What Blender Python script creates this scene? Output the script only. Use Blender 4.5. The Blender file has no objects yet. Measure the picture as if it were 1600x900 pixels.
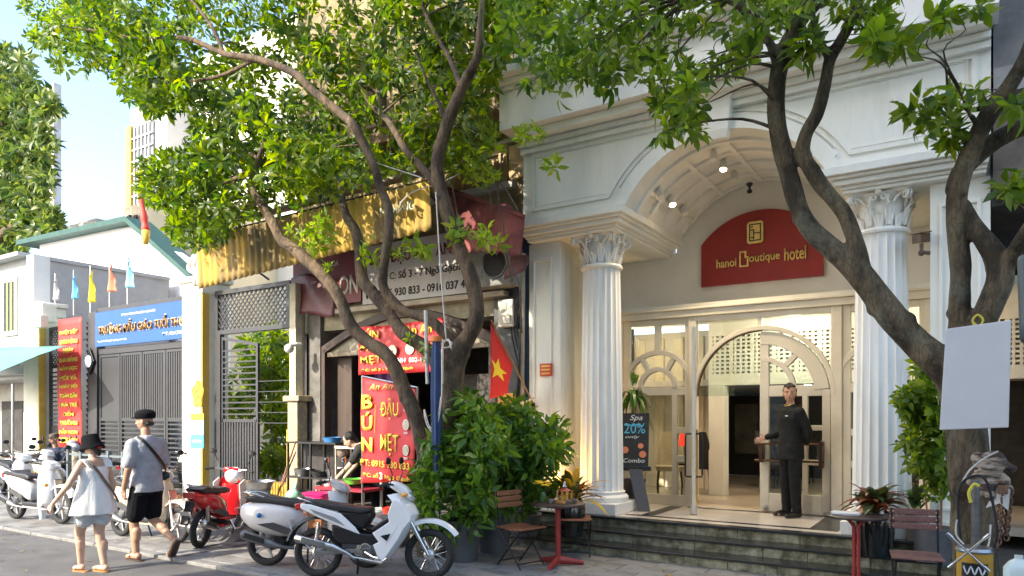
import bpy, bmesh, math, random
import numpy as np
from mathutils import Vector, Matrix, noise
random.seed(7); np.random.seed(7)
V = Vector; PI = math.pi; R_ = math.radians
sc = bpy.context.scene
col = sc.collection
# ------------------------------------------------------------------ camera
F, V0, YAW, HC = 1120.0, 650.0, R_(32.7), 1.74
S_, C_ = math.sin(YAW), math.cos(YAW)
cd = bpy.data.cameras.new('camera'); cam = bpy.data.objects.new('camera', cd); col.objects.link(cam)
cam.location = (0, 0, HC); cam.rotation_euler = (PI/2, 0, YAW)
cd.sensor_width = 36; cd.lens = 36*F/1600; cd.shift_y = (V0-450)/1600; cd.clip_end = 2000; cd.clip_start = .05
sc.camera = cam
# ------------------------------------------------------------------ light
SUN_EL, SUN_AZ = R_(33), R_(19)          # light travels toward +Y and a little +X
w = bpy.data.worlds.new('World'); sc.world = w; w.use_nodes = True
nt = w.node_tree; bg = nt.nodes['Background']
sky = nt.nodes.new('ShaderNodeTexSky'); sky.sky_type = 'NISHITA'; sky.sun_disc = False
sky.sun_elevation = SUN_EL; sky.sun_rotation = R_(180)+SUN_AZ; sky.air_density = 1.0; sky.dust_density = 1.8; sky.ozone_density = 1.3
nt.links.new(sky.outputs[0], bg.inputs[0]); bg.inputs[1].default_value = .15
sd = bpy.data.lights.new('sun', 'SUN'); so = bpy.data.objects.new('sun', sd); col.objects.link(so)
sd.energy = 2.5; sd.angle = R_(.6); sd.color = (1, .9, .74)
tv = V((math.sin(SUN_AZ)*math.cos(SUN_EL), math.cos(SUN_AZ)*math.cos(SUN_EL), -math.sin(SUN_EL)))
so.rotation_euler = tv.to_track_quat('-Z', 'Y').to_euler()
sc.view_settings.view_transform = 'Standard'; sc.view_settings.look = 'None'
sc.view_settings.exposure = 1.95; sc.view_settings.gamma = 1

# ------------------------------------------------------------------ picture -> place
def W(u, v, y):
    l = (u-800)/F; d = y/(C_+l*S_); return V((l*d*C_-d*S_, y, HC+(V0-v)*d/F))
def G(u, v, z=0):
    d = F*(HC-z)/(v-V0); l = (u-800)/F*d; return V((l*C_-d*S_, l*S_+d*C_, z))
def WX(u, v, x):      # on the plane X = x
    l = (u-800)/F; d = x/(l*C_-S_); return V((x, d*(C_+l*S_), HC+(V0-v)*d/F))
# ------------------------------------------------------------------ materials
MATS = {}
def M(name, c, rough=.6, var=.12, scale=6, bump=.1, metal=0, c2=None, coat=0, emit=None, detail=6, spec=.5, mix=None, stretch=None, bscale=None):
    if name in MATS: return MATS[name]
    m = bpy.data.materials.new(name); MATS[name] = m; m.use_nodes = True; n = m.node_tree; b = n.nodes['Principled BSDF']
    L = n.links.new
    b.inputs['Roughness'].default_value = rough; b.inputs['Metallic'].default_value = metal
    b.inputs['Coat Weight'].default_value = coat; b.inputs['Specular IOR Level'].default_value = spec
    tc = n.nodes.new('ShaderNodeTexCoord'); mp = n.nodes.new('ShaderNodeMapping'); L(tc.outputs['Object'], mp.inputs[0])
    if stretch: mp.inputs['Scale'].default_value = stretch
    no = n.nodes.new('ShaderNodeTexNoise'); no.inputs['Scale'].default_value = scale; no.inputs['Detail'].default_value = detail; no.inputs['Roughness'].default_value = .65
    L(mp.outputs[0], no.inputs[0])
    cr = n.nodes.new('ShaderNodeValToRGB'); e = cr.color_ramp.elements
    lo, hi = mix or (.36, .66)
    e[0].position = lo; e[1].position = hi
    c = tuple(c); d = tuple(c2) if c2 else tuple(min(1, x*(1+var)) for x in c)
    a = c if c2 else tuple(x*(1-var) for x in c)
    e[0].color = a+(1,); e[1].color = d+(1,)
    L(no.outputs['Fac'], cr.inputs[0]); L(cr.outputs[0], b.inputs['Base Color'])
    if bump:
        n2 = n.nodes.new('ShaderNodeTexNoise'); n2.inputs['Scale'].default_value = bscale or scale*5; n2.inputs['Detail'].default_value = 8
        L(mp.outputs[0], n2.inputs[0]); bp = n.nodes.new('ShaderNodeBump'); bp.inputs['Strength'].default_value = bump; bp.inputs['Distance'].default_value = .02
        L(n2.outputs['Fac'], bp.inputs['Height']); L(bp.outputs[0], b.inputs['Normal'])
    if emit:
        b.inputs['Emission Color'].default_value = tuple(emit[:3])+(1,); b.inputs['Emission Strength'].default_value = emit[3]
    return m
def weather(m, amt=.22, sc1=9, tint=(.42, .38, .28), zst=.12):
    n = m.node_tree; b = n.nodes['Principled BSDF']; L = n.links.new; src = b.inputs['Base Color'].links[0].from_socket
    tc = n.nodes.new('ShaderNodeTexCoord'); mp = n.nodes.new('ShaderNodeMapping'); mp.inputs['Scale'].default_value = (1, 1, zst); L(tc.outputs['Object'], mp.inputs[0])
    no = n.nodes.new('ShaderNodeTexNoise'); no.inputs['Scale'].default_value = sc1; no.inputs['Detail'].default_value = 7; no.inputs['Roughness'].default_value = .7; L(mp.outputs[0], no.inputs[0])
    n2 = n.nodes.new('ShaderNodeTexNoise'); n2.inputs['Scale'].default_value = 1.3; n2.inputs['Detail'].default_value = 4; L(tc.outputs['Object'], n2.inputs[0])
    mu = n.nodes.new('ShaderNodeMath'); mu.operation = 'MULTIPLY'; L(no.outputs['Fac'], mu.inputs[0]); L(n2.outputs['Fac'], mu.inputs[1])
    cr = n.nodes.new('ShaderNodeValToRGB'); cr.color_ramp.elements[0].position = .27; cr.color_ramp.elements[1].position = .46; cr.color_ramp.elements[0].color = (0, 0, 0, 1); cr.color_ramp.elements[1].color = (amt, amt, amt, 1); L(mu.outputs[0], cr.inputs[0])
    mx = n.nodes.new('ShaderNodeMix'); mx.data_type = 'RGBA'; L(cr.outputs[0], mx.inputs[0]); L(src, mx.inputs[6]); mx.inputs[7].default_value = tint+(1,); L(mx.outputs[2], b.inputs['Base Color'])
    return m
def leafmat(name, c, c2, tr=.35, rough=.42):
    if name in MATS: return MATS[name]
    m = bpy.data.materials.new(name); MATS[name] = m; m.use_nodes = True; n = m.node_tree; b = n.nodes['Principled BSDF']; L = n.links.new
    g = n.nodes.new('ShaderNodeNewGeometry'); cr = n.nodes.new('ShaderNodeValToRGB'); e = cr.color_ramp.elements
    e[0].color = tuple(c)+(1,); e[1].color = tuple(c2)+(1,); e[0].position = .1; e[1].position = .90; e3 = cr.color_ramp.elements.new(.985); e3.color = (min(1, c2[0]*1.4), c2[1]*1.08, c2[2]*.9, 1)
    L(g.outputs['Random Per Island'], cr.inputs[0]); L(cr.outputs[0], b.inputs['Base Color'])
    b.inputs['Roughness'].default_value = rough
    t = n.nodes.new('ShaderNodeBsdfTranslucent'); mx = n.nodes.new('ShaderNodeMixShader'); mx.inputs[0].default_value = tr
    hs = n.nodes.new('ShaderNodeHueSaturation'); hs.inputs['Saturation'].default_value = 1.1; hs.inputs['Value'].default_value = 2.0; hs.inputs['Hue'].default_value = .485
    L(cr.outputs[0], hs.inputs['Color']); L(hs.outputs[0], t.inputs[0]); L(b.outputs[0], mx.inputs[1]); L(t.outputs[0], mx.inputs[2])
    L(mx.outputs[0], n.nodes['Material Output'].inputs[0]); return m
def glassmat(name, tint=(.9, .95, .93)):
    m = bpy.data.materials.new(name); m.use_nodes = True; n = m.node_tree; n.nodes.remove(n.nodes['Principled BSDF']); L = n.links.new
    t = n.nodes.new('ShaderNodeBsdfTransparent'); t.inputs[0].default_value = tint+(1,); g = n.nodes.new('ShaderNodeBsdfGlossy'); g.inputs['Roughness'].default_value = .02
    f = n.nodes.new('ShaderNodeFresnel'); f.inputs[0].default_value = 1.6; mx = n.nodes.new('ShaderNodeMixShader')
    L(f.outputs[0], mx.inputs[0]); L(t.outputs[0], mx.inputs[1]); L(g.outputs[0], mx.inputs[2]); L(mx.outputs[0], n.nodes['Material Output'].inputs[0]); return m
GLASS = glassmat('glass')
white = M('white_plaster', (.77, .76, .67), .6, .04, 1.6, .06, c2=(.84, .83, .76), stretch=(1, 1, .4))
whitecool = M('white_column', (.80, .78, .72), .5, .03, 2.5, .06, c2=(.86, .85, .80), stretch=(1, 1, .4))
cream = M('cream_paint', (.67, .61, .49), .45, .06, 3, .03)
granite = M('black_granite', (.025, .028, .03), .22, .5, 60, .05)
moss = M('mossy_stone', (.09, .085, .05), .85, .3, 7, .9, c2=(.38, .36, .25), mix=(.38, .68), bscale=22)
asphalt = M('asphalt', (.085, .082, .08), .85, .25, 1.3, .5, c2=(.14, .135, .13), bscale=90)
slab = M('paving_stone', (.13, .125, .12), .75, .2, 2.2, .35, c2=(.30, .295, .28), bscale=40)
pavebase = M('paving_joint', (.12, .115, .11), .9, .2, 8, .4)
black = M('black_plastic', (.012, .012, .014), .38, .3, 20, .05)
rubber = M('tyre_rubber', (.02, .02, .021), .8, .3, 30, .2)
chrome = M('chrome', (.72, .7, .66), .18, .1, 9, .02, metal=1)
steel = M('steel', (.45, .45, .45), .35, .15, 9, .05, metal=1)
alu = M('alloy', (.6, .6, .6), .4, .15, 20, .1, metal=.9)
darkmetal = M('grey_gate_metal', (.036, .037, .042), .55, .1, 4, .05)
gold = M('brass', (.85, .6, .22), .35, .1, 10, .05, metal=1)
goldpaint = M('gold_lettering', (.85, .62, .22), .4, .15, 12, .05, metal=.5)
wood = M('brown_wood', (.23, .095, .04), .5, .25, 5, .2, stretch=(1, 8, 8))
redpaint = M('red_metal', (.33, .035, .03), .4, .15, 8, .05)
yellowed = M('yellow_ochre_paint', (.75, .48, .08), .7, .25, 6, .2)
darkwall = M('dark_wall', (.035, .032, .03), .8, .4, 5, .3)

weather(white, .30); weather(whitecool, .28); weather(asphalt, .5, 3, (.03, .03, .03), 1); weather(slab, .6, 4, (.05, .048, .042), 1)
# ------------------------------------------------------------------ mesh collector
def perp(d):
    d = d.normalized(); a = V((0, 0, 1)) if abs(d.z) < .9 else V((1, 0, 0))
    x = d.cross(a).normalized(); return x, x.cross(d).normalized()
def sect(poly2, y0, y1): pass
class MB:
    def __init__(s): s.v = []; s.f = []; s.m = []; s.cur = 0
    def add(s, vs, fs):
        o = len(s.v); s.v += [V(p) for p in vs]; s.f += [[i+o for i in f] for f in fs]; s.m += [s.cur]*len(fs); return s
    def box(s, x0, x1, y0, y1, z0, z1):
        p = [(x, y, z) for z in (z0, z1) for y in (y0, y1) for x in (x0, x1)]
        return s.add(p, [(0, 2, 3, 1), (4, 5, 7, 6), (0, 1, 5, 4), (2, 6, 7, 3), (0, 4, 6, 2), (1, 3, 7, 5)])
    def obox(s, c, ax, ay, az):       # oriented box: centre and three half-axis vectors
        c, ax, ay, az = V(c), V(ax), V(ay), V(az)
        p = [c+ax*i+ay*j+az*k for k in (-1, 1) for j in (-1, 1) for i in (-1, 1)]
        return s.add(p, [(0, 2, 3, 1), (4, 5, 7, 6), (0, 1, 5, 4), (2, 6, 7, 3), (0, 4, 6, 2), (1, 3, 7, 5)])
    def bar(s, a, b, w_, h):
        a, b = V(a), V(b); x, y = perp(b-a); return s.obox((a+b)/2, (b-a)/2, x*w_/2, y*h/2)
    def loft(s, rings, caps=True, closed=True):
        n = len(rings[0]); vs = [p for r in rings for p in r]; fs = []
        for i in range(len(rings)-1):
            for j in range(n if closed else n-1):
                k = (j+1) % n; fs.append((i*n+j, i*n+k, (i+1)*n+k, (i+1)*n+j))
        if caps: fs += [list(range(n))[::-1], [(len(rings)-1)*n+j for j in range(n)]]
        return s.add(vs, fs)
    def tube(s, pts, r, n=8, caps=True):
        pts = [V(p) for p in pts]; rs = r if isinstance(r, (list, tuple)) else [r]*len(pts); rings = []; x = None
        for i, p in enumerate(pts):
            d = (pts[min(i+1, len(pts)-1)]-pts[max(i-1, 0)])
            if d.length < 1e-9: d = V((0, 0, 1))
            d.normalize()
            if x is None: x, y = perp(d)
            else:
                x = (x-d*x.dot(d)); x = x.normalized() if x.length > 1e-6 else perp(d)[0]; y = x.cross(d)
            rings.append([p+(x*math.cos(2*PI*j/n)+y*math.sin(2*PI*j/n))*rs[i] for j in range(n)])
        return s.loft(rings, caps)
    def lathe(s, c, prof, n=24, axis=2, caps=True):
        c = V(c); rings = []
        for r, h in prof:
            ring = []
            for j in range(n):
                a = 2*PI*j/n; p = [r*math.cos(a), r*math.sin(a), h]
                if axis == 1: p = [p[0], p[2], p[1]]
                if axis == 0: p = [p[2], p[0], p[1]]
                ring.append(c+V(p))
            rings.append(ring)
        return s.loft(rings, caps)
    def prism(s, poly, y0, y1):     # polygon in XZ pushed along Y
        n = len(poly); vs = [(p[0], y0, p[1]) for p in poly]+[(p[0], y1, p[1]) for p in poly]
        fs = [list(range(n)), list(range(2*n-1, n-1, -1))]+[(i, i+n, (i+1) % n+n, (i+1) % n) for i in range(n)]
        return s.add(vs, fs)
    def sweep(s, pts, wd, y0, y1, closed=False):   # flat strip of width wd along a path in XZ
        n = len(pts); L_, R2 = [], []
        P = [V((p[0], p[1])) for p in pts]
        for i in range(n):
            a = P[i-1] if (i > 0 or closed) else None; b = P[(i+1) % n] if (i < n-1 or closed) else None
            d1 = (P[i]-a).normalized() if a is not None else (b-P[i]).normalized()
            d2 = (b-P[i]).normalized() if b is not None else d1
            n1 = V((-d1.y, d1.x)); n2 = V((-d2.y, d2.x)); m = (n1+n2)
            m = m.normalized() if m.length > 1e-4 else n1
            k = wd/2/max(.35, m.dot(n1)); L_.append(P[i]+m*k); R2.append(P[i]-m*k)
        m = n if closed else n-1
        vs = []
        for i in range(n): vs += [(L_[i].x, y0, L_[i].y), (R2[i].x, y0, R2[i].y), (R2[i].x, y1, R2[i].y), (L_[i].x, y1, L_[i].y)]
        fs = []
        for i in range(m):
            a, b = i*4, ((i+1) % n)*4
            for k in range(4): fs.append((a+k, a+(k+1) % 4, b+(k+1) % 4, b+k))
        if not closed: fs += [(0, 1, 2, 3), ((n-1)*4+3, (n-1)*4+2, (n-1)*4+1, (n-1)*4)]
        return s.add(vs, fs)
    def sph(s, c, r, n=12, m=8):
        r = r if isinstance(r, (tuple, list)) else (r, r, r); c = V(c); rings = []
        for i in range(m+1):
            t = PI*(i+.02)/(m+.04); rings.append([c+V((r[0]*math.sin(t)*math.cos(2*PI*j/n), r[1]*math.sin(t)*math.sin(2*PI*j/n), -r[2]*math.cos(t))) for j in range(n)])
        return s.loft(rings)
    def cap(s, a, ra, b, rb, n=12):
        a, b = V(a), V(b); d = (b-a); l = d.length
        if l < 1e-6: return s.sph(a, ra)
        d /= l; pts = []; rs = []
        for t in (80, 50, 22): pts.append(a-d*ra*math.sin(R_(t))); rs.append(ra*math.cos(R_(t)))
        pts += [a, b]; rs += [ra, rb]
        for t in (22, 50, 80): pts.append(b+d*rb*math.sin(R_(t))); rs.append(rb*math.cos(R_(t)))
        return s.tube(pts, rs, n)
    def chain(s, *pr):
        for (a, ra), (b, rb) in zip(pr[:-1], pr[1:]): s.cap(a, ra, b, rb)
        return s
    def sheet(s, f, nu, nv, th=0):
        vs = [f(i/nu, j/nv) for j in range(nv+1) for i in range(nu+1)]
        fs = [(j*(nu+1)+i, j*(nu+1)+i+1, (j+1)*(nu+1)+i+1, (j+1)*(nu+1)+i) for j in range(nv) for i in range(nu)]
        return s.add(vs, fs)
    def xf(s, m):
        s.v = [m @ p for p in s.v]; return s
    def build(s, name, mat, parent=None, world=False, smooth=False, bevel=0, solid=0, remesh=0, sub=0, seg=2, disp=0):
        me = bpy.data.meshes.new(name); vs = s.v
        if world and parent is not None:
            mi = XF[parent.name].inverted(); vs = [mi @ p for p in vs]
        me.from_pydata([tuple(p) for p in vs], [], s.f); me.validate(clean_customdata=False)
        mats = mat if isinstance(mat, (list, tuple)) else [mat]
        for m_ in mats: me.materials.append(m_)
        if len(mats) > 1 and len(me.polygons) == len(s.m): me.polygons.foreach_set('material_index', s.m)
        bm = bmesh.new(); bm.from_mesh(me); bmesh.ops.recalc_face_normals(bm, faces=bm.faces); bm.to_mesh(me); bm.free()
        o = bpy.data.objects.new(name, me); col.objects.link(o); o.parent = parent
        if smooth: me.polygons.foreach_set('use_smooth', [True]*len(me.polygons))
        if smooth == 'auto': me.set_sharp_from_angle(angle=R_(38))
        if solid: q = o.modifiers.new('solid', 'SOLIDIFY'); q.thickness = solid; q.offset = 0
        if bevel: q = o.modifiers.new('bevel', 'BEVEL'); q.width = bevel; q.segments = seg; q.limit_method = 'ANGLE'; q.angle_limit = R_(35)
        if sub: q = o.modifiers.new('sub', 'SUBSURF'); q.levels = sub; q.render_levels = sub
        if remesh:
            q = o.modifiers.new('remesh', 'REMESH'); q.mode = 'VOXEL'; q.voxel_size = remesh; q.use_smooth_shade = True
            q = o.modifiers.new('smooth', 'SMOOTH'); q.factor = .6; q.iterations = 3
        if disp:
            tx = bpy.data.textures.get('folds') or bpy.data.textures.new('folds', 'CLOUDS'); tx.noise_scale = .12
            q = o.modifiers.new('disp', 'DISPLACE'); q.texture = tx; q.strength = disp; q.mid_level = .5
        return o
XF = {}
def thing(name, label, cat, loc=(0, 0, 0), rz=0, group=None, kind=None):
    o = bpy.data.objects.new(name, None); col.objects.link(o); o.location = loc; o.rotation_euler = (0, 0, rz); o.empty_display_size = .1
    XF[o.name] = Matrix.Translation(V(loc)) @ Matrix.Rotation(rz, 4, 'Z')
    if kind: o['kind'] = kind
    else: o['label'] = label; o['category'] = cat
    if group: o['group'] = group
    return o
def tag(o, label, cat, group=None):
    o['label'] = label; o['category'] = cat
    if group: o['group'] = group
    # origin to the base of the thing
    me = o.data; co = np.empty(len(me.vertices)*3); me.vertices.foreach_get('co', co); co = co.reshape(-1, 3)
    c = V(((co[:, 0].min()+co[:, 0].max())/2, (co[:, 1].min()+co[:, 1].max())/2, co[:, 2].min()))
    me.transform(Matrix.Translation(-c)); o.location = o.location+c
    return o
def structure(o): o['kind'] = 'structure'; return o
def kids(o): return [c for c in bpy.data.objects if c.parent == o]
def copy_tree(o, parent=None):
    c = o.copy(); col.objects.link(c); c.parent = parent
    for ch in kids(o): copy_tree(ch, c)
    return c
def share(me_obj, name, parent, mtx):
    c = bpy.data.objects.new(name, me_obj.data); col.objects.link(c); c.parent = parent; c.matrix_local = mtx; return c
FACE = Matrix.Rotation(PI/2, 4, 'X')      # text facing -Y
def txt(s, mat, parent, loc, width=None, height=None, rot=None, name='lettering', ext=.004, bold=0, world=True, align='LEFT', spacing=1.0, shear=0):
    cu = bpy.data.curves.new('t', 'FONT'); cu.body = s; cu.size = 1; cu.extrude = 0; cu.offset = bold; cu.space_character = spacing; cu.shear = shear; cu.resolution_u = 3
    o = bpy.data.objects.new('t', cu); col.objects.link(o)
    dg = bpy.context.evaluated_depsgraph_get(); me = bpy.data.meshes.new_from_object(o.evaluated_get(dg)); bpy.data.objects.remove(o)
    co = np.empty(len(me.vertices)*3); me.vertices.foreach_get('co', co); co = co.reshape(-1, 3)
    if len(co) == 0: return None
    x0, x1, y0, y1 = co[:, 0].min(), co[:, 0].max(), co[:, 1].min(), co[:, 1].max()
    sx = width/(x1-x0) if width else None; sy = height/(y1-y0) if height else None
    sx = sx or sy; sy = sy or sx
    co[:, 0] = (co[:, 0]-x0)*sx; co[:, 1] = (co[:, 1]-y0)*sy
    if align == 'CENTER': co[:, 0] -= (x1-x0)*sx/2
    me.vertices.foreach_set('co', co.reshape(-1))
    bm = bmesh.new(); bm.from_mesh(me); r = bmesh.ops.extrude_face_region(bm, geom=bm.faces[:])
    bmesh.ops.translate(bm, vec=(0, 0, ext), verts=[g for g in r['geom'] if isinstance(g, bmesh.types.BMVert)])
    bmesh.ops.recalc_face_normals(bm, faces=bm.faces); bm.to_mesh(me); bm.free()
    m = Matrix.Translation(V(loc)) @ ((rot @ FACE) if rot else FACE)
    if world and parent is not None: m = XF[parent.name].inverted() @ m
    me.transform(m); me.materials.clear(); me.materials.append(mat); me.name = name
    ob = bpy.data.objects.new(name, me); col.objects.link(ob); ob.parent = parent; return ob
def arc(cx, cz, r, a0, a1, n=16): return [(cx+r*math.cos(R_(a0+(a1-a0)*i/n)), cz+r*math.sin(R_(a0+(a1-a0)*i/n))) for i in range(n+1)]
def ring(c, ax, ay, n=20, p=2.4):
    c, ax, ay = V(c), V(ax), V(ay); o = []
    for j in range(n):
        a = 2*PI*j/n; ca, sa = math.cos(a), math.sin(a)
        o.append(c+ax*math.copysign(abs(ca)**(2/p), ca)+ay*math.copysign(abs(sa)**(2/p), sa))
    return o
def spline(pts, n=6):
    P = [V(p) for p in pts]; out = []
    for i in range(len(P)-1):
        a, b, c, d = P[max(i-1, 0)], P[i], P[i+1], P[min(i+2, len(P)-1)]
        for k in range(n):
            t = k/n; out.append(.5*((2*b)+(c-a)*t+(2*a-5*b+4*c-d)*t*t+(3*b-a-3*c+d)*t**3))
    out.append(P[-1]); return out
def lamp(name, loc, power, color, kind='POINT', size=.04, to=None, angle=90, blend=.6):
    l = bpy.data.lights.new(name, kind); o = bpy.data.objects.new(name, l); col.objects.link(o); l.energy = power; l.color = color
    if kind != 'AREA': l.shadow_soft_size = size
    else: l.size = size
    o.location = loc
    if kind == 'SPOT': l.spot_size = R_(angle); l.spot_blend = blend
    if to is not None: o.rotation_euler = (V(to)-V(loc)).to_track_quat('-Z', 'Y').to_euler()
    return o
# ================================================================== GROUND
KY = 5.15
b = MB(); b.box(-260, 200, -200, KY-.02, -.3, -.035); structure(b.build('road', asphalt))
b = MB(); b.box(-260, 200, KY+.13, 60, -.3, -.012); pave = structure(b.build('pavement', pavebase))
XF['pavement'] = Matrix.Identity(4)
b = MB(); b.box(-260, 200, -200, -3.4, -.3, .1); structure(b.build('far_pavement', pavebase))
kerb = thing('kerb', '', '', (0, KY+.05, 0), kind='structure')
for i in range(30):
    b = MB(); x = 1.2-i*.9; b.box(x-.445, x+.445, KY-.02, KY+.13, -.12, .004+random.random()*.006); b.build('kerb_stone', M('kerb_grey', (.20, .195, .185), .8, .2, 6, .4), kerb, world=True, bevel=.012)
# paving slabs that can be told apart in front of the hotel, then coarser ones to the left
base = None
for r in range(8):
    y0 = KY+.135+r*.36; k = 0; x = -7.9-(r % 2)*.3
    while x < 1.6:
        q = MB(); q.box(-.296, .296, -.176, .176, -.02, 0)
        if base is None:
            base = q.build('slab', slab, pave, bevel=.006); base.location = (x, y0+.18, .004)
        else:
            o = bpy.data.objects.new('slab', base.data); col.objects.link(o); o.parent = pave; o.location = (x, y0+.18, .003+random.random()*.004)
            mo = o.modifiers.new('bevel', 'BEVEL'); mo.width = .006; mo.segments = 1
            o.rotation_euler = (random.gauss(0, .002), random.gauss(0, .002), random.gauss(0, .004))
        x += .6
b = MB()
for r in range(8):
    y0 = KY+.135+r*.36; x = -8.6-(r % 2)*.3
    while x > -26:
        b.box(x-.296, x+.296, y0+.004, y0+.356, -.02, .002+random.random()*.006); x -= .6
o = b.build('distant_slabs', slab, pave); o['kind'] = 'stuff'

# ================================================================== HOTEL
hotel = thing('hotel_building', 'white neoclassical hotel with arched porch and fluted columns', 'building', (-2.6, 8.75, 0))
def hb(b, name, mat, **k): return b.build(name, mat, hotel, world=True, **k)
XC, ZC, RV = -2.61, 3.82, 1.40
FL = .41
HA = math.sqrt(RV**2-(4.49-ZC)**2)     # half opening at springing
a0 = math.degrees(math.asin((4.49-ZC)/RV))
arcp = arc(XC, ZC, RV, a0, 180-a0, 28)   # right to left
XL, XR = -5.42, .16
# front wall above the entablatures, cut by the arch
b = MB(); b.prism([(XR, 4.47), (XR, 5.8), (XL, 5.8), (XL, 4.47)]+[(p[0], p[1]-.0) for p in arcp[::-1]], 8.75, 9.0)
hb(b, 'front_wall', white)
b = MB(); b.box(XL, -3.84, 9.0, 11.1, 4.49, 5.9); b.box(-1.38, XR, 9.0, 11.1, 4.49, 5.9); b.box(-3.84, -1.38, 9.05, 11.1, 5.28, 5.9); hb(b, 'porch_roof', white)
# vault with coffer ribs
b = MB(); n = len(arcp); vs = []
for y in (9.0, 10.86):
    for p in arcp: vs.append((p[0], y, p[1]))
for y in (9.0, 10.86):
    for p in arcp: vs.append((XC+(p[0]-XC)*1.04, y, ZC+(p[1]-ZC)*1.04+.02))
fs = [(i, i+1, n+i+1, n+i) for i in range(n-1)]+[(2*n+i, 3*n+i, 3*n+i+1, 2*n+i+1) for i in range(n-1)]
b.add(vs, fs); hb(b, 'vault', whitecool, smooth=True)
for y in (9.05, 9.48, 9.95, 10.42, 10.8):
    b = MB(); b.sweep(arc(XC, ZC, RV-.018, a0+(4 if y != 9.05 else 0), 180-a0-(4 if y != 9.05 else 0), 28), .045, y-.03, y+.03); hb(b, 'vault_rib', whitecool)
for t in (42, 66, 90, 114, 138):
    b = MB(); c, s = math.cos(R_(t)), math.sin(R_(t)); p = V((XC+c*(RV-.018), 9.94, ZC+s*(RV-.018)))
    b.obox(p, (0, .88, 0), (c*.022, 0, s*.022), (-s*.03, 0, c*.03)); hb(b, 'vault_rib', whitecool)
# archivolt mouldings on the face
b = MB()
b.sweep(arc(XC, ZC, RV+.075, a0-2, 182-a0, 30), .15, 8.70, 8.752); hb(b, 'archivolt', white)
b = MB(); b.sweep(arc(XC, ZC, RV+.165, a0+4, 176-a0, 30), .035, 8.715, 8.752); hb(b, 'archivolt', white)
b = MB(); b.sweep(arc(XC, ZC, RV+.215, a0+7, 173-a0, 30), .014, 8.725, 8.752); hb(b, 'archivolt', white)
# raised frames of the frieze panels
def arcx(r, x): return ZC+math.sqrt(max(0, r*r-(x-XC)**2))
for sgn in (-1, 1):
    rr = RV+.30
    if sgn < 0: x0, x1 = -5.26, -2.86
    else: x0, x1 = .02, -2.36
    zl, zt = 4.67, 5.43
    xa = XC+sgn*math.sqrt(rr**2-(zl-ZC)**2)
    pts = [(x0, zt), (x0, zl), (xa, zl)]
    aa = math.atan2(zl-ZC, xa-XC); ab = math.atan2(arcx(rr, x1)-ZC, x1-XC)
    if sgn < 0 and aa < 0: aa += 2*PI
    # arc up to where it meets the top moulding or the keystone
    pp = []
    for i in range(1, 15):
        t = aa+(ab-aa)*i/14; pz = ZC+rr*math.sin(t); px = XC+rr*math.cos(t)
        if pz > zt: break
        pp.append((px, pz))
    if pp[-1][1] < zt-.03: pp += [(x1, zt)]
    else: pp += [(pp[-1][0], zt)]
    b = MB(); b.sweep(pts+pp, .05, 8.722, 8.752, closed=True); hb(b, 'panel_moulding', white)
    q = [(x0+.0, zt), (x0, zl), (xa, zl)]+pp
    b = MB(); cx = sum(p[0] for p in q)/len(q); cz = sum(p[1] for p in q)/len(q)
    b.sweep([(cx+(p[0]-cx)*.955, cz+(p[1]-cz)*.90) for p in q], .012, 8.735, 8.752, closed=True); hb(b, 'panel_moulding', white)
# keystone
b = MB(); b.loft([[V((-2.61-wd, yf, z)), V((-2.61+wd, yf, z)), V((-2.61+wd, 8.76, z)), V((-2.61-wd, 8.76, z))] for z, wd, yf in ((5.10, .12, 8.66), (5.2, .15, 8.62), (5.56, .19, 8.58), (5.58, .21, 8.54), (5.66, .21, 8.54))]); hb(b, 'keystone', white, bevel=.01)
# great cornice, stepped
def course(name, y, z0, z1, x0=XL-.0, x1=XR, back=9.0, mat=white, bev=.006): 
    q = MB(); q.box(x0, x1, y, back, z0, z1); return hb(q, name, mat, bevel=bev)
course('cornice', 8.66, 5.455, 5.53); course('cornice', 8.60, 5.533, 5.60); course('cornice', 8.44, 5.603, 5.70)
course('cornice', 8.30, 5.703, 6.22, XL-.12, XR+.06, mat=whitecool); course('cornice', 8.24, 6.223, 6.27, XL-.14, XR+.06, mat=whitecool)
course('cornice', 8.16, 6.273, 6.33, XL-.2, XR+.1, mat=whitecool); course('cornice', 8.02, 6.333, 6.44, XL-.3, XR+.1, mat=whitecool)
course('parapet', 8.5, 6.443, 6.95, mat=whitecool); course('parapet', 8.40, 6.953, 7.03, mat=whitecool); course('parapet', 8.30, 7.033, 7.2, mat=whitecool)
b = MB(); b.box(XL+.05, XR-.05, 9.002, 16, 5.9, 14); hb(b, 'upper_storeys', whitecool)
for i in range(3):
    for x in (-4.3, -2.6, -.9):
        z = 7.9+i*2.1
        b = MB(); b.sweep([(x-.5, z), (x+.5, z), (x+.5, z+1.4), (x-.5, z+1.4)], .1, 8.93, 9.01, closed=True); wf = hb(b, 'window', white)
        XF['w'] = XF[hotel.name]
        b = MB(); b.box(x-.45, x+.45, 8.97, 9.0, z+.05, z+1.35)
        o = b.build('pane', M('dark_pane', (.03, .04, .05), .1, .2, 3, 0), None); o.data.transform(XF[hotel.name].inverted()); o.parent = wf
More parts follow.
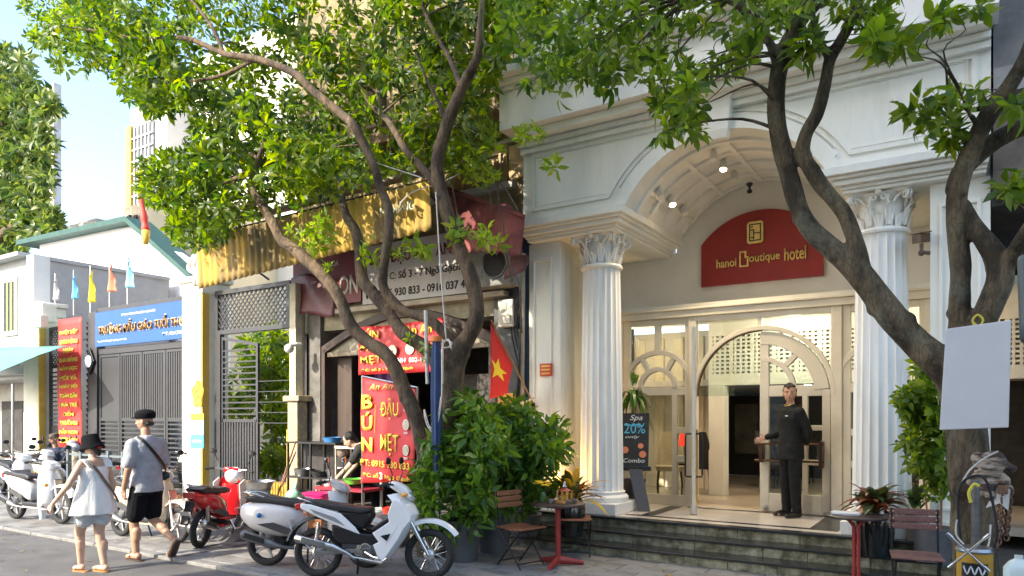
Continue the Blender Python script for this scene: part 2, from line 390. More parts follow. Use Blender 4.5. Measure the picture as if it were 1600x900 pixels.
# entablatures over column pairs (run back into the porch)
def profile_block(x0, x1, inner, parent=None):
    steps = [(.19, 4.225, 4.262), (.16, 4.264, 4.30), (.10, 4.302, 4.36), (.05, 4.362, 4.395), (0, 4.397, 4.49)]
    for d, z0, z1 in steps:
        q = MB()
        xa = x0+(d*.6 if x0 < -5 else d) ; xb = x1-d*(1 if x1 < -3 else .2)
        if inner > 0: xa, xb = x0+d*.6, x1-d
        else: xa, xb = x0+d, x1-d*.2
        q.box(xa, xb, 8.57+d, 10.86, z0, z1); hb(q, 'entablature', white, bevel=.008)
profile_block(XL-.06, -3.81, 1); profile_block(-1.41, XR, -1)
# porch side walls / pilasters
for (x0, x1, f0, f1) in ((XL, -4.90, -5.33, -5.05), (-.38, XR, -.28, .06)):
    b = MB(); b.box(x0, x1, 8.9, 10.86, -.0, 4.226); hb(b, 'pilaster', white, bevel=.006)
    for d, e in ((.02, .02),):
        b = MB(); b.sweep([(f0, .75), (f1, .75), (f1, 3.98), (f0, 3.98)], .035, 8.875, 8.902, closed=True); hb(b, 'panel_moulding', white, bevel=.005)
    b = MB(); b.box(x0-.015, x1+.03, 8.86, 10.8, .0, .62); hb(b, 'pilaster_base', white, bevel=.01)
# back wall of the porch: stands on the door screen
porchwall = M('porch_wall', (.76, .73, .67), .6, .04, 3, .04)
b = MB(); b.prism([(-4.9, 3.3), (-4.9, 4.3), (-3.9, 4.3), (-3.9, 4.46)]+[(p[0], p[1]+.0) for p in arcp[::-1]]+[(-1.3, 4.46), (-1.3, 4.3), (-.38, 4.3), (-.38, 3.3)], 10.85, 11.05); hb(b, 'porch_back_wall', porchwall)
b = MB(); b.box(-4.9, -.38, 10.42, 10.86, 3.24, 3.31); hb(b, 'screen_ledge', cream)
# ---- columns
def column(x, y):
    cthing = bpy.data.objects.new('column', None); col.objects.link(cthing); cthing.parent = hotel; cthing.location = (x-hotel.location.x, y-hotel.location.y, FL)
    XF[cthing.name] = Matrix.Translation((x, y, FL))
    b = MB(); rings = []
    n = 160
    zz = [.27, .31, .6, 1.1, 1.7, 2.3, 2.9, 3.2, 3.33, 3.37]
    for z in zz:
        t = (z-.3)/3.1; r0 = .305-.045*max(0, t)**1.3; fl = .0 if z in (.27, 3.37) else .085
        rings.append([V(((r0*(1-fl*abs(math.sin(10*2*PI*j/n))**.7*1.0))*math.cos(2*PI*j/n), (r0*(1-fl*abs(math.sin(10*2*PI*j/n))**.7))*math.sin(2*PI*j/n), z)) for j in range(n)])
    b.loft(rings); o = b.build('shaft', whitecool, cthing, smooth='auto')
    b = MB(); b.box(-.38, .38, -.38, .38, 0, .15); b.build('plinth', whitecool, cthing, bevel=.008)
    b = MB(); b.lathe((0, 0, 0), [(.36, .15), (.375, .18), (.375, .215), (.355, .24), (.32, .25), (.315, .265), (.33, .275), (.33, .29), (.305, .30)], 40); b.build('base', whitecool, cthing, smooth='auto')
    b = MB(); b.lathe((0, 0, 0), [(.25, 3.365), (.285, 3.37), (.295, 3.395), (.285, 3.42), (.25, 3.425)], 40)
    b.lathe((0, 0, 0), [(.235, 3.42), (.235, 3.6), (.27, 3.75), (.33, 3.80)], 32)
    for row, (nr, z0, h, w0, out) in enumerate(((8, 3.425, .17, .085, .075), (8, 3.45, .27, .085, .10))):
        for k in range(nr):
            a = 2*PI*(k+.5*row)/nr; ca, sa = math.cos(a), math.sin(a); R0 = .242
            for lobe, lw in ((0, 1.0), (-.55, .5), (.55, .5)):
                rings = []
                for i in range(8):
                    t = i/7; rad = R0+.012+out*(t**3)*(1.0 if lobe == 0 else .6)+.012*math.sin(t*PI); zc = z0+h*(1 if lobe == 0 else .82)*(t-.18*max(0, t-.7)*3.2*t)
                    wd = w0*lw*(.55+.75*t-1.05*t**3); off = lobe*w0*(.5+.5*t)
                    cx, cy = rad*ca-off*sa, rad*sa+off*ca; th = .010
                    rings.append([V((cx-wd*.5*-sa, cy-wd*.5*ca, zc)), V((cx+ca*th*1.6, cy+sa*th*1.6, zc)), V((cx+wd*.5*-sa, cy+wd*.5*ca, zc)), V((cx-ca*th, cy-sa*th, zc))])
                b.loft(rings)
    for k in range(4):       # corner volutes and middle scrolls
        a = PI/4+k*PI/2
        for da in (-.05, .05):
            pts = []; rr = []
            ang = a+da*3
            pts.append(V((.25*math.cos(a+da*9), .25*math.sin(a+da*9), 3.6))); rr.append(.014)
            pts.append(V((.31*math.cos(a+da*4), .31*math.sin(a+da*4), 3.73))); rr.append(.017)
            c0 = V((.385*math.cos(a+da), .385*math.sin(a+da), 3.745)); u_ = V((math.cos(a), math.sin(a), 0))
            for i in range(14):
                t = i/13; ph = PI*.65-t*PI*3; rd = .05*(1-.75*t); pts.append(c0+u_*rd*math.cos(ph)+V((0, 0, rd*math.sin(ph)))); rr.append(.017*(1-.4*t))
            b.tube(pts, rr, 6)
        a = k*PI/2
        for sg in (-1, 1):
            pts = []; rr = []; tn = V((-math.sin(a), math.cos(a), 0)); o_ = V((math.cos(a), math.sin(a), 0)); c0 = o_*.30+tn*.055*sg+V((0, 0, 3.74))
            pts.append(o_*.26+tn*.13*sg+V((0, 0, 3.60))); rr.append(.012)
            for i in range(12):
                t = i/11; ph = -PI*.2+t*PI*2.6; rd = .042*(1-.7*t); pts.append(c0+tn*sg*rd*math.cos(ph)+V((0, 0, rd*math.sin(ph)))); rr.append(.013)
            b.tube(pts, rr, 6)
        b.sph((.335*math.cos(a), .335*math.sin(a), 3.80), .035, 10, 6)
    b.build('capital', whitecool, cthing, smooth='auto')
    b = MB()
    for z0, z1, k in ((3.785, 3.80, .93), (3.80, 3.825, 1.0)):
        pts = []
        for q in range(4):
            a = q*PI/2+PI/4
            c1 = V((.44*k*math.cos(a-.07), .44*k*math.sin(a-.07))); c2 = V((.44*k*math.cos(a+.07), .44*k*math.sin(a+.07))); nx = V((.44*k*math.cos(a+PI/2-.07), .44*k*math.sin(a+PI/2-.07)))
            pts += [c1, c2]
            for i in range(1, 6):
                t = i/6; p = c2.lerp(nx, t); p = p*(1-.13*math.sin(t*PI)); pts.append(p)
        b.loft([[V((p.x, p.y, z)) for p in pts] for z in (z0, z1)])
    b.build('abacus', whitecool, cthing)
column(-4.375, 9.14); column(-.87, 9.14)
# ---- landing, steps
steps = thing('entrance_steps', '', '', (-2.6, 8.3, 0), kind='structure')
marble = M('cream_marble', (.55, .50, .43), .22, .08, 2, .02, c2=(.66, .61, .54))
NOSE = [(8.68, FL, XR+.6), (8.40, FL-.137, XR-.42+.35), (8.12, FL-.274, -.15)]
b = MB(); b.box(-5.9, XR+.0, 8.95, 10.45, .02, FL-.002); b.build('landing', marble, steps, world=True)
b = MB(); b.box(-5.9, XR, 8.68, 8.95, FL-.03, FL-.001); b.build('landing_border', marble, steps, world=True)
for nm, x0, x1, y0, y1 in (('inlay_strip', -3.95, -1.3, 8.97, 9.05), ('inlay_strip', -3.75, -3.58, 9.052, 10.2), ('inlay_strip', -1.62, -1.30, 9.052, 10.2), ('inlay_strip', -3.5, -1.5, 10.17, 10.25)):
    b = MB(); b.box(x0, x1, y0, y1, FL-.02, FL+.003); b.build(nm, granite, steps, world=True)
for k, (y, z, xr) in enumerate(NOSE):
    x0 = -5.9
    yb = 9.0 if k == 0 else NOSE[k-1][0]+.06
    if k == 0: b = MB(); b.box(x0, XR+.0, y-.03, y+.10, z-.032, z+.001)
    else: b = MB(); b.box(x0, xr, y-.03, yb, z-.03, z)
    b.build('tread', granite, steps, world=True, bevel=.008)
    x = x0; xr2 = XR if k == 0 else xr-.02
    while x < xr2-.05:
        ln = min(random.uniform(.45, .8), xr2-x)
        b = MB(); b.box(x+.003, x+ln-.003, y+random.random()*.004, y+.3, z-.145-(.06 if k == 2 else 0), z-.033); b.build('riser_block', moss, steps, world=True, bevel=.006)
        x += ln
    b = MB(); b.box(x0, xr2-.01, y+.02, y+.32, -.05, z-.04); b.build('riser_core', pavebase, steps, world=True)
# ---- door screen at the back of the porch
DY = 10.35
screen = bpy.data.objects.new('door_screen', None); col.objects.link(screen); screen.parent = hotel; XF[screen.name] = XF[hotel.name]
def sc_(b, name, mat, par=None, **k):
    o = b.build(name, mat, None, **k); o.data.transform(XF[hotel.name].inverted()); o.parent = par or screen; return o
D0, D1 = DY-.04, DY+.04
b = MB(); b.box(-4.9, -.38, DY-.1, DY+.1, 3.2, 3.3); b.box(-4.9, -.38, DY-.13, DY+.1, 3.3, 3.33); sc_(b, 'head_beam', cream, bevel=.006)
b = MB(); b.box(-4.9, -4.56, DY-.06, DY+.06, FL, 3.2); b.box(-.5, -.38, DY-.06, DY+.06, FL, 3.2); sc_(b, 'side_post', cream, bevel=.005)
for x0, x1 in ((-3.52, -3.40), (-1.58, -1.44)):
    b = MB(); b.box(x0, x1, DY-.07, DY+.07, FL, 3.2); sc_(b, 'post', cream, bevel=.012)
b = MB(); b.box(-3.4, -1.58, DY-.06, DY+.06, 3.12, 3.2); b.box(-2.53, -2.47, DY-.05, DY+.05, 2.95, 3.12); sc_(b, 'transom', cream, bevel=.005)
DC, DZ, DR = -2.49, 2.03, .91
b = MB(); b.sweep(arc(DC, DZ, DR+.03, 0, 180, 30), .06, DY-.075, DY+.06); sc_(b, 'door_arch', cream, bevel=.004)
b = MB(); b.sweep(arc(DC, DZ, DR-.005, 90, 180, 20), .012, DY-.03, DY+.03); sc_(b, 'arch_seal', wood)
b = MB(); q = arc(DC, DZ, DR+.03, 0, 180, 30); b.prism([(-1.58, 2.03), (-1.58, 3.12), (-3.4, 3.12), (-3.4, 2.03)]+q[::-1], DY-.004, DY+.004); sc_(b, 'spandrel_pane', GLASS)
def fan_panel(x0, x1, cx, par, mirror=False):
    """fixed side light: fan light in the middle, panes above and below"""
    y0, y1 = D0, D1
    b = MB(); b.box(x0, x0+.10, y0, y1, FL, 3.2); b.box(x1-.06, x1, y0, y1, FL, 3.2); b.box(x0+.1, x1-.06, y0, y1, 3.11, 3.2); b.box(x0+.1, x1-.06, y0, y1, FL, .56)
    b.box(x0+.1, x1-.06, y0, y1, 2.05, 2.17); b.box(cx-.045, cx+.045, y0, y1, 2.72, 3.11); sc_(b, 'frame', cream, par, bevel=.006)
    b = MB(); r1 = min(cx-x0-.02, x1-cx-.0); b.sweep(arc(cx, 2.17, .53, 0, 180, 24), .07, y0-.012, y1); b.sweep(arc(cx, 2.17, .275, 0, 180, 18), .07, y0-.012, y1)
    for t in (60, 120): b.bar((cx+.30*math.cos(R_(t)), DY-.005, 2.17+.30*math.sin(R_(t))), (cx+.5*math.cos(R_(t)), DY-.005, 2.17+.5*math.sin(R_(t))), .08, .07)
    sc_(b, 'fan_tracery', cream, par, bevel=.004)
    mx = x1-.26 if not mirror else x0+.26
    b = MB(); b.box(mx, mx+.08, y0, y1, .56, 2.05)
    if not mirror:
        for z in (1.52, 1.1): b.box(mx+.08, x1-.06, y0, y1, z-.04, z+.05)
    else:
        for z in (1.52, 1.1): b.box(x0+.1, mx, y0, y1, z-.04, z+.05)
    sc_(b, 'glazing_bar', cream, par, bevel=.005)
    for (a, c, z0, z1) in ((x0+.1, cx, 2.17, 3.11), (cx, x1-.06, 2.17, 3.11), (x0+.1, mx, .56, 2.05), (mx+.08, x1-.06, .56, 2.05)):
        b = MB(); b.box(a, c, DY-.004, DY+.004, z0, z1); sc_(b, 'pane', GLASS, par)
def emp(name, par):
    o = bpy.data.objects.new(name, None); col.objects.link(o); o.parent = par; return o
fan_panel(-4.56, -3.52, -4.01, screen); fan_panel(-1.44, -.5, -.97, screen, True)
# right door leaf, shut, parallel to the wall
leaf = emp('door_leaf', hotel)
X0, X1 = -2.50, -1.59
b = MB(); b.box(X0, X0+.12, D0, D1, FL+.01, 2.9); b.box(X1-.1, X1, D0, D1, FL+.01, 2.1); b.box(X0+.12, X1-.1, D0, D1, FL+.01, .67); b.box(X0+.12, X1-.1, D0, D1, 2.01, 2.16); b.box(-1.94, -1.87, D0, D1, .67, 2.01)
for z in (1.58, 1.11): b.box(-1.87, X1-.1, D0, D1, z-.035, z+.035)
sc_(b, 'leaf_frame', cream, leaf, bevel=.006)
b = MB(); b.sweep(arc(DC, DZ, .80, 5, 90, 18), .18, D0-.006, D1+.006); b.sweep(arc(DC, DZ+.08, .43, 0, 90, 14), .07, D0-.003, D1+.003); b.bar((DC+.33, DY, DZ+.41), (DC+.51, DY, DZ+.59), .08, .072); sc_(b, 'fan_tracery', cream, leaf, bevel=.005)
for (a, c, z0, z1) in ((X0+.12, -1.94, .67, 2.01), (-1.87, X1-.1, .67, 2.01), (X0+.12, -1.72, 2.16, 2.72)):
    b = MB(); b.box(a, c, DY-.004, DY+.004, z0, z1); sc_(b, 'pane', GLASS, leaf)
b = MB()
for z in (1.36, 1.13): b.tube([(X0-.04, DY-.17, z), (X1-.06, DY-.17, z-.0)], .016, 8)
b.box(X0+.02, X0+.07, DY-.19, DY-.04, 1.10, 1.36); b.box(X1-.12, X1-.07, DY-.19, DY-.04, 1.05, 1.40); sc_(b, 'push_bar', M('bronze', (.10, .055, .03), .35, .2, 8, .05, metal=.7), leaf, bevel=.004)
b = MB(); b.sph((X0+.08, DY-.07, .47), .035); sc_(b, 'door_stop', steel, leaf)
# left leaf standing open toward the street
lf = bpy.data.objects.new('open_door_leaf', None); col.objects.link(lf); lf.parent = hotel; hinge = V((-3.43, 10.29, 0)); tip = V((-3.14, 9.40, 0)); ang = math.atan2(tip.y-hinge.y, tip.x-hinge.x)
XF[lf.name] = Matrix.Translation(hinge) @ Matrix.Rotation(ang, 4, 'Z'); lf.matrix_local = XF[hotel.name].inverted() @ XF[lf.name]
b = MB(); b.box(0, .1, -.025, .025, FL+.01, 2.1); b.box(.80, .93, -.025, .025, FL+.01, 2.95); b.box(.1, .8, -.025, .025, FL+.01, .67); b.box(.1, .8, -.025, .025, 2.01, 2.16)
b.sweep(arc(.93, DZ, .82, 90, 176, 18), .14, -.029, .029); b.build('leaf_frame', cream, lf, bevel=.006)
b = MB(); b.box(.1, .8, -.003, .003, .67, 2.01); b.build('pane', GLASS, lf)
b = MB()
for s in (-1, 1):
    b.tube([(.86, s*.03, 1.5), (.86, s*.10, 1.5), (.86, s*.11, 1.46), (.86, s*.11, .95), (.86, s*.1, .92), (.86, s*.03, .92)], .012, 8)
b.build('handle', black, lf)
b = MB(); b.box(.84, .9, -.05, .05, .42, .5); b.sph((.87, 0, .52), .045); b.build('floor_bolt', M('old_white', (.6, .58, .52), .5, .2, 6, .1), lf, bevel=.005)
b = MB(); b.tube([(-3.28, 9.9, .55), (-3.27, 9.88, 1.55)], .03, 10); b.tube([(-3.28, 9.9, .55), (-3.28, 9.9, .50)], .045, 10); o = b.build('door_pole', gold, hotel, world=True)
# ---- interior
lobbyw = M('lobby_wall', (.55, .48, .38), .6, .06, 2, .03)
inner = thing('lobby_interior', '', '', (-2.4, 12, 0), kind='structure')
def ib(b, n, m, **k): return b.build(n, m, inner, world=True, **k)
b = MB(); b.box(-6.4, 1.6, 10.46, 22, .30, FL-.004); ib(b, 'lobby_floor', M('lobby_floor_wood', (.36, .29, .21), .3, .2, 3, .05, c2=(.5, .43, .34), stretch=(1, 6, 1)))
b = MB(); b.box(-6.5, -6.4, 10.9, 14, .3, 3.9); ib(b, 'side_wall', lobbyw)
b = MB(); b.box(1.6, 1.7, 10.6, 22, .3, 3.4); ib(b, 'side_wall', lobbyw)
b = MB(); b.box(-6.4, -3.95, 12.9, 13.0, FL, 3.3); ib(b, 'back_wall', lobbyw)
for i in range(6): b = MB(); x = -6.2+i*.38; b.box(x, x+.19, 12.86, 12.9, FL, 3.2); ib(b, 'curtain_fold', M('lobby_curtain', (.62, .52, .36), .8, .1, 3, .1), bevel=.03)
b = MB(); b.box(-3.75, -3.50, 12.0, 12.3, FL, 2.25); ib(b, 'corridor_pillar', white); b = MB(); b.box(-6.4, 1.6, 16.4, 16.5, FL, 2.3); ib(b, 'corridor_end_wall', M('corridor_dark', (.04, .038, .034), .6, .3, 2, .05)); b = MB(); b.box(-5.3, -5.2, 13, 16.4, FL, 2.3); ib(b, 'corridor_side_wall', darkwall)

b = MB(); b.box(-6.4, 1.6, 10.46, 12.2, 3.32, 3.42); ib(b, 'vestibule_ceiling', white)
b = MB(); b.box(-6.4, 1.6, 12.2, 22, 2.26, 2.36); ib(b, 'corridor_ceiling', M('dim_ceiling', (.35, .3, .26), .6, .05, 3, .02))
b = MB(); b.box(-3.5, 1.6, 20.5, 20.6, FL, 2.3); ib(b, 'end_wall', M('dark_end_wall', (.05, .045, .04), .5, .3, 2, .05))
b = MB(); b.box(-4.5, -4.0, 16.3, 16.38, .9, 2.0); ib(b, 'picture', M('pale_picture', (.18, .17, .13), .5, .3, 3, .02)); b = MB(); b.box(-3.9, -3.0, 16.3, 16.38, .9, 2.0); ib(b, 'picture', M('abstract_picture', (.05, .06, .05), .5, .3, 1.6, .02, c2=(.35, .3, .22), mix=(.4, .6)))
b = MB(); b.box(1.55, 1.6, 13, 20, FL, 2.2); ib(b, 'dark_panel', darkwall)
# pierced white screen over the corridor
b = MB(); yy = 12.15; b.box(-3.8, 1.6, yy, yy+.04, 2.26, 2.42); b.box(-3.8, 1.6, yy, yy+.04, 3.1, 3.32); ib(b, 'screen_rail', M('pierced_white', (.78, .74, .66), .5, .04, 4, .02))
b = MB(); nx = 62; 
for i in range(nx):
    x = -3.8+i*5.4/nx; b.box(x, x+5.4/nx*(.42 if i % 4 else .75), yy+.005, yy+.035, 2.42, 3.1)
for j in range(10): z = 2.42+j*.068; b.box(-3.8, 1.6, yy+.01, yy+.03, z, z+.034)
o = ib(b, 'pierced_screen', MATS['pierced_white']); o['kind'] = 'stuff'
b = MB(); b.box(-3.8, 1.6, 12.25, 12.28, 2.36, 3.32); ib(b, 'screen_backing', M('screen_back', (.30, .26, .2), .7, .1, 3, .02))
em = M('downlight_glow', (1, 1, 1), .5, 0, 1, 0, emit=(1, .86, .66, 14))
for k, (x, y) in enumerate(((-2.3, 12.7), (-2.9, 13.6), (-2.5, 14.6), (-2.0, 15.6), (-1.0, 13.2), (-.6, 15.0))):
    b = MB(); b.lathe((x, y, 2.262), [(.055, 0), (.055, -.012), (.03, -.014)], 16); ib(b, 'downlight', em)
for k, (x, y, pw) in enumerate(((-2.9, 13.2, 7), (-2.2, 16.2, 2), (-.8, 14, 2))):
    lamp('lobby_lamp', (x, y, 2.18), pw, (1, .84, .62), 'SPOT', .06, (x, y, 0), 150, .8)
lamp('lounge_lamp', (-5.0, 11.6, 3.0), 16, (1, .80, .55), size=.15)
lamp('vestibule_lamp', (-2.3, 11.4, 3.1), 16, (1, .86, .66), size=.15)
lamp('lounge_lamp', (-.6, 11.8, 2.9), 5, (1, .84, .62), size=.15)
# ---- hotel sign
HS = 10.80
sign = thing('hotel_sign', 'dark red arched board with gold hotel name above the glass doors', 'sign', (-2.62, HS, 3.71))
def sb(b, n, m, **k): return b.build(n, m, sign, world=True, **k)
Rs = (.865**2+.42**2)/(.84); az = math.degrees(math.acos(.865/Rs))
b = MB(); b.prism([(-3.485, 3.71), (-1.755, 3.71)]+arc(-2.62, 4.76-Rs, Rs, az, 180-az, 24), HS-.02, HS+.04); sb(b, 'board', M('sign_red', (.29, .018, .012), .45, .12, 2, .02))
def sxz(u, v): p = W(u, v, HS-.02); return p
for s, (u0, u1, vb, hh) in (('hanoi', (1120, 1151, 425, .11)), ('outique', (1171, 1219, 416, .12)), ('hotel', (1226, 1260, 411, .155))):
    p0 = sxz(u0, vb); p1 = sxz(u1, vb)
    txt(s, goldpaint, sign, (p0.x, HS-.03, 3.965), width=p1.x-p0.x, height=hh*1.2 if s != 'outique' else .15, ext=.014, bold=.012, name='lettering')
p0 = sxz(1157, 420); b = MB(); x, z = p0.x, 3.955
b.sweep([(x, z), (x+.11, z), (x+.11, z+.13), (x+.075, z+.13), (x+.075, z+.16), (x+.08, z+.21), (x, z+.21)], .02, HS-.045, HS-.02, closed=True); sb(b, 'lettering', goldpaint)
x, z = -2.79, 4.27
b = MB(); b.prism([(x, z+.02), (x+.02, z+.02), (x+.02, z), (x+.21, z), (x+.21, z+.02), (x+.23, z+.02), (x+.23, z+.30), (x+.21, z+.30), (x+.21, z+.32), (x+.02, z+.32), (x+.02, z+.30), (x, z+.30)], HS-.05, HS-.02)
sb(b, 'emblem', goldpaint)
b = MB(); dk = M('emblem_dark', (.03, .02, .01), .5, .1, 3, 0)
for (a, c, d, e) in ((.03, .20, .27, .285), (.03, .20, .035, .05), (.03, .045, .05, .27), (.185, .20, .05, .27), (.10, .185, .14, .155), (.09, .105, .06, .20), (.05, .105, .19, .205), (.05, .09, .235, .25), (.05, .09, .08, .095)): b.box(x+a, x+c, HS-.056, HS-.05, z+d, z+e)
sb(b, 'emblem_lines', dk)
# ---- porch spotlights
spl = M('spot_housing', (.7, .68, .64), .35, .1, 6, .02); glow = M('spot_glow', (1, 1, 1), .5, 0, 1, 0, emit=(1, .74, .38, 16)); dull = M('spot_unlit', (.75, .72, .66), .3, .1, 3, 0)
names = ['front', 'middle', 'rear']
for t, side in ((134, 'left side of the porch vault'), (99, 'crown of the porch vault')):
    for k, y in enumerate((9.25, 9.68, 10.2)):
        c, s = math.cos(R_(t)), math.sin(R_(t)); p = V((XC+c*(RV-.03), y, ZC+s*(RV-.03))); lit = (k == 1)
        sp = thing('ceiling_spotlight', ('lit' if lit else 'unlit')+' white '+names[k]+' spotlight of three on '+side, 'spotlight', p, group='spotlights in the porch vault')
        dv = V((-c*.5, -.35, -1)).normalized()
        b = MB(); b.tube([V((0, 0, .02)), dv*.03], .03, 10); b.tube([dv*.02, dv*.13], [.05, .05], 16, caps=True); b.build('housing', spl, sp, smooth='auto')
        b = MB(); b.tube([dv*.128, dv*.134], .042, 16); b.build('lens', glow if lit else dull, sp)
        if lit: lamp('spot_bulb', p+dv*.17, 70, (1, .78, .5), 'SPOT', .04, p+dv*2, 120, .9)
sprk = thing('sprinkler_head', 'small dark pendant fitting hanging at the back of the porch vault', 'lamp', (-2.72, 10.62, 5.1))
b = MB(); b.lathe((0, 0, 0), [(.045, .02), (.05, 0), (.02, -.03), (.015, -.07), (.035, -.08), (.035, -.12), (.01, -.125)], 14); b.build('body', black, sprk, smooth='auto')
# uplights at the column feet
for x, y, pw, lab in ((-4.78, 8.62, 26, 'small brass uplight at the foot of the left pilaster behind the plants'), (-.50, 8.84, 42, 'small brass uplight between the right column and the right pilaster')):
    z0 = FL
    up = thing('uplight', lab, 'lamp', (x, y, z0)); b = MB(); b.lathe((0, 0, 0), [(.05, 0), (.05, .01), (.035, .02), (.045, .09)], 14); b.build('housing', gold, up)
    b = MB(); b.lathe((0, 0, 0), [(.038, .088), (.038, .094)], 14); b.build('lens', glow, up)
    lamp('uplight_bulb', (x, y, z0+.12), pw, (1, .55, .14), 'SPOT', .03, (x, y+.12, 3), 130, .8)
# notice on pilaster
b = MB(); b.box(-5.22, -5.02, 8.868, 8.885, 2.31, 2.49); nt_ = thing('notice_plate', 'small red enamel notice with yellow lines on the left white pilaster', 'sign', (-5.12, 8.87, 2.31)); b.build('plate', M('notice_red', (.5, .03, .01), .4, .1, 3, .02), nt_, world=True)
b = MB()
for z in (2.335, 2.39, 2.44): b.box(-5.19, -5.05, 8.862, 8.868, z, z+.022)
b.build('lettering', M('notice_yellow', (.85, .5, .05), .5, .1, 3, .02), nt_, world=True)
# bullet camera under right entablature
cm = thing('security_camera', 'brown bullet camera on a bracket beside the right fluted column', 'camera', W(1440, 385, 8.9))
b = MB(); b.obox((.0, -.12, .06), (.045, 0, 0), (-.05, .17, .035), (0, -.01, .045)); b.obox((0, -.14, .115), (.055, 0, 0), (-.06, .2, .04), (0, 0, .006)); b.build('housing', M('camera_brown', (.12, .08, .05), .5, .2, 6, .05), cm, bevel=.008)
b = MB(); b.tube([(0, 0, .03), (0, 0, -.06), (.08, .02, -.08)], .022, 8); b.sph((0, 0, -.07), .035); b.build('bracket', MATS['camera_brown'], cm)
# dark shop to the right of the hotel
shop = thing('dark_shop_building', 'dark open shopfront with grey beam at right edge', 'building', (2.5, 9, 0))
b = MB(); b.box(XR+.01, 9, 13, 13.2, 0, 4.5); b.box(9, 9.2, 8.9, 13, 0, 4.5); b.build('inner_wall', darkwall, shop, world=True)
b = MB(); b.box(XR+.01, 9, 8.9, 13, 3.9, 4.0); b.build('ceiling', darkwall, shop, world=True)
b = MB(); b.box(XR+.02, 9, 8.75, 13.2, 4.85, 12); b.build('upper_wall', M('shop_grey', (.16, .16, .155), .8, .2, 3, .2), shop, world=True)
b = MB(); b.box(XR+.02, 9, 8.6, 8.75, 4.95, 5.2); b.build('beam', M('beam_grey', (.25, .25, .24), .7, .2, 3, .2), shop, world=True)
b = MB(); b.box(XR+.02, 9, 8.8, 8.9, 4.0, 4.85); b.build('fascia', M('fascia_brown', (.12, .10, .08), .7, .3, 3, .2), shop, world=True)
b = MB(); b.box(XR+.02, 9, 8.3, 13, -.02, .12); b.build('floor', M('shop_floor', (.10, .09, .075), .8, .2, 3, .3), shop, world=True)
b = MB(); b.box(1.6, 8.9, 11.2, 12.9, .12, 1.4); b.build('counter', darkwall, shop, world=True)
# ================================================================== OTHER SIDE OF THE STREET (unseen houses added behind the camera, sized to shade the hotel)
for k, (x0, x1, h, c, lab) in enumerate(((-11.0, -10.4, 12.6, (.55, .48, .36), 'narrow unseen ochre house across the street, added for its shade, leftmost of the row'), (-10.35, -1.5, 17.6, (.74, .72, .66), 'tall unseen white house across the street, added to shade the hotel'), (-1.45, 8, 17, (.62, .62, .56), 'unseen grey green house across the street, added for its shade, rightmost of the row'))):
    t = thing('opposite_shade_house', lab, 'building', ((x0+x1)/2, -5.5, 0))
    b = MB(); b.box(x0, x1, -13, -5.5, 0, h); b.build('wall', M('opp_wall%d' % k, c, .8, .1, 2, .1), t, world=True)
    for fl in range(5 if h > 16 else 3):
        for j in range(int((x1-x0)/2.2)):
            x = x0+.5+j*2.2; z = .6+fl*3.05
            b = MB(); b.box(x, x+1.3, -5.5, -5.46, z+.5, z+2.2); b.build('window', M('dark_pane2', (.05, .06, .07), .15, .3, 2, 0), t, world=True)
# ================================================================== RESTAURANT
RY = 8.9
rest = thing('restaurant_building', 'old dark shophouse with arched wooden doorway next to the hotel', 'building', (-8, RY, 0))
def rb(b, n, m, **k): return b.build(n, m, rest, world=True, **k)
plaster = M('dirty_plaster', (.22, .20, .13), .85, .3, 3, .4, c2=(.42, .38, .27))
dkbrown = M('dark_brown_wood', (.055, .035, .025), .6, .3, 4, .15, stretch=(1, 1, .2))
grim = M('grimy_grey', (.13, .125, .115), .8, .35, 5, .3)
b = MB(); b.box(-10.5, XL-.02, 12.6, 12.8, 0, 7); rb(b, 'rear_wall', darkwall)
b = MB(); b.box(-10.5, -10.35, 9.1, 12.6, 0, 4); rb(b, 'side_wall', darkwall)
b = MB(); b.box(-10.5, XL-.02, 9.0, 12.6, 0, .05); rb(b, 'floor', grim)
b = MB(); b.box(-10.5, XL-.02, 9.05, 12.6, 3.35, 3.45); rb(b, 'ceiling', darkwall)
b = MB(); b.box(-6.02, XL-.12, RY-.02, 9.4, 0, 4.5); rb(b, 'dark_pier', M('slate_pier', (.05, .052, .055), .6, .3, 6, .2))
b = MB(); b.box(XL-.115, XL-.02, RY+.02, 9.4, 0, 6); rb(b, 'blue_edge_strip', M('strip', (.05, .09, .16), .6, .2, 6, .2))
b = MB(); b.box(-10.02, -9.72, RY-.05, 9.3, 0, 3.6); rb(b, 'grey_pier', grim)
b = MB(); b.box(-10.5, XL-.12, RY+.03, 9.3, 3.25, 4.6); rb(b, 'lintel_wall', plaster)
# arched timber doorcase (wide flat arch)
b = MB(); b.sweep([(-9.7, .05), (-9.7, 2.9)]+[(-9.7+3.65*i/16, 2.9+.52*math.sin(PI*i/16)) for i in range(1, 16)]+[(-6.05, 2.9), (-6.05, .05)], .14, RY-.03, RY+.12); rb(b, 'doorcase', dkbrown, bevel=.01)
b = MB(); b.prism([(-9.63+3.5*i/16, 2.86+.50*math.sin(PI*i/16)) for i in range(17)], RY+.05, RY+.09); rb(b, 'tympanum', M('olive_panel', (.22, .20, .14), .6, .2, 4, .1))
b = MB(); b.box(-9.6, -6.1, RY+.0, RY+.1, 2.78, 2.86); rb(b, 'transom', M('transom_wood', (.20, .16, .11), .6, .2, 4, .1), bevel=.01)
b = MB(); b.box(-8.0, -7.93, RY+.0, RY+.1, 2.86, 3.3); b.box(-7.3, -7.23, RY, RY+.1, 2.86, 3.3); q = b; o = rb(q, 'mullions', dkbrown); o['kind'] = 'stuff'
b = MB(); b.box(-9.55, -9.2, RY+.2, RY+.25, .1, 2.78); rb(b, 'door_panel', dkbrown, bevel=.01)
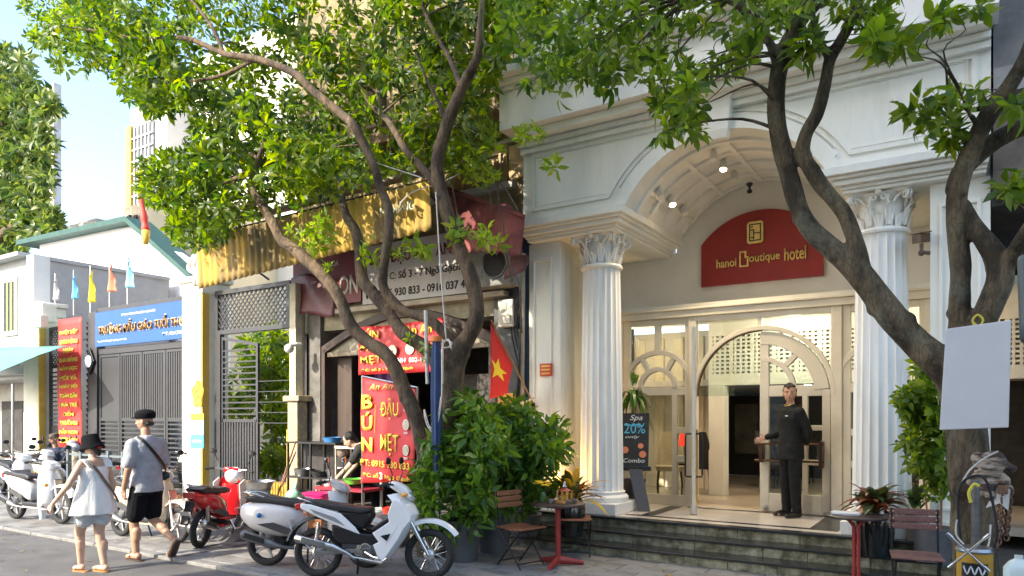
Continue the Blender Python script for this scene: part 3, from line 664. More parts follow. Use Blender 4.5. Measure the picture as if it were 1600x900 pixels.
# things hanging in the dark room
b = MB(); b.sheet(lambda a, c: V((-9.05+.75*a, 9.5+.05*math.sin(a*20), 1.2+1.55*c-.2*math.sin(a*PI)*(1-c))), 24, 6); o = tag(b.build('purple_cloth', M('purple_cloth', (.09, .03, .12), .8, .2, 5, .2), smooth=True, solid=.01), 'dark purple cloth hanging in the dark restaurant doorway', 'cloth')
b = MB(); b.box(-7.0, -6.1, 9.2, 9.26, 1.3, 2.4); tag(b.build('bamboo_screen', M('dim_pattern', (.05, .045, .04), .8, .5, 30, .6, c2=(.11, .10, .09))), 'dim patterned panel inside the doorway beside the flag', 'screen')
# upper floor
b = MB(); b.box(-10.5, XL-.12, RY+.1, 9.3, 4.6, 9.5); rb(b, 'upper_wall', M('ochre_upper', (.16, .12, .06), .85, .3, 3, .3, c2=(.34, .27, .15)))
b = MB(); b.box(-10.3, XL-.15, RY-.5, RY+.1, 6.05, 6.3); rb(b, 'balcony_slab', M('balcony_brown', (.16, .10, .06), .7, .3, 4, .2))
tile = M('beige_tile', (.42, .30, .14), .6, .15, 8, .1)
for i in range(12):
    b = MB(); x = -10.2+i*.40; b.box(x, x+.375, RY+.04, RY+.1, 5.25, 5.75); rb(b, 'wall_tile', tile, bevel=.006)
b = MB(); b.box(-10.3, -5.7, RY-.02, RY+.1, 5.12, 5.22); b.box(-10.3, -5.7, RY-.02, RY+.1, 5.78, 5.84); o = rb(b, 'string_course', M('cream_trim', (.45, .42, .35), .6, .1, 4, .1)); o['kind'] = 'stuff'
for x in (-8.6, -7.0, -6.2):
    b = MB(); b.box(x-.3, x+.3, RY+.0, RY+.11, 6.6, 8.4); wf = rb(b, 'shutter', M('shutter_brown', (.10, .06, .035), .6, .2, 4, .1), bevel=.01)
# drainpipes beside hotel and at the left
pipes = [(-5.52, RY-.05, .045, 0, 4.1, 'pipe_beige', (.42, .38, .28)), (-10.12, RY-.12, .05, .9, 3.75, 'pipe_beige', 0), (-10.27, RY-.14, .06, 1.9, 3.6, 'pipe_beige', 0)]
for i, (x, y, r, z0, z1, mn, cc) in enumerate(pipes):
    b = MB(); b.tube([(x, y, z0), (x, y, (z0+z1)/2), (x+.02, y, z1)], r, 10); rb(b, 'drainpipe', M('pipe_beige', (.38, .33, .24), .6, .25, 5, .2), smooth='auto')
b = MB()
for k in range(4):
    b.tube(spline([(-5.62+.05*k, RY-.08, 4.3), (-5.56+.03*k*math.sin(k), RY-.14, 3.6), (-5.66+.05*k, RY-.1, 3.0), (-5.5, RY-.12, 2.3+.2*k), (-5.6, RY-.1, 1.6)]), .012, 5)
rb(b, 'cables', black)
# concrete post with peeling yellow paint
cp = thing('concrete_post', 'thick grey concrete post with peeling yellow paint left of the shophouse', 'post', W(465, 800, 8.7)*V((1, 1, 0)))
b = MB(); b.box(-.13, .13, -.12, .12, 0, 2.0); b.box(-.20, .22, -.17, .17, 2.0, 2.1); b.build('shaft', M('peeling', (.30, .27, .21), .85, .3, 4, .6, c2=(.52, .40, .19), mix=(.45, .55)), cp, bevel=.02)
b = MB(); b.box(-.10, .06, -.10, .10, 2.1, 4.1); b.build('upper_shaft', M('upper_shaft', (.62, .57, .42), .8, .2, 4, .2), cp, bevel=.01)
b = MB(); b.box(-.15, -.131, -.12, .12, 0, 1.5); b.build('paint_edge', yellowed, cp)
# ---- signs
sgr = thing('red_shop_sign', 'dark red shop sign reading ON partly covered with brown tarp', 'sign', (-9.6, RY-.1, 3.55))
def q4(mb, pts, th=.04):      # flat board from four picture points on a plane Y
    P = [W(u, v, y) for u, v, y in pts]; n_ = V((0, 1, 0)); mb.add(P+[p+n_*th for p in P], [(0, 1, 2, 3), (7, 6, 5, 4), (0, 4, 5, 1), (1, 5, 6, 2), (2, 6, 7, 3), (3, 7, 4, 0)]); return mb
SY = 8.74
b = MB(); b.box(-10.3, -8.62, SY, SY+.05, 3.66, 4.62); b.build('board', M('maroon', (.16, .012, .02), .5, .15, 3, .05), sgr, world=True)
b = MB(); b.sheet(lambda a, c: V((-10.34+1.12*a, SY-.03-.02*math.sin(a*9+c*5), 3.50+.06*math.sin(a*5)+(.72-.05*a)*c)), 16, 10); b.build('tarp_cover', M('maroon_tarp', (.13, .035, .045), .45, .2, 5, .3), sgr, world=True, smooth=True, solid=.006)
off = M('offwhite_letter', (.6, .58, .52), .5, .1, 4, 0)
txt('ON', off, sgr, (-9.12, SY-.004, 3.80), height=.34, width=.44, bold=.02)
txt('HOA', off, sgr, (-9.36, SY-.004, 4.32), height=.10, width=.22, bold=.01)
swh = thing('white_shop_sign', 'grey white shop sign reading BÚN ĐẬU MẸT AN AN with phone numbers', 'sign', (-7.4, SY, 3.5))
b = MB(); b.box(-8.58, -6.22, SY, SY+.05, 3.60, 4.56); b.build('board', M('sign_white', (.50, .48, .46), .6, .1, 3, .03), swh, world=True)
mar = M('maroon_letter', (.13, .01, .02), .5, .1, 3, 0); drk = M('dark_letter', (.03, .02, .02), .5, .1, 3, 0)
txt('BÚN ĐẬU MẸT AN AN', mar, swh, (-8.42, SY-.004, 4.18), width=2.05, height=.30, bold=.025)
txt('ĐC: Số 3 - 7 Ngõ Gạch', drk, swh, (-8.1, SY-.004, 3.92), width=1.55, height=.19, bold=.012)
txt('ĐT 0915 930 833 - 0916 037 485', drk, swh, (-8.5, SY-.004, 3.68), width=2.2, height=.135, bold=.014)
b = MB(); b.box(-9.35, -5.75, SY-.02, SY+.3, 3.50, 3.58); rb(b, 'sign_ledge', M('ledge', (.42, .36, .27), .7, .2, 4, .1), bevel=.006)
# hanging red banner in doorway
ban = thing('hanging_red_banner', 'red banner with yellow BÚN ĐẬU MẸT lettering hung across the doorway', 'banner', (-8.0, 8.6, 2.5))
A_, B_, C3, D3 = W(558, 512, 8.6), W(694, 496, 8.6), W(692, 580, 8.6), W(560, 586, 8.6)
b = MB(); b.sheet(lambda a, c: (D3.lerp(C3, a)).lerp(A_.lerp(B_, a), c)+V((0, .02*math.sin(a*14+c*3), -.02*math.sin(a*PI)*c)), 24, 8); red = M('banner_red', (.46, .02, .025), .55, .12, 2.5, .5, c2=(.62, .03, .03), bscale=4); b.build('cloth', red, ban, world=True, smooth=True, solid=.004)
yel = M('banner_yellow', (.85, .62, .05), .5, .1, 3, 0); wht = M('banner_white', (.8, .78, .74), .5, .1, 3, 0)
for s, u, v, wd, hh, mt in (('BÚN', 562, 531, .42, .17, yel), ('ĐẬU', 562, 552, .42, .15, yel), ('MẸT', 563, 571, .48, .15, yel), ('An An', 632, 523, .55, .14, yel), ('NINH  002-106', 612, 568, .75, .08, wht), ('ĐC: số 3 - 7 Ngõ Gạch', 565, 582, 1.1, .07, yel)):
    p = W(u, v, 8.565); txt(s, mt, ban, p, width=wd, height=hh, bold=.02, ext=.003)
for u, v in ((613, 548), (640, 545)):
    p = W(u, v, 8.56); b = MB(); b.lathe(p, [(.09, -.004), (.09, .004)], 20, axis=1); b.build('dish_photo', M('dish', (.35, .32, .2), .5, .5, 26, .1, c2=(.6, .62, .5)), ban, world=True)
# standing red menu banner with metal frame
mb_ = thing('standing_menu_banner', 'tall red banner with yellow BÚN ĐẬU MẸT lettering standing on the pavement', 'banner', (-7.25, 7.2, 0))
P0 = W(566, 590, 7.35); P1 = W(653, 608, 7.0); Pb0 = W(563, 755, 7.35); Pb1 = W(648, 752, 7.0)
ux = (P1-P0); ux.z = 0; wlen = ux.length; ux.normalize(); nrm = V((ux.y, -ux.x, 0))
b = MB(); b.sheet(lambda a, c: Pb0.lerp(Pb1, a).lerp(P0.lerp(P1, a), c)-nrm*.015*math.sin(c*7+a*3), 14, 18); b.build('cloth', red, mb_, world=True, smooth=True, solid=.004)
b = MB(); b.tube([P0+V((0, 0, .02)), V((P0.x, P0.y, .0))], .013, 8); b.build('frame_pole', steel, mb_, world=True)
b = MB(); b.tube([P1+V((0, 0, .02)), V((P1.x, P1.y, .0))], .013, 8); b.build('frame_pole', steel, mb_, world=True)
b = MB(); b.tube([P0+V((0, 0, .02)), P1+V((0, 0, .02))], .013, 8); b.build('frame_rail', steel, mb_, world=True)
rotm = Matrix.Rotation(math.atan2(ux.y, ux.x), 4, 'Z'); Hh = (P0.z-Pb0.z)
def mtx(s, fx, fz, wd, hh, mt, bold=.02, shear=0):
    p = Pb0+ux*(wlen*fx)+V((0, 0, Hh*fz))+nrm*.028; txt(s, mt, mb_, p, width=wd*wlen, height=hh*Hh, rot=rotm, bold=bold, ext=.003, shear=shear)
for s, z, h in (('B', .70, .135), ('Ú', .50, .175), ('N', .305, .135)): mtx(s, .06, z, .21, h, yel, .035)
for s, z, h in (('ĐẬU', .60, .20), ('MẸT', .28, .20)): mtx(s, .42, z, .32, h, yel, .010)
mtx('An An', .2, .875, .45, .06, M('banner_gold', (.6, .42, .10), .5, .1, 3, 0), .02, .3)
mtx('ĐT: 0915 930 833', .03, .17, .9, .065, yel, .02); mtx('ĐC: số 3 Ngõ Gạch', .08, .06, .85, .06, yel, .015); mtx('3', .40, .06, .06, .065, wht, .03)
b = MB(); b.bar(Pb0+ux*.285*wlen*1.1+V((0, 0, Hh*.48))+nrm*.028, Pb0+ux*.30*wlen*1.1+V((0, 0, Hh*.74))+nrm*.028, .012, .004); b.build('stroke', yel, mb_, world=True)
for fz in (.76, .56, .34):
    p = Pb0+ux*wlen*.87+V((0, 0, Hh*fz))+nrm*.03; b = MB(); b.loft([[p+nrm*d+ux*.07*math.cos(t*PI/10)+V((0, 0, .07*math.sin(t*PI/10))) for t in range(20)] for d in (0, .004)]); b.build('dish_photo', wht, mb_, world=True)
    b = MB(); b.loft([[p+nrm*d+ux*.06*math.cos(t*PI/10)+V((0, 0, .06*math.sin(t*PI/10))) for t in range(20)] for d in (.005, .008)]); b.build('dish_photo', MATS['dish'], mb_, world=True)
    txt('25K', wht, mb_, p+V((0, 0, -.12))-ux*.05, width=.1, height=.03, rot=rotm, bold=.02, ext=.003)
# electric meter, AC unit
mt = thing('meter_box', 'beige electric meter box on the dark pier beside the hotel', 'meter', W(796, 512, 8.86))
b = MB(); b.box(-.13, .13, -.12, .02, 0, .40); b.build('case', M('meter_beige', (.55, .52, .42), .5, .15, 6, .05), mt, bevel=.02)
b = MB(); b.box(-.07, .03, -.13, -.12, .24, .36); b.build('dial_window', M('dial', (.35, .36, .33), .2, .3, 20, 0), mt)
b = MB(); b.box(-.03, .10, -.145, -.12, .04, .17); b.build('cover', MATS['meter_beige'], mt, bevel=.01)
ac = thing('air_conditioner', 'old outdoor air conditioner unit under the red awning', 'air conditioner', W(778, 440, 8.7))
b = MB(); b.box(-.42, .34, -.2, .15, -.1, .52); b.build('case', M('ac_grey', (.20, .20, .18), .6, .3, 5, .2), ac, bevel=.02)
b = MB(); b.lathe((.08, -.205, .22), [(.22, 0), (.22, -.012), (.19, -.012), (.19, 0)], 24, axis=1); b.build('fan_ring', black, ac)
b = MB(); b.lathe((.08, -.203, .22), [(.185, 0), (.185, -.004)], 24, axis=1); b.build('fan_opening', darkwall, ac)
for k in range(9): b = MB(); b.box(-.38, -.14, -.212, -.2, .0+k*.055, .025+k*.055); b.build('grille_slat', MATS['ac_grey'], ac)
# ---- yellow awning (vinyl valance, corrugated roof)
ay = thing('yellow_awning', 'stained yellow corrugated awning sheet over the shop signs', 'awning', (-9, 7.6, 3.9))
def yaw(a, c):      # a along, c 0 bottom 1 top
    x = -11.35+5.2*a; zb = 3.97+.30*a; zt = 4.80+.10*a
    yb = 7.55; return V((x, 7.55+.016*math.cos(a*2*PI*34)-.06*c*c, zb+(zt-zb)*c-(.03*abs(math.sin(a*2*PI*34/2)) if c == 0 else 0)))
b = MB(); b.sheet(yaw, 272, 8)
m = M('awning_yellow', (.13, .11, .08), .92, .3, 1.2, .25, c2=(.50, .33, .07), mix=(.38, .58), stretch=(1, 1, .35), bscale=20)
b.build('valance', m, ay, world=True, smooth=True, solid=.004)
txt('NG HÀNG', M('faded_print', (.42, .42, .30), .7, .3, 12, .05), ay, (-6.95, 7.42, 4.52), width=.62, height=.16, bold=.03)
b = MB(); b.sheet(lambda a, c: V((-11.2+5.3*a, 7.45+1.4*c, 4.95+.10*a+.55*c+.02*math.cos(a*2*PI*40))), 320, 3); b.build('corrugated_sheet', M('rusty_sheet', (.16, .14, .12), .7, .3, 3, .3, c2=(.28, .25, .21)), ay, world=True, smooth=True, solid=.004)
for x in (-11.1, -8.6, -6.3):
    b = MB(); b.tube([(x, 8.85, 4.3), (x, 7.6, 4.85)], .02, 6); b.build('strut', darkmetal, ay, world=True)
b = MB(); b.tube([(-11.3, 7.6, 4.86), (-6.1, 7.6, 4.95)], .02, 6); b.build('rail', darkmetal, ay, world=True)
# ---- red awning
ar = thing('red_awning', 'torn faded red vinyl awning with scalloped edge next to hotel', 'awning', (-5.7, 7.9, 4.2))
A1, B1, A2, B2 = W(690, 292, 8.3), W(818, 338, 7.9), W(700, 395, 8.1), W(815, 400, 7.7)
def raw(a, c):
    p = A2.lerp(B2, a).lerp(A1.lerp(B1, a), c); p = p+V((0, .03*math.sin(a*12+c*2), 0))
    if c == 0: p.z += .05*abs(math.sin(a*PI*9))-.05*(a > .8)*math.sin((a-.8)*5*PI)
    return p
b = MB(); b.sheet(raw, 72, 10); mr = M('awning_red', (.13, .03, .03), .85, .25, 2.5, .25, c2=(.27, .08, .07)); b.build('front_valance', mr, ar, world=True, smooth=True, solid=.005)
b = MB(); b.sheet(lambda a, c: A1.lerp(B1, a).lerp(V((A1.x+(B1.x-.75-A1.x)*a, 8.65, 4.93-.12*a)), c), 12, 4); b.build('top_sheet', mr, ar, world=True, smooth=True, solid=.005)
b = MB(); b.tube([A1, B1], .03, 8); b.build('front_rail', mr, ar, world=True)
b = MB(); p = W(790, 400, 7.9); b.sheet(lambda a, c: p+V((.28*a, .1*a+.04*math.sin(c*5), -.32*c*(1-.35*a))), 6, 8); b.build('torn_flap', M('flap_brown', (.14, .06, .05), .8, .3, 5, .3), ar, world=True, smooth=True, solid=.005)
# creeper stems over the awning
b = MB()
for k, pts in enumerate((((800, 440), (790, 400), (786, 350), (778, 300), (785, 240)), ((740, 470), (735, 420), (722, 370), (712, 320), (700, 250)), ((815, 520), (812, 450), (800, 420), (790, 380)), ((770, 330), (765, 285), (785, 290), (810, 330)))):
    b.tube(spline([W(u, v, 7.75-.1*k) for u, v in pts]), .012, 5)
tag(b.build('dry_creeper', M('creeper_bark', (.12, .09, .07), .9, .3, 10, .3), smooth=True), 'bare grey creeper stems trailing over the red awning', 'vine')

# ================================================================== SCHOOL FRONT
GY = 9.0
school = thing('primary_school', 'white rendered school front with yellow edged pillars and grey metal gates', 'school', (-15, GY, 0))
def ss(b, n, m, **k): return b.build(n, m, school, world=True, **k)
pil = M('pillar_cream', (.68, .64, .54), .7, .06, 3, .15, c2=(.78, .76, .68)); yl = M('pillar_yellow', (.60, .40, .08), .6, .12, 5, .1)
for nm, x0, x1, h in (('gate_pillar', -13.7, -13.0, 4.45), ('gate_pillar', -20.6, -19.75, 4.5)):
    b = MB(); b.box(x0, x1, GY-.25, GY+.35, 0, h); ss(b, nm, pil, bevel=.02)
    b = MB(); b.box(x1-(.05 if x1 > -15 else .04), x1+.012, GY-.262, GY-.1, 0, h-.2); ss(b, 'yellow_edge', yl, bevel=.01)
    b = MB(); b.box(x0-.08, x1+.08, GY-.33, GY+.42, h, h+.12); b.box(x0-.03, x1+.03, GY-.28, GY+.38, h-.25, h-.002); ss(b, 'pillar_cap', pil, bevel=.03)
# broken plaster scroll on the pillar near the awning
b = MB(); c0 = W(312, 425, GY-.35)
for k in range(3): b.tube(spline([c0+V((-.15+.12*k, 0, .35)), c0+V((-.28+.16*k, -.05, .1)), c0+V((-.05+.1*k, -.05, -.05)), c0+V((-.15+.12*k, 0, -.25))]), [.05]*19, 8)
tag(b.build('plaster_scroll', M('scroll_white', (.65, .60, .50), .8, .1, 8, .3), smooth=True), 'broken cream plaster scroll under the left end of the yellow awning', 'ornament')
# left gate with blue sign
def gm(b, n, m=darkmetal, **k): return ss(b, n, m, **k)
b = MB(); b.box(-17.75, -17.35, GY-.08, GY+.12, 0, 4.2); gm(b, 'gate_post', bevel=.01)
b = MB(); b.box(-17.35, -13.72, GY-.06, GY+.08, 4.17, 4.27); gm(b, 'gate_beam', bevel=.01)
b = MB(); b.box(-17.35, -13.72, GY-.04, GY+.08, 3.18, 3.32); gm(b, 'gate_beam', bevel=.01)
for i in range(4):
    x0 = -17.33+i*.905; x1 = x0+.88
    b = MB(); b.sweep([(x0+.03, .16), (x1-.03, .16), (x1-.03, 3.14), (x0+.03, 3.14)], .06, GY-.03, GY+.03, closed=True); b.box(x0+.06, x1-.06, GY-.025, GY+.025, 1.62, 1.70); gm(b, 'gate_leaf_frame', bevel=.004)
    if i == 0: b = MB(); b.box(x0+.06, x1-.06, GY-.008, GY+.008, 1.7, 3.11); gm(b, 'gate_panel')
    else:
        for k in range(9):
            xx = x0+.075+k*.085; b = MB(); b.box(xx, xx+.055, GY-.018, GY+.012, 1.7, 3.11); gm(b, 'gate_rib')
    for k in range(14):
        z = .24+k*.10; b = MB(); b.box(x0+.06, x1-.06, GY-.02, GY+.02, z, z+.035); gm(b, 'gate_slat')
# narrow left bay with lattice
b = MB(); b.sweep([(-19.7, .1), (-18.85, .1), (-18.85, 3.95), (-19.7, 3.95)], .07, GY-.03, GY+.03, closed=True); b.box(-19.7, -18.85, GY-.03, GY+.03, 2.95, 3.03); gm(b, 'side_frame')
b = MB(); b.box(-19.66, -18.88, GY-.01, GY+.01, .12, 1.5); gm(b, 'gate_panel')
for k in range(13): b = MB(); z = 1.56+k*.105; b.box(-19.66, -18.88, GY-.02, GY+.02, z, z+.035); gm(b, 'gate_slat')
def lattice(x0, x1, z0, z1, y, st, nm, par):
    q = MB(); n_ = int((x1-x0+z1-z0)/st)
    for s in (1, -1):
        for k in range(n_+1):
            t = k*st
            if s == 1: a = (x0+t-(z1-z0), z0); c = (x0+t, z1)
            else: a = (x0+t-(z1-z0), z1); c = (x0+t, z0)
            (ax, az_), (cx, cz) = a, c
            if ax < x0: f = (x0-ax)/(cx-ax); az_ += (cz-az_)*f; ax = x0
            if cx > x1: f = (x1-ax)/(cx-ax); cz = az_+(cz-az_)*f; cx = x1
            if cx-ax > .02: q.bar((ax, y+.012*s, az_), (cx, y+.012*s, cz), .018, .02)
    o = q.build(nm, darkmetal, par, world=True); o['kind'] = 'stuff'
lattice(-19.66, -18.88, 3.04, 3.92, GY, .12, 'lattice', school)
lattice(-17.95, -17.76, .1, 4.0, GY, .14, 'lattice', school)
# right gate (between pillar and concrete post), open leaf
b = MB(); b.sweep([(-12.86, 3.42), (-10.70, 3.42), (-10.70, 4.22), (-12.86, 4.22)], .09, GY-.04, GY+.04, closed=True); gm(b, 'gate_transom_frame', bevel=.005)
lattice(-12.82, -10.74, 3.46, 4.18, GY, .13, 'lattice', school)
b = MB(); b.box(-12.9, -12.72, GY-.05, GY+.05, 0, 3.4); gm(b, 'gate_post', bevel=.005)
b = MB(); b.box(-12.72, -11.75, GY-.02, GY+.02, .15, 1.65); 
gl_x0, gl_x1 = -12.70, -11.62
b = MB(); b.sweep([(gl_x0, .12), (gl_x1, .12), (gl_x1, 3.12), (gl_x0, 3.3)], .06, GY-.02, GY+.03, closed=True); b.box(gl_x0, gl_x1, GY-.02, GY+.02, 1.62, 1.68); gm(b, 'gate_leaf_frame')
for k in range(13): b = MB(); xx = gl_x0+.05+k*.083; b.box(xx, xx+.045, GY-.012, GY+.012, .15, 1.62); gm(b, 'gate_bar')
for k in range(12): b = MB(); z = 1.76+k*.115; b.box(gl_x0+.03, gl_x1-.03, GY-.015, GY+.015, z, z+.03); gm(b, 'gate_slat')
for k in range(5): b = MB(); z = 1.0+k*.2; b.box(-11.6, -10.7, GY-.01, GY+.012, z+.6, z+.615); gm(b, 'gate_wire')
# blue sign
bs = thing('blue_school_sign', 'long blue school signboard with dark gold raised letters over the grey gate', 'sign', (-15.5, GY-.1, 3.35))
b = MB(); b.box(-17.33, -13.73, GY-.12, GY-.065, 3.36, 4.16); b.build('board', M('school_blue', (.004, .07, .30), .4, .1, 2, .02), bs, world=True)
wh2 = M('sign_letter_white', (.82, .84, .86), .5, .05, 3, 0); gd = M('school_gold', (.30, .16, .05), .4, .4, 10, .1, metal=.5)
txt('ỦY BAN NHÂN DÂN QUẬN HOÀN KIẾM', wh2, bs, (-16.2, GY-.122, 3.99), width=1.35, height=.085, bold=.02)
txt('TRƯỜNG MẪU GIÁO TUỔI THƠ', wh2, bs, (-17.18, GY-.122, 3.62), width=3.38, height=.30, bold=.05, ext=.01)
txt('TRƯỜNG MẪU GIÁO TUỔI THƠ', gd, bs, (-17.16, GY-.135, 3.635), width=3.36, height=.27, bold=.02, ext=.02)
txt('ĐC: 45 PHỐ NGÕ GẠCH, HÀ NỘI', wh2, bs, (-17.25, GY-.122, 3.44), width=1.25, height=.075, bold=.02)
txt('ĐT: 024.3825', wh2, bs, (-14.6, GY-.122, 3.46), width=.8, height=.075, bold=.02)
# red vertical banner
rv = thing('red_vertical_banner', 'tall red vertical banner with rows of yellow text beside the blue sign', 'banner', (-18.2, GY-.2, 1.0))
b = MB(); b.sheet(lambda a, c: V((-18.92+1.12*a, GY-.2+.015*math.sin(c*9), .98+3.12*c)), 6, 20); b.build('cloth', M('banner_red2', (.62, .035, .03), .6, .1, 2, .04), rv, world=True, smooth=True, solid=.006)
rows = ('NHIỆT LIỆT', 'CHÀO MỪNG', 'NGÀY', 'KHAI GIẢNG', 'NĂM HỌC', 'MỚI VÀ', 'NGÀY HỘI', 'TOÀN DÂN', 'ĐƯA TRẺ', 'ĐẾN', 'TRƯỜNG', 'MẦM NON', '2022-2023')
for k, s in enumerate(rows):
    wd = .50 if len(s) < 5 else .86
    txt(s, yel, rv, (-18.36-wd/2, GY-.225, 3.70-k*.218), width=wd, height=.135, bold=.06)
# clock-like lamp ornament, flags
ck = thing('gate_clock', 'small round white clock in a black diamond frame on the gate', 'clock', W(142, 575, GY-.1))
b = MB(); b.prism([(0, -.16), (.2, .15), (0, .48), (-.2, .15)], -.04, .0); b.build('frame', black, ck, bevel=.01)
b = MB(); b.lathe((0, -.05, .15), [(.14, 0), (.14, -.02), (.12, -.025)], 20, axis=1); b.build('dial', wh2, ck)
def flag(u, v0, v1, u2, y, c, lab, lean=0):
    top = W(u, v0, y); bot = W(u+lean, v1, y); t = thing('pennant_flag', lab, 'flag', bot, group='small pennants along the top of the school gate')
    q = MB(); q.tube([bot, top+V((0, 0, .08))], .012, 6); q.build('pole', steel, t, world=True)
    wd = W(u2, v0, y).x-top.x; H_ = (top.z-bot.z)*.62
    q = MB(); q.sheet(lambda a, c_: top+V((wd*a*(.25+.75*c_)*(1-.25*math.sin(c_*PI)), .05*math.sin(a*6+c_*5), -H_*c_-.10*a*(1-c_)*3*H_)), 8, 12); q.build('cloth', M(lab[:12], c, .7, .12, 6, .1), t, world=True, smooth=True, solid=.004)
FY = GY+.1
flag(86, 432, 492, 94, FY, (.55, .5, .5), 'grey white pennant, leftmost of the pennants'); flag(115, 427, 492, 124, FY, (.15, .5, .75), 'blue pennant with white pattern left of the yellow one')
flag(141, 420, 505, 152, FY, (.9, .7, .02), 'bright yellow pennant above the gate clock'); flag(171, 410, 485, 186, FY, (.75, .22, .13), 'coral red pennant over the blue sign'); flag(199, 401, 480, 214, FY, (.25, .6, .72), 'pale turquoise pennant, rightmost over the blue sign')
bf = thing('furled_red_flag', 'long furled red flag with yellow tip hanging before the gable', 'flag', W(226, 385, 8.5))
b = MB(); pts = [W(218, 275, 8.5), W(221, 310, 8.5), W(226, 345, 8.5), W(228, 362, 8.5)]; b.tube(spline(pts), [.025+.06*(i/18)**.7+.012*math.sin(i*1.3) for i in range(19)], 10); b.build('cloth', M('flag_red', (.6, .05, .03), .6, .15, 5, .2), bf, world=True, smooth=True)
b = MB(); b.tube([W(228, 360, 8.5), W(228, 371, 8.5), W(227, 382, 8.5)], [.082, .075, .05], 10); b.build('yellow_tip', yellowed, bf, world=True, smooth=True)
b = MB(); b.tube([W(216, 255, 8.5), W(226, 362, 8.5)], .015, 6); b.build('pole', steel, bf, world=True)
# plaques on the right pillar
pl = thing('yellow_flower_plaque', 'yellow flower shaped plaque on the cream gate pillar', 'sign', W(310, 638, GY-.26))
b = MB(); pts = []
for i in range(40): a = 2*PI*i/40; r = .20*(1+.13*math.cos(5*(a-PI/2))); pts.append((r*math.cos(a)*.9, .28+r*math.sin(a)*1.3))
b.prism(pts, -.02, .0); b.build('plate', M('plaque_yellow', (.85, .50, .03), .5, .1, 3, 0), pl)
b = MB(); b.sweep([(p[0]*.88, .28+(p[1]-.28)*.88) for p in pts], .012, -.026, -.02, closed=True); b.sweep(spline([(.05, .36), (-.03, .34), (0, .28), (.05, .22), (-.05, .20)]) and [(.05, .37), (-.04, .34), (.0, .28), (.05, .23), (-.05, .19)], .014, -.026, -.02); b.build('line_drawing', drk, pl)
bp_ = thing('blue_notice', 'light blue and yellow notice boards on the cream gate pillar', 'sign', W(309, 700, GY-.26))
for z0, z1, m_ in ((0, .26, M('notice_blue', (.08, .38, .68), .5, .1, 3, 0)), (.27, .56, M('notice_pale', (.30, .58, .66), .5, .1, 3, 0)), (.57, .70, MATS['plaque_yellow'])):
    b = MB(); b.box(-.22, .22, -.02, 0, z0, z1); b.build('plate', m_, bp_)
txt('AN TOÀN', wh2, bp_, (-.15, -.022, .1), width=.3, height=.08, world=False, bold=.02); txt('GIAO THÔNG', wh2, bp_, (-.19, -.022, .38), width=.38, height=.07, world=False, bold=.02)
bn2 = thing('small_blue_notice', 'small dark blue notice on the grey gate left of red banner', 'sign', W(98, 665, GY-.05)); b = MB(); b.box(-.2, .2, -.02, 0, 0, .45); b.build('plate', M('navy_notice', (.03, .1, .25), .5, .1, 3, 0), bn2)
for z in (.10, .2, .3): txt('CHÚ Ý', wh2, bn2, (-.14, -.022, z), width=.28, height=.06, world=False, bold=.02)
# dome camera on the post
dc = thing('dome_camera', 'white dome camera on the post under the yellow awning', 'camera', W(462, 545, 8.5))
b = MB(); b.sph((-.05, -.1, 0), .085); b.build('dome', M('cam_white', (.6, .6, .6), .3, .1, 5, 0), dc, smooth=True)
b = MB(); b.tube([(-.05, -.1, .05), (0, .02, .08), (.02, .1, .08)], .035, 8); b.build('arm', MATS['cam_white'], dc)
# ---- school hall behind the gates
hall = thing('school_hall', 'white gabled school hall with green roof edge behind the gate', 'building', (-20, 14, 0))
HYY = 13.5
gp = [W(62, 378, HYY), W(215, 352, HYY), W(300, 412, HYY)]
b = MB(); b.prism([(gp[0].x, 0), (gp[2].x+1.5, 0), (gp[2].x+1.5, gp[2].z-1.0), (gp[2].x, gp[2].z), (gp[1].x, gp[1].z), (gp[0].x, gp[0].z)], HYY, HYY+.3); b.build('gable_wall', M('hall_white', (.78, .78, .78), .7, .04, 1, .03), hall, world=True)
for a_, c_ in ((gp[0]+V((-.9, 0, -.12)), gp[1]), (gp[1], gp[2]+V((1.4, 0, -1.2)))):
    b = MB(); d_ = (c_-a_); b.obox((a_+c_)/2+V((0, .0, .12)), d_/2, (0, .45, 0), V((0, 0, .09))); b.build('roof_slope', M('green_roof', (.015, .07, .055), .6, .2, 3, .1), hall, world=True)
for k in range(5):
    x = gp[0].x+2.0+k*2.2; b = MB(); b.box(x, x+.03, HYY-.02, HYY, 0, 7.2-abs(x-gp[1].x)*.1); b.build('panel_joint', M('joint_grey', (.45, .45, .45), .7, .1, 3, 0), hall, world=True)
b = MB(); p0, p1 = W(185, 475, HYY), W(225, 500, HYY)
# far left building with shutter window
lb = thing('grey_left_building', 'grey rendered building with shuttered window and green tarp at left edge', 'building', (-24, 9, 0))
LYY = 9.2; gx = W(45, 600, LYY).x
b = MB(); b.box(gx-14, gx, LYY, LYY+4, 2.75, W(45, 402, LYY).z); b.build('upper_wall', M('left_grey', (.36, .36, .37), .7, .08, 3, .1), lb, world=True)
b = MB(); b.box(gx-14, gx+.1, LYY+1.2, LYY+4, 0, 2.8); b.build('ground_wall', M('left_ground', (.40, .38, .34), .7, .1, 3, .1), lb, world=True)
b = MB(); b.box(gx-14, gx+.06, LYY-.25, LYY+.0, 2.85, 3.15); b.build('cornice', MATS['left_grey'], lb, world=True, bevel=.03)
b = MB(); b.box(gx-14, gx+.06, LYY-.3, LYY+4, W(45, 402, LYY).z, W(45, 396, LYY).z); b.build('roof_edge', MATS['left_grey'], lb, world=True)
p0, p1 = W(7, 440, LYY), W(27, 520, LYY)
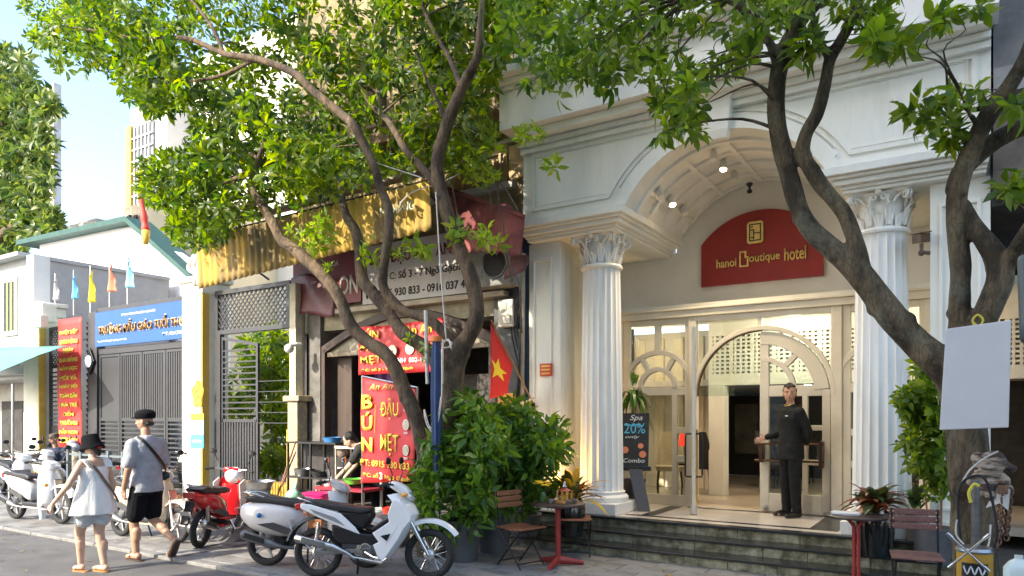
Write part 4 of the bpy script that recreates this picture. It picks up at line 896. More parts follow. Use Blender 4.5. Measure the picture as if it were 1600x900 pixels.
b = MB(); b.sweep([(p0.x, p1.z), (p1.x, p1.z), (p1.x, p0.z), (p0.x, p0.z)], .12, LYY-.05, LYY+.0, closed=True); wf = b.build('window_frame', pil, lb, world=True)
b = MB(); b.box(p0.x, p1.x, LYY-.02, LYY-.005, p1.z, p0.z); b.build('window', M('dark_pane3', (.05, .07, .07), .2, .2, 3, 0), lb, world=True)
for k in range(1, 3): b = MB(); x = p0.x+(p1.x-p0.x)*k/3; b.box(x-.03, x+.03, LYY-.04, LYY-.02, p1.z, p0.z); b.build('window_bar', yl, lb, world=True)
b = MB(); p = W(20, 650, LYY+1); b.box(p.x-1, p.x+.4, LYY+1.1, LYY+1.19, 0, 2.2); b.build('doorway', darkwall, lb, world=True)
b = MB(); b.box(gx+.1, gx+.5, LYY-.1, LYY+.3, 0, W(50, 400, LYY).z); b.build('corner_pilaster', M('corner_white', (.66, .66, .66), .7, .05, 3, .1), lb, world=True)
gt = thing('green_tarp_awning', 'pale green tarpaulin stretched over the parked motorbikes at left', 'awning', (-22, 8, 3))
T = [W(-60, 545, 8.9), W(106, 540, 8.6), W(-60, 605, 7.2)]; T4 = W(60, 555, 7.6)
b = MB(); b.sheet(lambda a, c: (T[2].lerp(T4, a)).lerp(T[0].lerp(T[1], a), c)-V((0, 0, .10*math.sin(a*PI)*math.sin(c*PI))), 16, 10); b.build('tarp', M('tarp_green', (.10, .34, .28), .6, .1, 3, .1), gt, world=True, smooth=True, solid=.01)
b = MB(); b.tube([W(106, 540, 8.6), V((W(106, 540, 8.6).x, 9.0, 3.6))], .015, 6); b.build('guy_rope', steel, gt, world=True)
b = MB(); p = W(20, 600, 7.4); b.tube([(p.x, p.y, 0), (p.x, p.y, p.z)], .03, 8); b.build('pole', steel, gt, world=True)
fl = thing('floodlight', 'cream plaster urn with a small floodlight on the left gate pillar', 'ornament', W(66, 500, GY-.2))
b = MB(); b.obox((.1, -.1, .15), (.30, .1, .0), (-.05, .2, 0), (0, 0, .25)); b.build('urn', pil, fl, bevel=.06); b = MB(); b.obox((.35, -.25, -.1), (.22, .05, 0), (-.03, .1, 0), (0, 0, .15)); b.build('lamp_head', M('lamp_grey', (.5, .48, .42), .5, .1, 4, 0), fl, bevel=.02)
# far buildings
def farb(name, u0, u1, v0, y, lab, mt_, th=6, wins=()):
    p, q = W(u0, v0, y), W(u1, v0, y); t = thing(name, lab, 'building', ((p.x+q.x)/2, y, 0)); zt = max(p.z, q.z)
    b = MB(); b.box(p.x, q.x, y, y+th, 0, zt); b.build('wall', mt_, t, world=True)
    for (a, c, e, f) in wins:
        b = MB(); b.box(W(a, v0, y).x, W(c, v0, y).x, y-.1, y-.02, W(a, f, y).z, W(a, e, y).z); wn = b.build('window_grille', M('grille_grey', (.16, .17, .18), .5, .2, 6, .05), t, world=True)
        for i in range(1, 6): b = MB(); x = W(a, v0, y).x+(W(c, v0, y).x-W(a, v0, y).x)*i/6; b.box(x-.06, x+.06, y-.2, y-.1, W(a, f, y).z, W(a, e, y).z); b.build('grille_bar', M('grille_light', (.5, .5, .48), .5, .1, 3, 0), t, world=True)
        for i in range(1, 8): b = MB(); z = W(a, f, y).z+(W(a, e, y).z-W(a, f, y).z)*i/8; b.box(W(a, v0, y).x, W(c, v0, y).x, y-.22, y-.2, z-.06, z+.06); b.build('grille_bar', MATS['grille_light'], t, world=True)
    return t
conc = M('far_concrete', (.50, .50, .50), .8, .1, .3, .1); ochre = M('far_ochre', (.64, .54, .36), .8, .1, .3, .1); grey = M('far_grey', (.30, .28, .26), .8, .3, .5, .1, c2=(.45, .42, .38))
fa = farb('tall_white_tower', 204, 262, 172, 30, 'tall white narrow house with big grey grille high behind the school', conc, 8, ((208, 242, 202, 345),))
b = MB(); p = W(205, 300, 29.9); b.box(p.x-.4, p.x+.25, 29.7, 30, 0, W(205, 200, 30).z); b.build('yellow_edge', yl, fa, world=True)
fb = farb('ochre_house', 245, 330, 330, 27, 'ochre house with stained grey side wall behind the green roof', ochre, 5); b = MB(); p, q = W(232, 345, 26.8), W(262, 400, 26.8)
b.box(p.x, q.x, 26.7, 27, 0, p.z); b.build('stained_wall', grey, fb, world=True)
fc = farb('ochre_tower', 245, 300, 172, 34, 'cream and ochre tower house with balcony behind the tree', M('far_cream', (.62, .52, .38), .8, .1, .3, .1), 5)
for u in (247, 270, 292): b = MB(); p = W(u, 200, 33.9); b.box(p.x-.2, p.x+.3, 33.7, 34, 0, W(u, 180, 34).z); b.build('yellow_pilaster', yl, fc, world=True)
for v in (235, 265): b = MB(); b.box(W(245, v, 33).x, W(300, v, 33).x, 33, 34, W(245, v, 33).z-.3, W(245, v, 33).z); b.build('balcony', grey, fc, world=True)
fd = farb('ochre_parapet_house', 193, 232, 325, 24, 'low ochre parapet house left of the red furled flag', ochre, 4)
for k in range(3): b = MB(); p, q = W(199+k*10, 337, 23.9), W(204+k*10, 350, 23.9); b.box(p.x, q.x, 23.85, 23.95, q.z, p.z); b.build('opening', darkwall, fd, world=True)
fe = farb('white_terrace_tower', 62, 84, 140, 40, 'distant brick and white tower top behind the left tree', M('far_brickwhite', (.55, .45, .40), .8, .15, .8, .1, c2=(.7, .68, .64)), .8)
b = MB(); b.box(fe.location.x-8, fe.location.x+8, 39, 41, 0, W(80, 215, 40).z); 
ff = farb('low_grey_roof_house', 60, 150, 366, 22, 'low grey roofed house between the left tree and the school', grey, 6)
fg = farb('pale_apartment_block', 300, 620, 95, 32, 'pale apartment block seen through the leaves of the middle tree', M('far_pale', (.66, .62, .54), .8, .1, .2, .05), 6, ((330, 350, 130, 190), (380, 400, 130, 190), (430, 455, 150, 210)))
fh = farb('white_block_above_shops', 640, 772, -60, 16, 'white building with blue edged corner rising behind the shophouse', whitecool, 5)
# corridor beside hotel: yard behind the right gate
yd = thing('brick_yard_wall', 'reddish tiled wall seen through the lattice of the right gate', 'wall', (-13.5, 12.2, 0))
b = MB(); b.box(-17, -10.6, 14.0, 14.2, 0, 3.4); b.build('wall', M('yard_white', (.6, .58, .52), .8, .1, 2, .1), yd, world=True)
for k in range(22): 
    b = MB(); x = -15.8+k*.2; b.box(x, x+.17, 13.2, 14.3, 4.7, 4.75+.0); b.v = [V((p.x, p.y, p.z+(p.y-13.2)*.7)) for p in b.v]; b.build('roof_tile', M('roof_tile_red', (.35, .10, .07), .7, .3, 6, .2), yd, world=True)
b = MB(); b.box(-12.2, -10.75, 9.6, 9.9, 0, .38); tag(b.build('ochre_planter', yellowed, bevel=.02), 'low ochre planter wall inside the open gate', 'planter')
# ================================================================== MOTORBIKES
def wheel(par, x, r, wt, spokes=18, rimmat=chrome, alloy=False, disc=True):
    wo = bpy.data.objects.new('wheel', None); col.objects.link(wo); wo.parent = par; wo.location = (x, 0, r)
    b = MB(); n = 36; rings = []
    for i in range(n+1):
        a = 2*PI*i/n; rings.append([V(((r-wt+wt*math.cos(t))*math.cos(a), wt*.95*math.sin(t), (r-wt+wt*math.cos(t))*math.sin(a))) for t in [2*PI*k/10 for k in range(10)]])
    b.loft(rings, caps=False); b.build('tyre', rubber, wo, smooth=True)
    b = MB(); ri = r-wt*1.75; rings = []
    for i in range(n+1):
        a = 2*PI*i/n; rings.append([V(((ri+dx)*math.cos(a), dy, (ri+dx)*math.sin(a))) for dx, dy in ((0, -.022), (.014, -.024), (.014, .024), (0, .022), (-.008, 0))])
    b.loft(rings, caps=False); b.build('rim', rimmat, wo, smooth='auto')
    b = MB(); b.lathe((0, 0, 0), [(.03, -.06), (.055 if not alloy else .04, -.045), (.055 if not alloy else .04, .045), (.03, .06)], 18, axis=1); b.build('hub', alu, wo, smooth='auto')
    b = MB()
    if alloy:
        for k in range(spokes):
            a = 2*PI*k/spokes; b.bar((0, 0, 0), (ri*math.cos(a), 0, ri*math.sin(a)), .035, .022)
    else:
        for k in range(spokes*2):
            a = 2*PI*k/(spokes*2); s = (-1)**k; a2 = a+.35*(1 if (k//2) % 2 else -1); b.tube([(.045*math.cos(a2), .03*s, .045*math.sin(a2)), (ri*math.cos(a), .004*s, ri*math.sin(a))], .0028, 4)
    q = b.build('spokes', rimmat, wo); q['kind'] = 'stuff'
    return wo
def prof(par, name, mat, pts, hw, bev=.03, y=0, seg=3, **k):
    b = MB(); b.prism(pts, y-hw, y+hw); return b.build(name, mat, par, bevel=bev, seg=seg, smooth='auto', **k)
def mirror(par, x, y, z, mat, side):
    b = MB(); b.tube([(x, y, z), (x+.03, y+.04*side, z+.10), (x, y+.08*side, z+.20)], .006, 6)
    b.build('mirror_stem', black, par); b = MB(); c = V((x, y+.10*side, z+.24)); b.loft([ring(c+V((d, 0, 0)), (0, .055*k, 0), (0, 0, .038*k), 16) for d, k in ((-.012, .9), (-.008, 1), (.01, .95), (.02, .6))]); b.build('mirror', mat, par, smooth='auto')
def stand(par, x): b = MB(); b.tube([(x, .08, .22), (x-.05, .20, .0)], .012, 6); b.build('side_stand', black, par)
def exhaust(par, pts, rs, y=-.13):
    b = MB(); b.tube([(p[0], y if i else y, p[1]) for i, p in enumerate(pts)], rs, 12); b.build('exhaust', chrome, par, smooth='auto')

def underbone():
    t = thing('white_motorbike', 'white and silver spoke wheeled motorbike parked at the kerb before the green bush', 'motorbike')
    wheel(t, 0, .27, .042); wheel(t, 1.22, .27, .040)
    wp = M('bike_white', (.78, .79, .80), .25, .04, 3, .0, coat=.6); sv = M('bike_silver', (.42, .44, .46), .28, .08, 3, 0, metal=.35, coat=.5)
    prof(t, 'seat', M('seat_vinyl', (.02, .02, .022), .5, .3, 30, .15), [(-.14, .83), (-.02, .84), (.2, .80), (.48, .765), (.58, .76), (.60, .72), (.50, .69), (.25, .72), (-.02, .77), (-.12, .79)], .12, .03)
    prof(t, 'seat_box', black, [(.22, .72), (.60, .72), (.61, .66), (.52, .52), (.38, .58), (.25, .66)], .10, .03)
    for s in (-1, 1):
        prof(t, 'side_panel', wp, [(-.16, .80), (-.05, .79), (.28, .70), (.44, .56), (.50, .48), (.30, .55), (.05, .65), (-.16, .745)], .016, .012, y=s*.125)
        prof(t, 'side_stripe', M('stripe_grey', (.25, .26, .28), .3, .1, 3, 0), [(-.05, .745), (.22, .66), (.34, .57), (.2, .62), (.0, .70)], .004, .002, y=s*.145)
        prof(t, 'lower_cover', black, [(.18, .58), (.32, .555), (.50, .495), (.66, .48), (.74, .40), (.60, .36), (.28, .38), (.19, .46)], .02, .02, y=s*.115)
    # leg shield: outer skin plus folded sides
    b = MB()
    path = [(.87, .90, .10), (.93, .84, .13), (1.0, .76, .16), (1.04, .68, .17), (.98, .56, .18), (.90, .42, .18), (.80, .28, .17), (.74, .20, .14)]
    rings = []
    for (x, z, hw) in path:
        rings.append([V((x-.10, -hw, z)), V((x-.01, -hw*.92, z+.01)), V((x+.05, -hw*.4, z+.02)), V((x+.06, 0, z+.02)), V((x+.05, hw*.4, z+.02)), V((x-.01, hw*.92, z+.01)), V((x-.10, hw, z)), V((x-.05, hw*.5, z-.02)), V((x-.04, 0, z-.02)), V((x-.05, -hw*.5, z-.02))])
    b.loft(rings); b.build('leg_shield', wp, t, smooth='auto', bevel=.004)
    for s in (-1, 1):
        prof(t, 'shield_wing', wp, [(.86, .86), (.96, .80), (1.06, .70), (1.05, .64), (.97, .54), (.92, .44), (.75, .20), (.70, .26), (.65, .38), (.71, .41), (.64, .50), (.82, .62), (.80, .70)], .010, .008, y=s*.165)
        prof(t, 'shield_vent', black, [(.73, .475), (.84, .50), (.80, .42)], .004, .002, y=s*.178)
    b = MB(); b.bar((.62, 0, .52), (.84, 0, .66), .22, .05); b.build('tunnel', black, t, bevel=.01)
    for s in (-1, 1): b = MB(); b.bar((.64, s*.08, .55), (.80, s*.08, .665), .012, .03); b.build('chrome_strip', chrome, t)
    # fender
    b = MB(); rings = []
    for i in range(13):
        a = R_(35+118*i/12); rr = .335+(.03 if i > 8 else 0); c = V((1.22+rr*math.cos(a), 0, .27+rr*math.sin(a))); hw = .062*(1-.35*abs(i/12-.5)*2*(i < 5))
        u_ = V((math.cos(a), 0, math.sin(a))); rings.append([c+V((0, hw*math.cos(p), 0))+u_*(.05*math.sin(p)) for p in (0, PI*.25, PI*.5, PI*.75, PI)]+[c+V((0, hw*.9*math.cos(p), 0))+u_*(.042*math.sin(p)) for p in (PI, PI*.5, 0)])
    b.loft(rings); b.build('front_fender', wp, t, smooth='auto')
    for s in (-1, 1):
        b = MB(); b.tube([(1.22, s*.07, .27), (1.08, s*.07, .52), (.98, s*.07, .70)], [.018, .024, .026], 10); b.build('fork_leg', chrome, t, smooth='auto')
    # head cowl
    b = MB(); rings = []
    for x, z, hw, hh in ((.78, 1.0, .04, .03), (.84, .99, .11, .055), (.92, .955, .12, .07), (.99, .91, .10, .075), (1.03, .88, .06, .05)): rings.append(ring((x, 0, z), (0, hw, 0), (-.35*hh, 0, hh), 18, 3))
    b.loft(rings); b.build('head_cowl', wp, t, smooth='auto')
    b = MB(); rings = [ring((1.0+d, 0, .905-d*.6), (0, .085*k, 0), (-.02, 0, .05*k), 16, 3) for d, k in ((0, 1), (.03, .9), (.045, .5))]; b.loft(rings); b.build('headlight', M('headlight_lens', (.6, .62, .65), .08, .1, 30, .02, metal=.4, coat=1), t, smooth='auto')
    for s in (-1, 1):
        b = MB(); b.tube([(.84, s*.08, 1.0), (.82, s*.22, 1.02), (.77, s*.33, 1.0)], .013, 8); b.build('handlebar', black, t)
        b = MB(); b.tube([(.80, s*.24, 1.02), (.765, s*.35, .998)], .019, 10); b.build('grip', rubber, t); mirror(t, .83, s*.17, 1.02, black, s)
        b = MB(); b.sph((.97, s*.13, .90), (.04, .03, .025)); b.build('indicator', M('amber', (.75, .35, .05), .2, .1, 3, 0), t, smooth=True)
    # rear
    b = MB(); rings = []
    for i in range(9):
        a = R_(70+95*i/8); rr = .33; c = V((rr*math.cos(a), 0, .30+rr*math.sin(a))); u_ = V((math.cos(a), 0, math.sin(a))); rings.append([c+V((0, .07*math.cos(p), 0))+u_*(.04*math.sin(p)) for p in (0, .8, 1.57, 2.3, PI)]+[c+V((0, .06*math.cos(p), 0))+u_*(.03*math.sin(p)) for p in (PI, 1.57, 0)])
    b.loft(rings); b.build('rear_fender', black, t, smooth='auto')
    b = MB(); b.obox((-.21, 0, .76), (.04, 0, .01), (0, .07, 0), (-.01, 0, .035)); b.build('tail_light', M('tail_red', (.5, .02, .02), .2, .1, 5, 0, coat=1), t, bevel=.015)
    b = MB(); b.obox((-.30, 0, .56), (.004, 0, .0), (0, .07, 0), (-.02, 0, .055)); b.build('number_plate', M('plate_white', (.6, .6, .58), .5, .1, 5, 0), t)
    b = MB(); b.tube(spline([(-.02, -.11, .80), (-.18, -.10, .85), (-.24, 0, .86), (-.18, .10, .85), (-.02, .11, .80)]), .011, 8); b.build('grab_rail', chrome, t, smooth=True)
    for s in (-1, 1):
        b = MB(); b.tube([(.0, s*.12, .28), (.04, s*.12, .60)], .016, 8)
        pts = [V((.0+.04*i/90, s*.12, .33+.25*i/90))+V((.028*math.cos(i*.9), .028*math.sin(i*.9), 0)) for i in range(90)]; b.tube(pts, .0055, 4); b.build('shock_absorber', chrome, t, smooth='auto')
        b = MB(); b.bar((0, s*.10, .27), (.50, s*.10, .31), .03, .045); b.build('swing_arm', steel, t, bevel=.006)
    b = MB(); b.lathe((.56, 0, .33), [(.07, -.13), (.10, -.12), (.11, -.07), (.11, .07), (.10, .12), (.07, .13)], 24, axis=1); b.tube([(.58, 0, .33), (.82, 0, .34)], [.085, .06], 14); b.build('engine', M('engine_grey', (.22, .22, .22), .4, .2, 20, .1, metal=.7), t, smooth='auto')
    b = MB(); 
    for k in range(6): b.lathe((.68+k*.022, 0, .335), [(.075, 0), (.075, .007)], 16, axis=0)
    o = b.build('cooling_fins', steel, t); o['kind'] = 'stuff'
    b = MB(); b.lathe((.56, -.135, .33), [(.062, 0), (.062, -.01), (.052, -.012), (.052, 0)], 24, axis=1); b.bar((.51, -.14, .33), (.61, -.14, .34), .008, .02); b.build('clutch_ring', chrome, t, smooth='auto')
    exhaust(t, [(-.20, .44), (-.18, .435), (.22, .345), (.36, .29), (.44, .24), (.74, .19), (.80, .24)], [.030, .045, .042, .024, .018, .018, .018], -.16)
    b = MB(); b.bar((-.12, -.207, .43), (.14, -.205, .372), .006, .05); b.build('heat_shield', steel, t, bevel=.004)
    b = MB(); b.tube([(.50, -.10, .22), (.50, -.30, .22)], .012, 8); b.tube([(.50, .10, .22), (.50, .30, .22)], .012, 8); b.build('foot_bar', steel, t)
    for s in (-1, 1):
        b = MB(); b.tube([(.50, s*.21, .222), (.50, s*.31, .222)], .022, 8); b.build('foot_peg', rubber, t)
    b = MB(); b.tube([(.56, -.15, .30), (.66, -.20, .26), (.72, -.22, .25)], .009, 6); b.build('brake_pedal', chrome, t)
    b = MB(); b.bar((.02, .09, .30), (.46, .09, .34), .02, .11); b.build('chain_guard', sv, t, bevel=.02); stand(t, .42)
    return t
def place(t, P, ang, lean=0):
    t.location = P; t.rotation_euler = (lean, 0, ang); return t
def heading(a, b_): return math.atan2((b_-a).y, (b_-a).x)
a_, b_ = G(497, 902), G(675, 906); place(underbone(), a_, heading(a_, b_), R_(-3))

def scooter(label, body, wb=1.2, name='scooter', alloy=True, round_=False, r=.25, accent=None, seatm=None, beige=None):
    t = thing(name, label, 'scooter')
    accent = accent or body; seatm = seatm or MATS['seat_vinyl']
    wheel(t, 0, r, .045, 10 if not alloy else 5, alu, alloy); wheel(t, wb, r, .042, 5, alu, alloy)
    b = MB()
    if round_: S = [(-.34, .60, .66, .04), (-.30, .52, .72, .10), (-.18, .42, .75, .17), (.0, .36, .75, .20), (.2, .34, .73, .20), (.36, .34, .70, .16), (.46, .36, .62, .10)]
    else: S = [(-.36, .70, .76, .03), (-.28, .64, .78, .08), (-.1, .54, .77, .14), (.1, .46, .74, .155), (.3, .38, .70, .15), (.46, .33, .62, .13), (.54, .32, .5, .10)]
    b.loft([ring((x, 0, (z0+z1)/2), (0, hw, 0), (0, 0, (z1-z0)/2), 22, 2.8) for x, z0, z1, hw in S]); b.build('rear_body', body, t, smooth='auto', sub=1)
    prof(t, 'seat', seatm, [(-.26, .80), (-.05, .83), (.15, .79), (.40, .78), (.50, .75), (.52, .70), (.36, .69), (.1, .72), (-.2, .745)], .13, .035)
    b = MB(); b.bar((.40, 0, .29), (wb-.28, 0, .29), .30, .07); b.build('floorboard', black, t, bevel=.02)
    b = MB(); b.bar((.36, 0, .245), (wb-.30, 0, .245), .24, .05); b.build('under_cover', body, t, bevel=.02)
    # front apron
    P = [(.86-1.2+wb, .25, .16), (.92-1.2+wb, .32, .20), (.93-1.2+wb, .45, .21), (.90-1.2+wb, .62, .20), (.86-1.2+wb, .78, .17), (.82-1.2+wb, .88, .11)]
    b = MB(); b.loft([[V((x-.06, -hw, z)), V((x+.02, -hw*.85, z)), V((x+.085, -hw*.4, z)), V((x+.10, 0, z)), V((x+.085, hw*.4, z)), V((x+.02, hw*.85, z)), V((x-.06, hw, z)), V((x-.03, hw*.5, z)), V((x-.02, 0, z)), V((x-.03, -hw*.5, z))] for x, z, hw in P]); b.build('front_apron', accent, t, smooth='auto', bevel=.006)
    b = MB(); x = .84-1.2+wb; b.loft([ring((x, 0, .34), (.05, 0, 0), (0, .15, 0), 14, 3), ring((x-.03, 0, .55), (.06, 0, 0), (0, .16, 0), 14, 3), ring((x-.04, 0, .78), (.04, 0, 0), (0, .12, 0), 14, 3)]); b.build('inner_panel', accent if (round_ or not alloy) else black, t, smooth='auto')
    b = MB(); rings = []
    for i in range(11):
        a = R_(30+120*i/10); rr = r+.055; c = V((wb+rr*math.cos(a), 0, r+rr*math.sin(a))); u_ = V((math.cos(a), 0, math.sin(a))); rings.append([c+V((0, .07*math.cos(p), 0))+u_*(.05*math.sin(p)) for p in (0, .8, 1.57, 2.3, PI)]+[c+V((0, .062*math.cos(p), 0))+u_*(.04*math.sin(p)) for p in (PI, 1.57, 0)])
    b.loft(rings); b.build('front_fender', accent, t, smooth='auto')
    for s in (-1, 1): b = MB(); b.tube([(wb, s*.075, r), (wb-.10, s*.06, r+.33)], .018, 8); b.build('fork_leg', alu, t, smooth='auto')
    x = wb-.36
    b = MB(); b.loft([ring((x-.07, 0, .97), (0, .06, 0), (0, 0, .03), 16), ring((x-.03, 0, .96), (0, .13, 0), (-.02, 0, .055), 16, 3), ring((x+.06, 0, .93), (0, .13, 0), (-.03, 0, .07), 16, 3), ring((x+.12, 0, .91), (0, .085, 0), (-.02, 0, .055), 16)]); b.tube([(x-.01, 0, .85), (x-.01, 0, .95)], .05, 10); b.build('headset', accent, t, smooth='auto')
    b = MB(); b.loft([ring((x+.11, 0, .915), (0, .08, 0), (-.02, 0, .05), 16), ring((x+.14, 0, .905), (0, .055, 0), (-.02, 0, .035), 16)]); b.build('headlight', MATS['headlight_lens'], t, smooth='auto')
    b = MB(); b.obox((x+.235, 0, .66), (.006, 0, -.01), (0, .06, 0), (-.02, 0, .05)); b.build('badge', chrome, t, bevel=.01)
    for s in (-1, 1):
        b = MB(); b.tube([(x-.03, s*.08, .97), (x-.05, s*.22, .99), (x-.10, s*.33, .975)], .013, 8); b.build('handlebar', chrome, t)
        b = MB(); b.tube([(x-.06, s*.24, .99), (x-.11, s*.35, .972)], .019, 10); b.build('grip', rubber, t); mirror(t, x-.03, s*.19, .99, black if not round_ else chrome, s)
        b = MB(); b.tube([(x-.02, s*.22, .99), (x-.03, s*.33, .97)], .006, 6); b.build('brake_lever', steel, t)
        b = MB(); b.sph((wb-.20, s*.15, .62), (.02, .035, .03)); b.build('indicator', MATS['amber'], t, smooth=True)
        prof(t, 'side_trim', M('trim_dark', (.05, .05, .055), .35, .2, 8, 0), [(-.05, .50), (.25, .40), (.44, .36), (.40, .44), (.15, .52)], .004, .003, y=s*(.165 if not round_ else .205))
    b = MB(); b.obox((-.36, 0, .73 if not round_ else .63), (.02, 0, 0), (0, .075, 0), (-.01, 0, .04)); b.build('tail_light', MATS['tail_red'], t, bevel=.012)
    b = MB(); b.obox((-.40, 0, .48), (.004, 0, 0), (0, .07, 0), (-.03, 0, .055)); b.build('number_plate', MATS['plate_white'], t)
    prof(t, 'mudguard', black, [(-.34, .66), (-.28, .64), (-.34, .50), (-.42, .36), (-.44, .38), (-.38, .54)], .05, .008)
    b = MB(); b.tube([(-.04, .10, r), (.15, .12, .29), (.36, .10, .30)], [.08, .09, .07], 14); b.lathe((0, .09, r), [(.05, -.02), (.085, 0), (.085, .05), (.05, .07)], 18, axis=1); b.build('engine_case', MATS['engine_grey'], t, smooth='auto')
    b = MB(); b.tube([(-.26, -.14, .38), (-.24, -.14, .375), (.10, -.14, .27), (.20, -.13, .24), (.35, -.08, .22)], [.03, .055, .05, .022, .018], 14); b.build('exhaust', MATS['engine_grey'] if alloy else chrome, t, smooth='auto')
    b = MB(); b.bar((-.20, -.198, .375), (.04, -.195, .305), .008, .06); b.build('heat_shield', black, t, bevel=.006)
    b = MB(); b.tube([(-.02, -.10, .27), (-.06, -.10, .58)], .024, 10); b.build('shock_absorber', steel, t)
    b = MB(); b.tube(spline([(.0, -.12, .80), (-.20, -.12, .85), (-.32, 0, .84), (-.20, .12, .85), (.0, .12, .80)]), .012, 8); b.build('grab_rail', chrome if round_ else steel, t, smooth=True)
    stand(t, .45); return t
spw = M('scooter_white', (.72, .73, .75), .22, .05, 3, 0, coat=.7); spc = M('scooter_cream', (.55, .48, .36), .25, .05, 3, 0, coat=.7); spr = M('scooter_red', (.50, .012, .018), .2, .08, 3, 0, coat=.8); spg = M('scooter_beige', (.50, .47, .45), .25, .05, 3, 0, coat=.7)
g1 = scooter('beige grey rounded scooter with blue side badge behind the white motorbike', M('scooter_silver', (.62, .60, .58), .22, .05, 3, 0, coat=.7), 1.18, round_=True)
b = MB(); b.lathe((-.02, -.205, .60), [(.028, 0), (.028, -.012), (.015, -.02)], 18, axis=1); b.build('blue_badge', M('badge_blue', (.02, .15, .4), .2, .1, 3, 0), g1, smooth='auto')
a_ = G(418, 884); place(g1, a_, R_(27), R_(-3))
cs = scooter('cream scooter parked behind the man in the grey shirt', spc, 1.2); a_, b_ = G(190, 838), G(278, 849); place(cs, a_, heading(a_, b_), R_(-3))
b = MB(); b.sph((.80, 0, 1.08), (.13, .11, .10), 16, 10); b.build('hung_helmet', M('helmet_blue', (.05, .1, .2), .25, .6, 7, 0, c2=(.5, .5, .5), coat=.6), cs, smooth=True)
# red step-through
rs = scooter('glossy red scooter with white helmet hanging on the handlebar', spr, 1.15, name='red_scooter', alloy=False, round_=False); place(rs, G(312, 856), R_(118), R_(4))
for s in (-1, 1): prof(rs, 'leg_guard', M('guard_cream', (.7, .66, .58), .35, .08, 4, 0, coat=.4), [(.62, .80), (.78, .86), (.86, .62), (.84, .34), (.74, .30), (.70, .52)], .012, .01, y=s*.19)
prof(rs, 'side_cover', MATS['guard_cream'], [(-.2, .50), (.12, .50), (.16, .40), (-.02, .33), (-.2, .38)], .02, .015, y=.17)
hel = thing('white_helmet', 'round white helmet hanging from the red scooter handlebar', 'helmet', G(312, 856)+V((-.30, .80, .80))); b = MB(); b.sph((0, 0, 0), (.13, .13, .125), 20, 12); b.build('shell', M('helmet_white', (.7, .7, .7), .2, .05, 3, 0, coat=.8), hel, smooth=True)
b = MB(); b.tube([(-.08, 0, -.09), (0, -.02, -.17), (.08, 0, -.09)], .006, 6); b.build('strap', black, hel)
lp = W(366, 743, G(312, 856).y+.75); hel.location = lp
ws = scooter('white scooter with dark seat, nearest the left edge of the street', spw, 1.25, name='white_scooter', r=.27); place(ws, G(25, 811), R_(6), R_(-3))
# the crowd of motorbikes under the green tarp
vn = [('silver white scooter with its front toward the street under the green tarp, ', spw), ('cream scooter squeezed in the crowd of motorbikes under the green tarp, ', spc)]
crowd = [(30, 742, 8, 0), (62, 736, 20, 1), (8, 735, -5, 0), (45, 722, 70, 0), (75, 716, 60, 1), (15, 716, 85, 1), (-8, 722, 70, 0), (52, 710, 75, 1), (30, 706, 100, 0)]
what = ['nearest the street', 'nearest the school pillar', 'at the left picture edge', 'behind the seated man', 'against the pillar', 'beside the tarp pole', 'half out of the picture at the left', 'in the rear row', 'deepest of all']
for k, (u, v, an, vv) in enumerate(crowd):
    src = ws if vv == 0 else cs; c = copy_tree(src) if True else None
    c.location = W(u, 700, (7.5, 7.3, 6.7, 8.3, 8.5, 8.2, 7.0, 7.9, 8.7)[k]); c.location.z = 0; c.rotation_euler = (R_(-4+k % 3), 0, R_(an)); c['label'] = vn[vv][0].strip(', ')+' '+what[k]; c['group'] = 'motorbikes crowded under the green tarp'; c['category'] = 'scooter'
    c['label'] = ('white scooter ' if vv == 0 else 'cream scooter ')+'crowded under the green tarp, '+what[k]
bk = scooter('silver scooter standing in the yard behind the grey railing', spg, 1.2); place(bk, V((-14.9, 7.9, 0)), R_(100))
c = copy_tree(ws); c.location = V((-14.0, 8.0, 0)); c.rotation_euler = (0, 0, R_(80)); c['label'] = 'white scooter by the right gate pillar behind the cream scooter'
# grey railing
rl = thing('grey_railing', 'low grey metal railing in front of the school gate', 'railing', (-14.6, 7.3, 0))
for z in (.45, .98): b = MB(); b.bar((-15.3, 7.3, z), (-12.7, 7.3, z), .04, .04); b.build('rail', M('rail_bluegrey', (.11, .14, .16), .5, .1, 4, .05), rl, world=True)
for k in range(6): b = MB(); x = -15.25+k*.5; b.box(x-.035, x+.035, 7.26, 7.34, 0, 1.08); b.build('post', MATS['rail_bluegrey'], rl, world=True, bevel=.01)
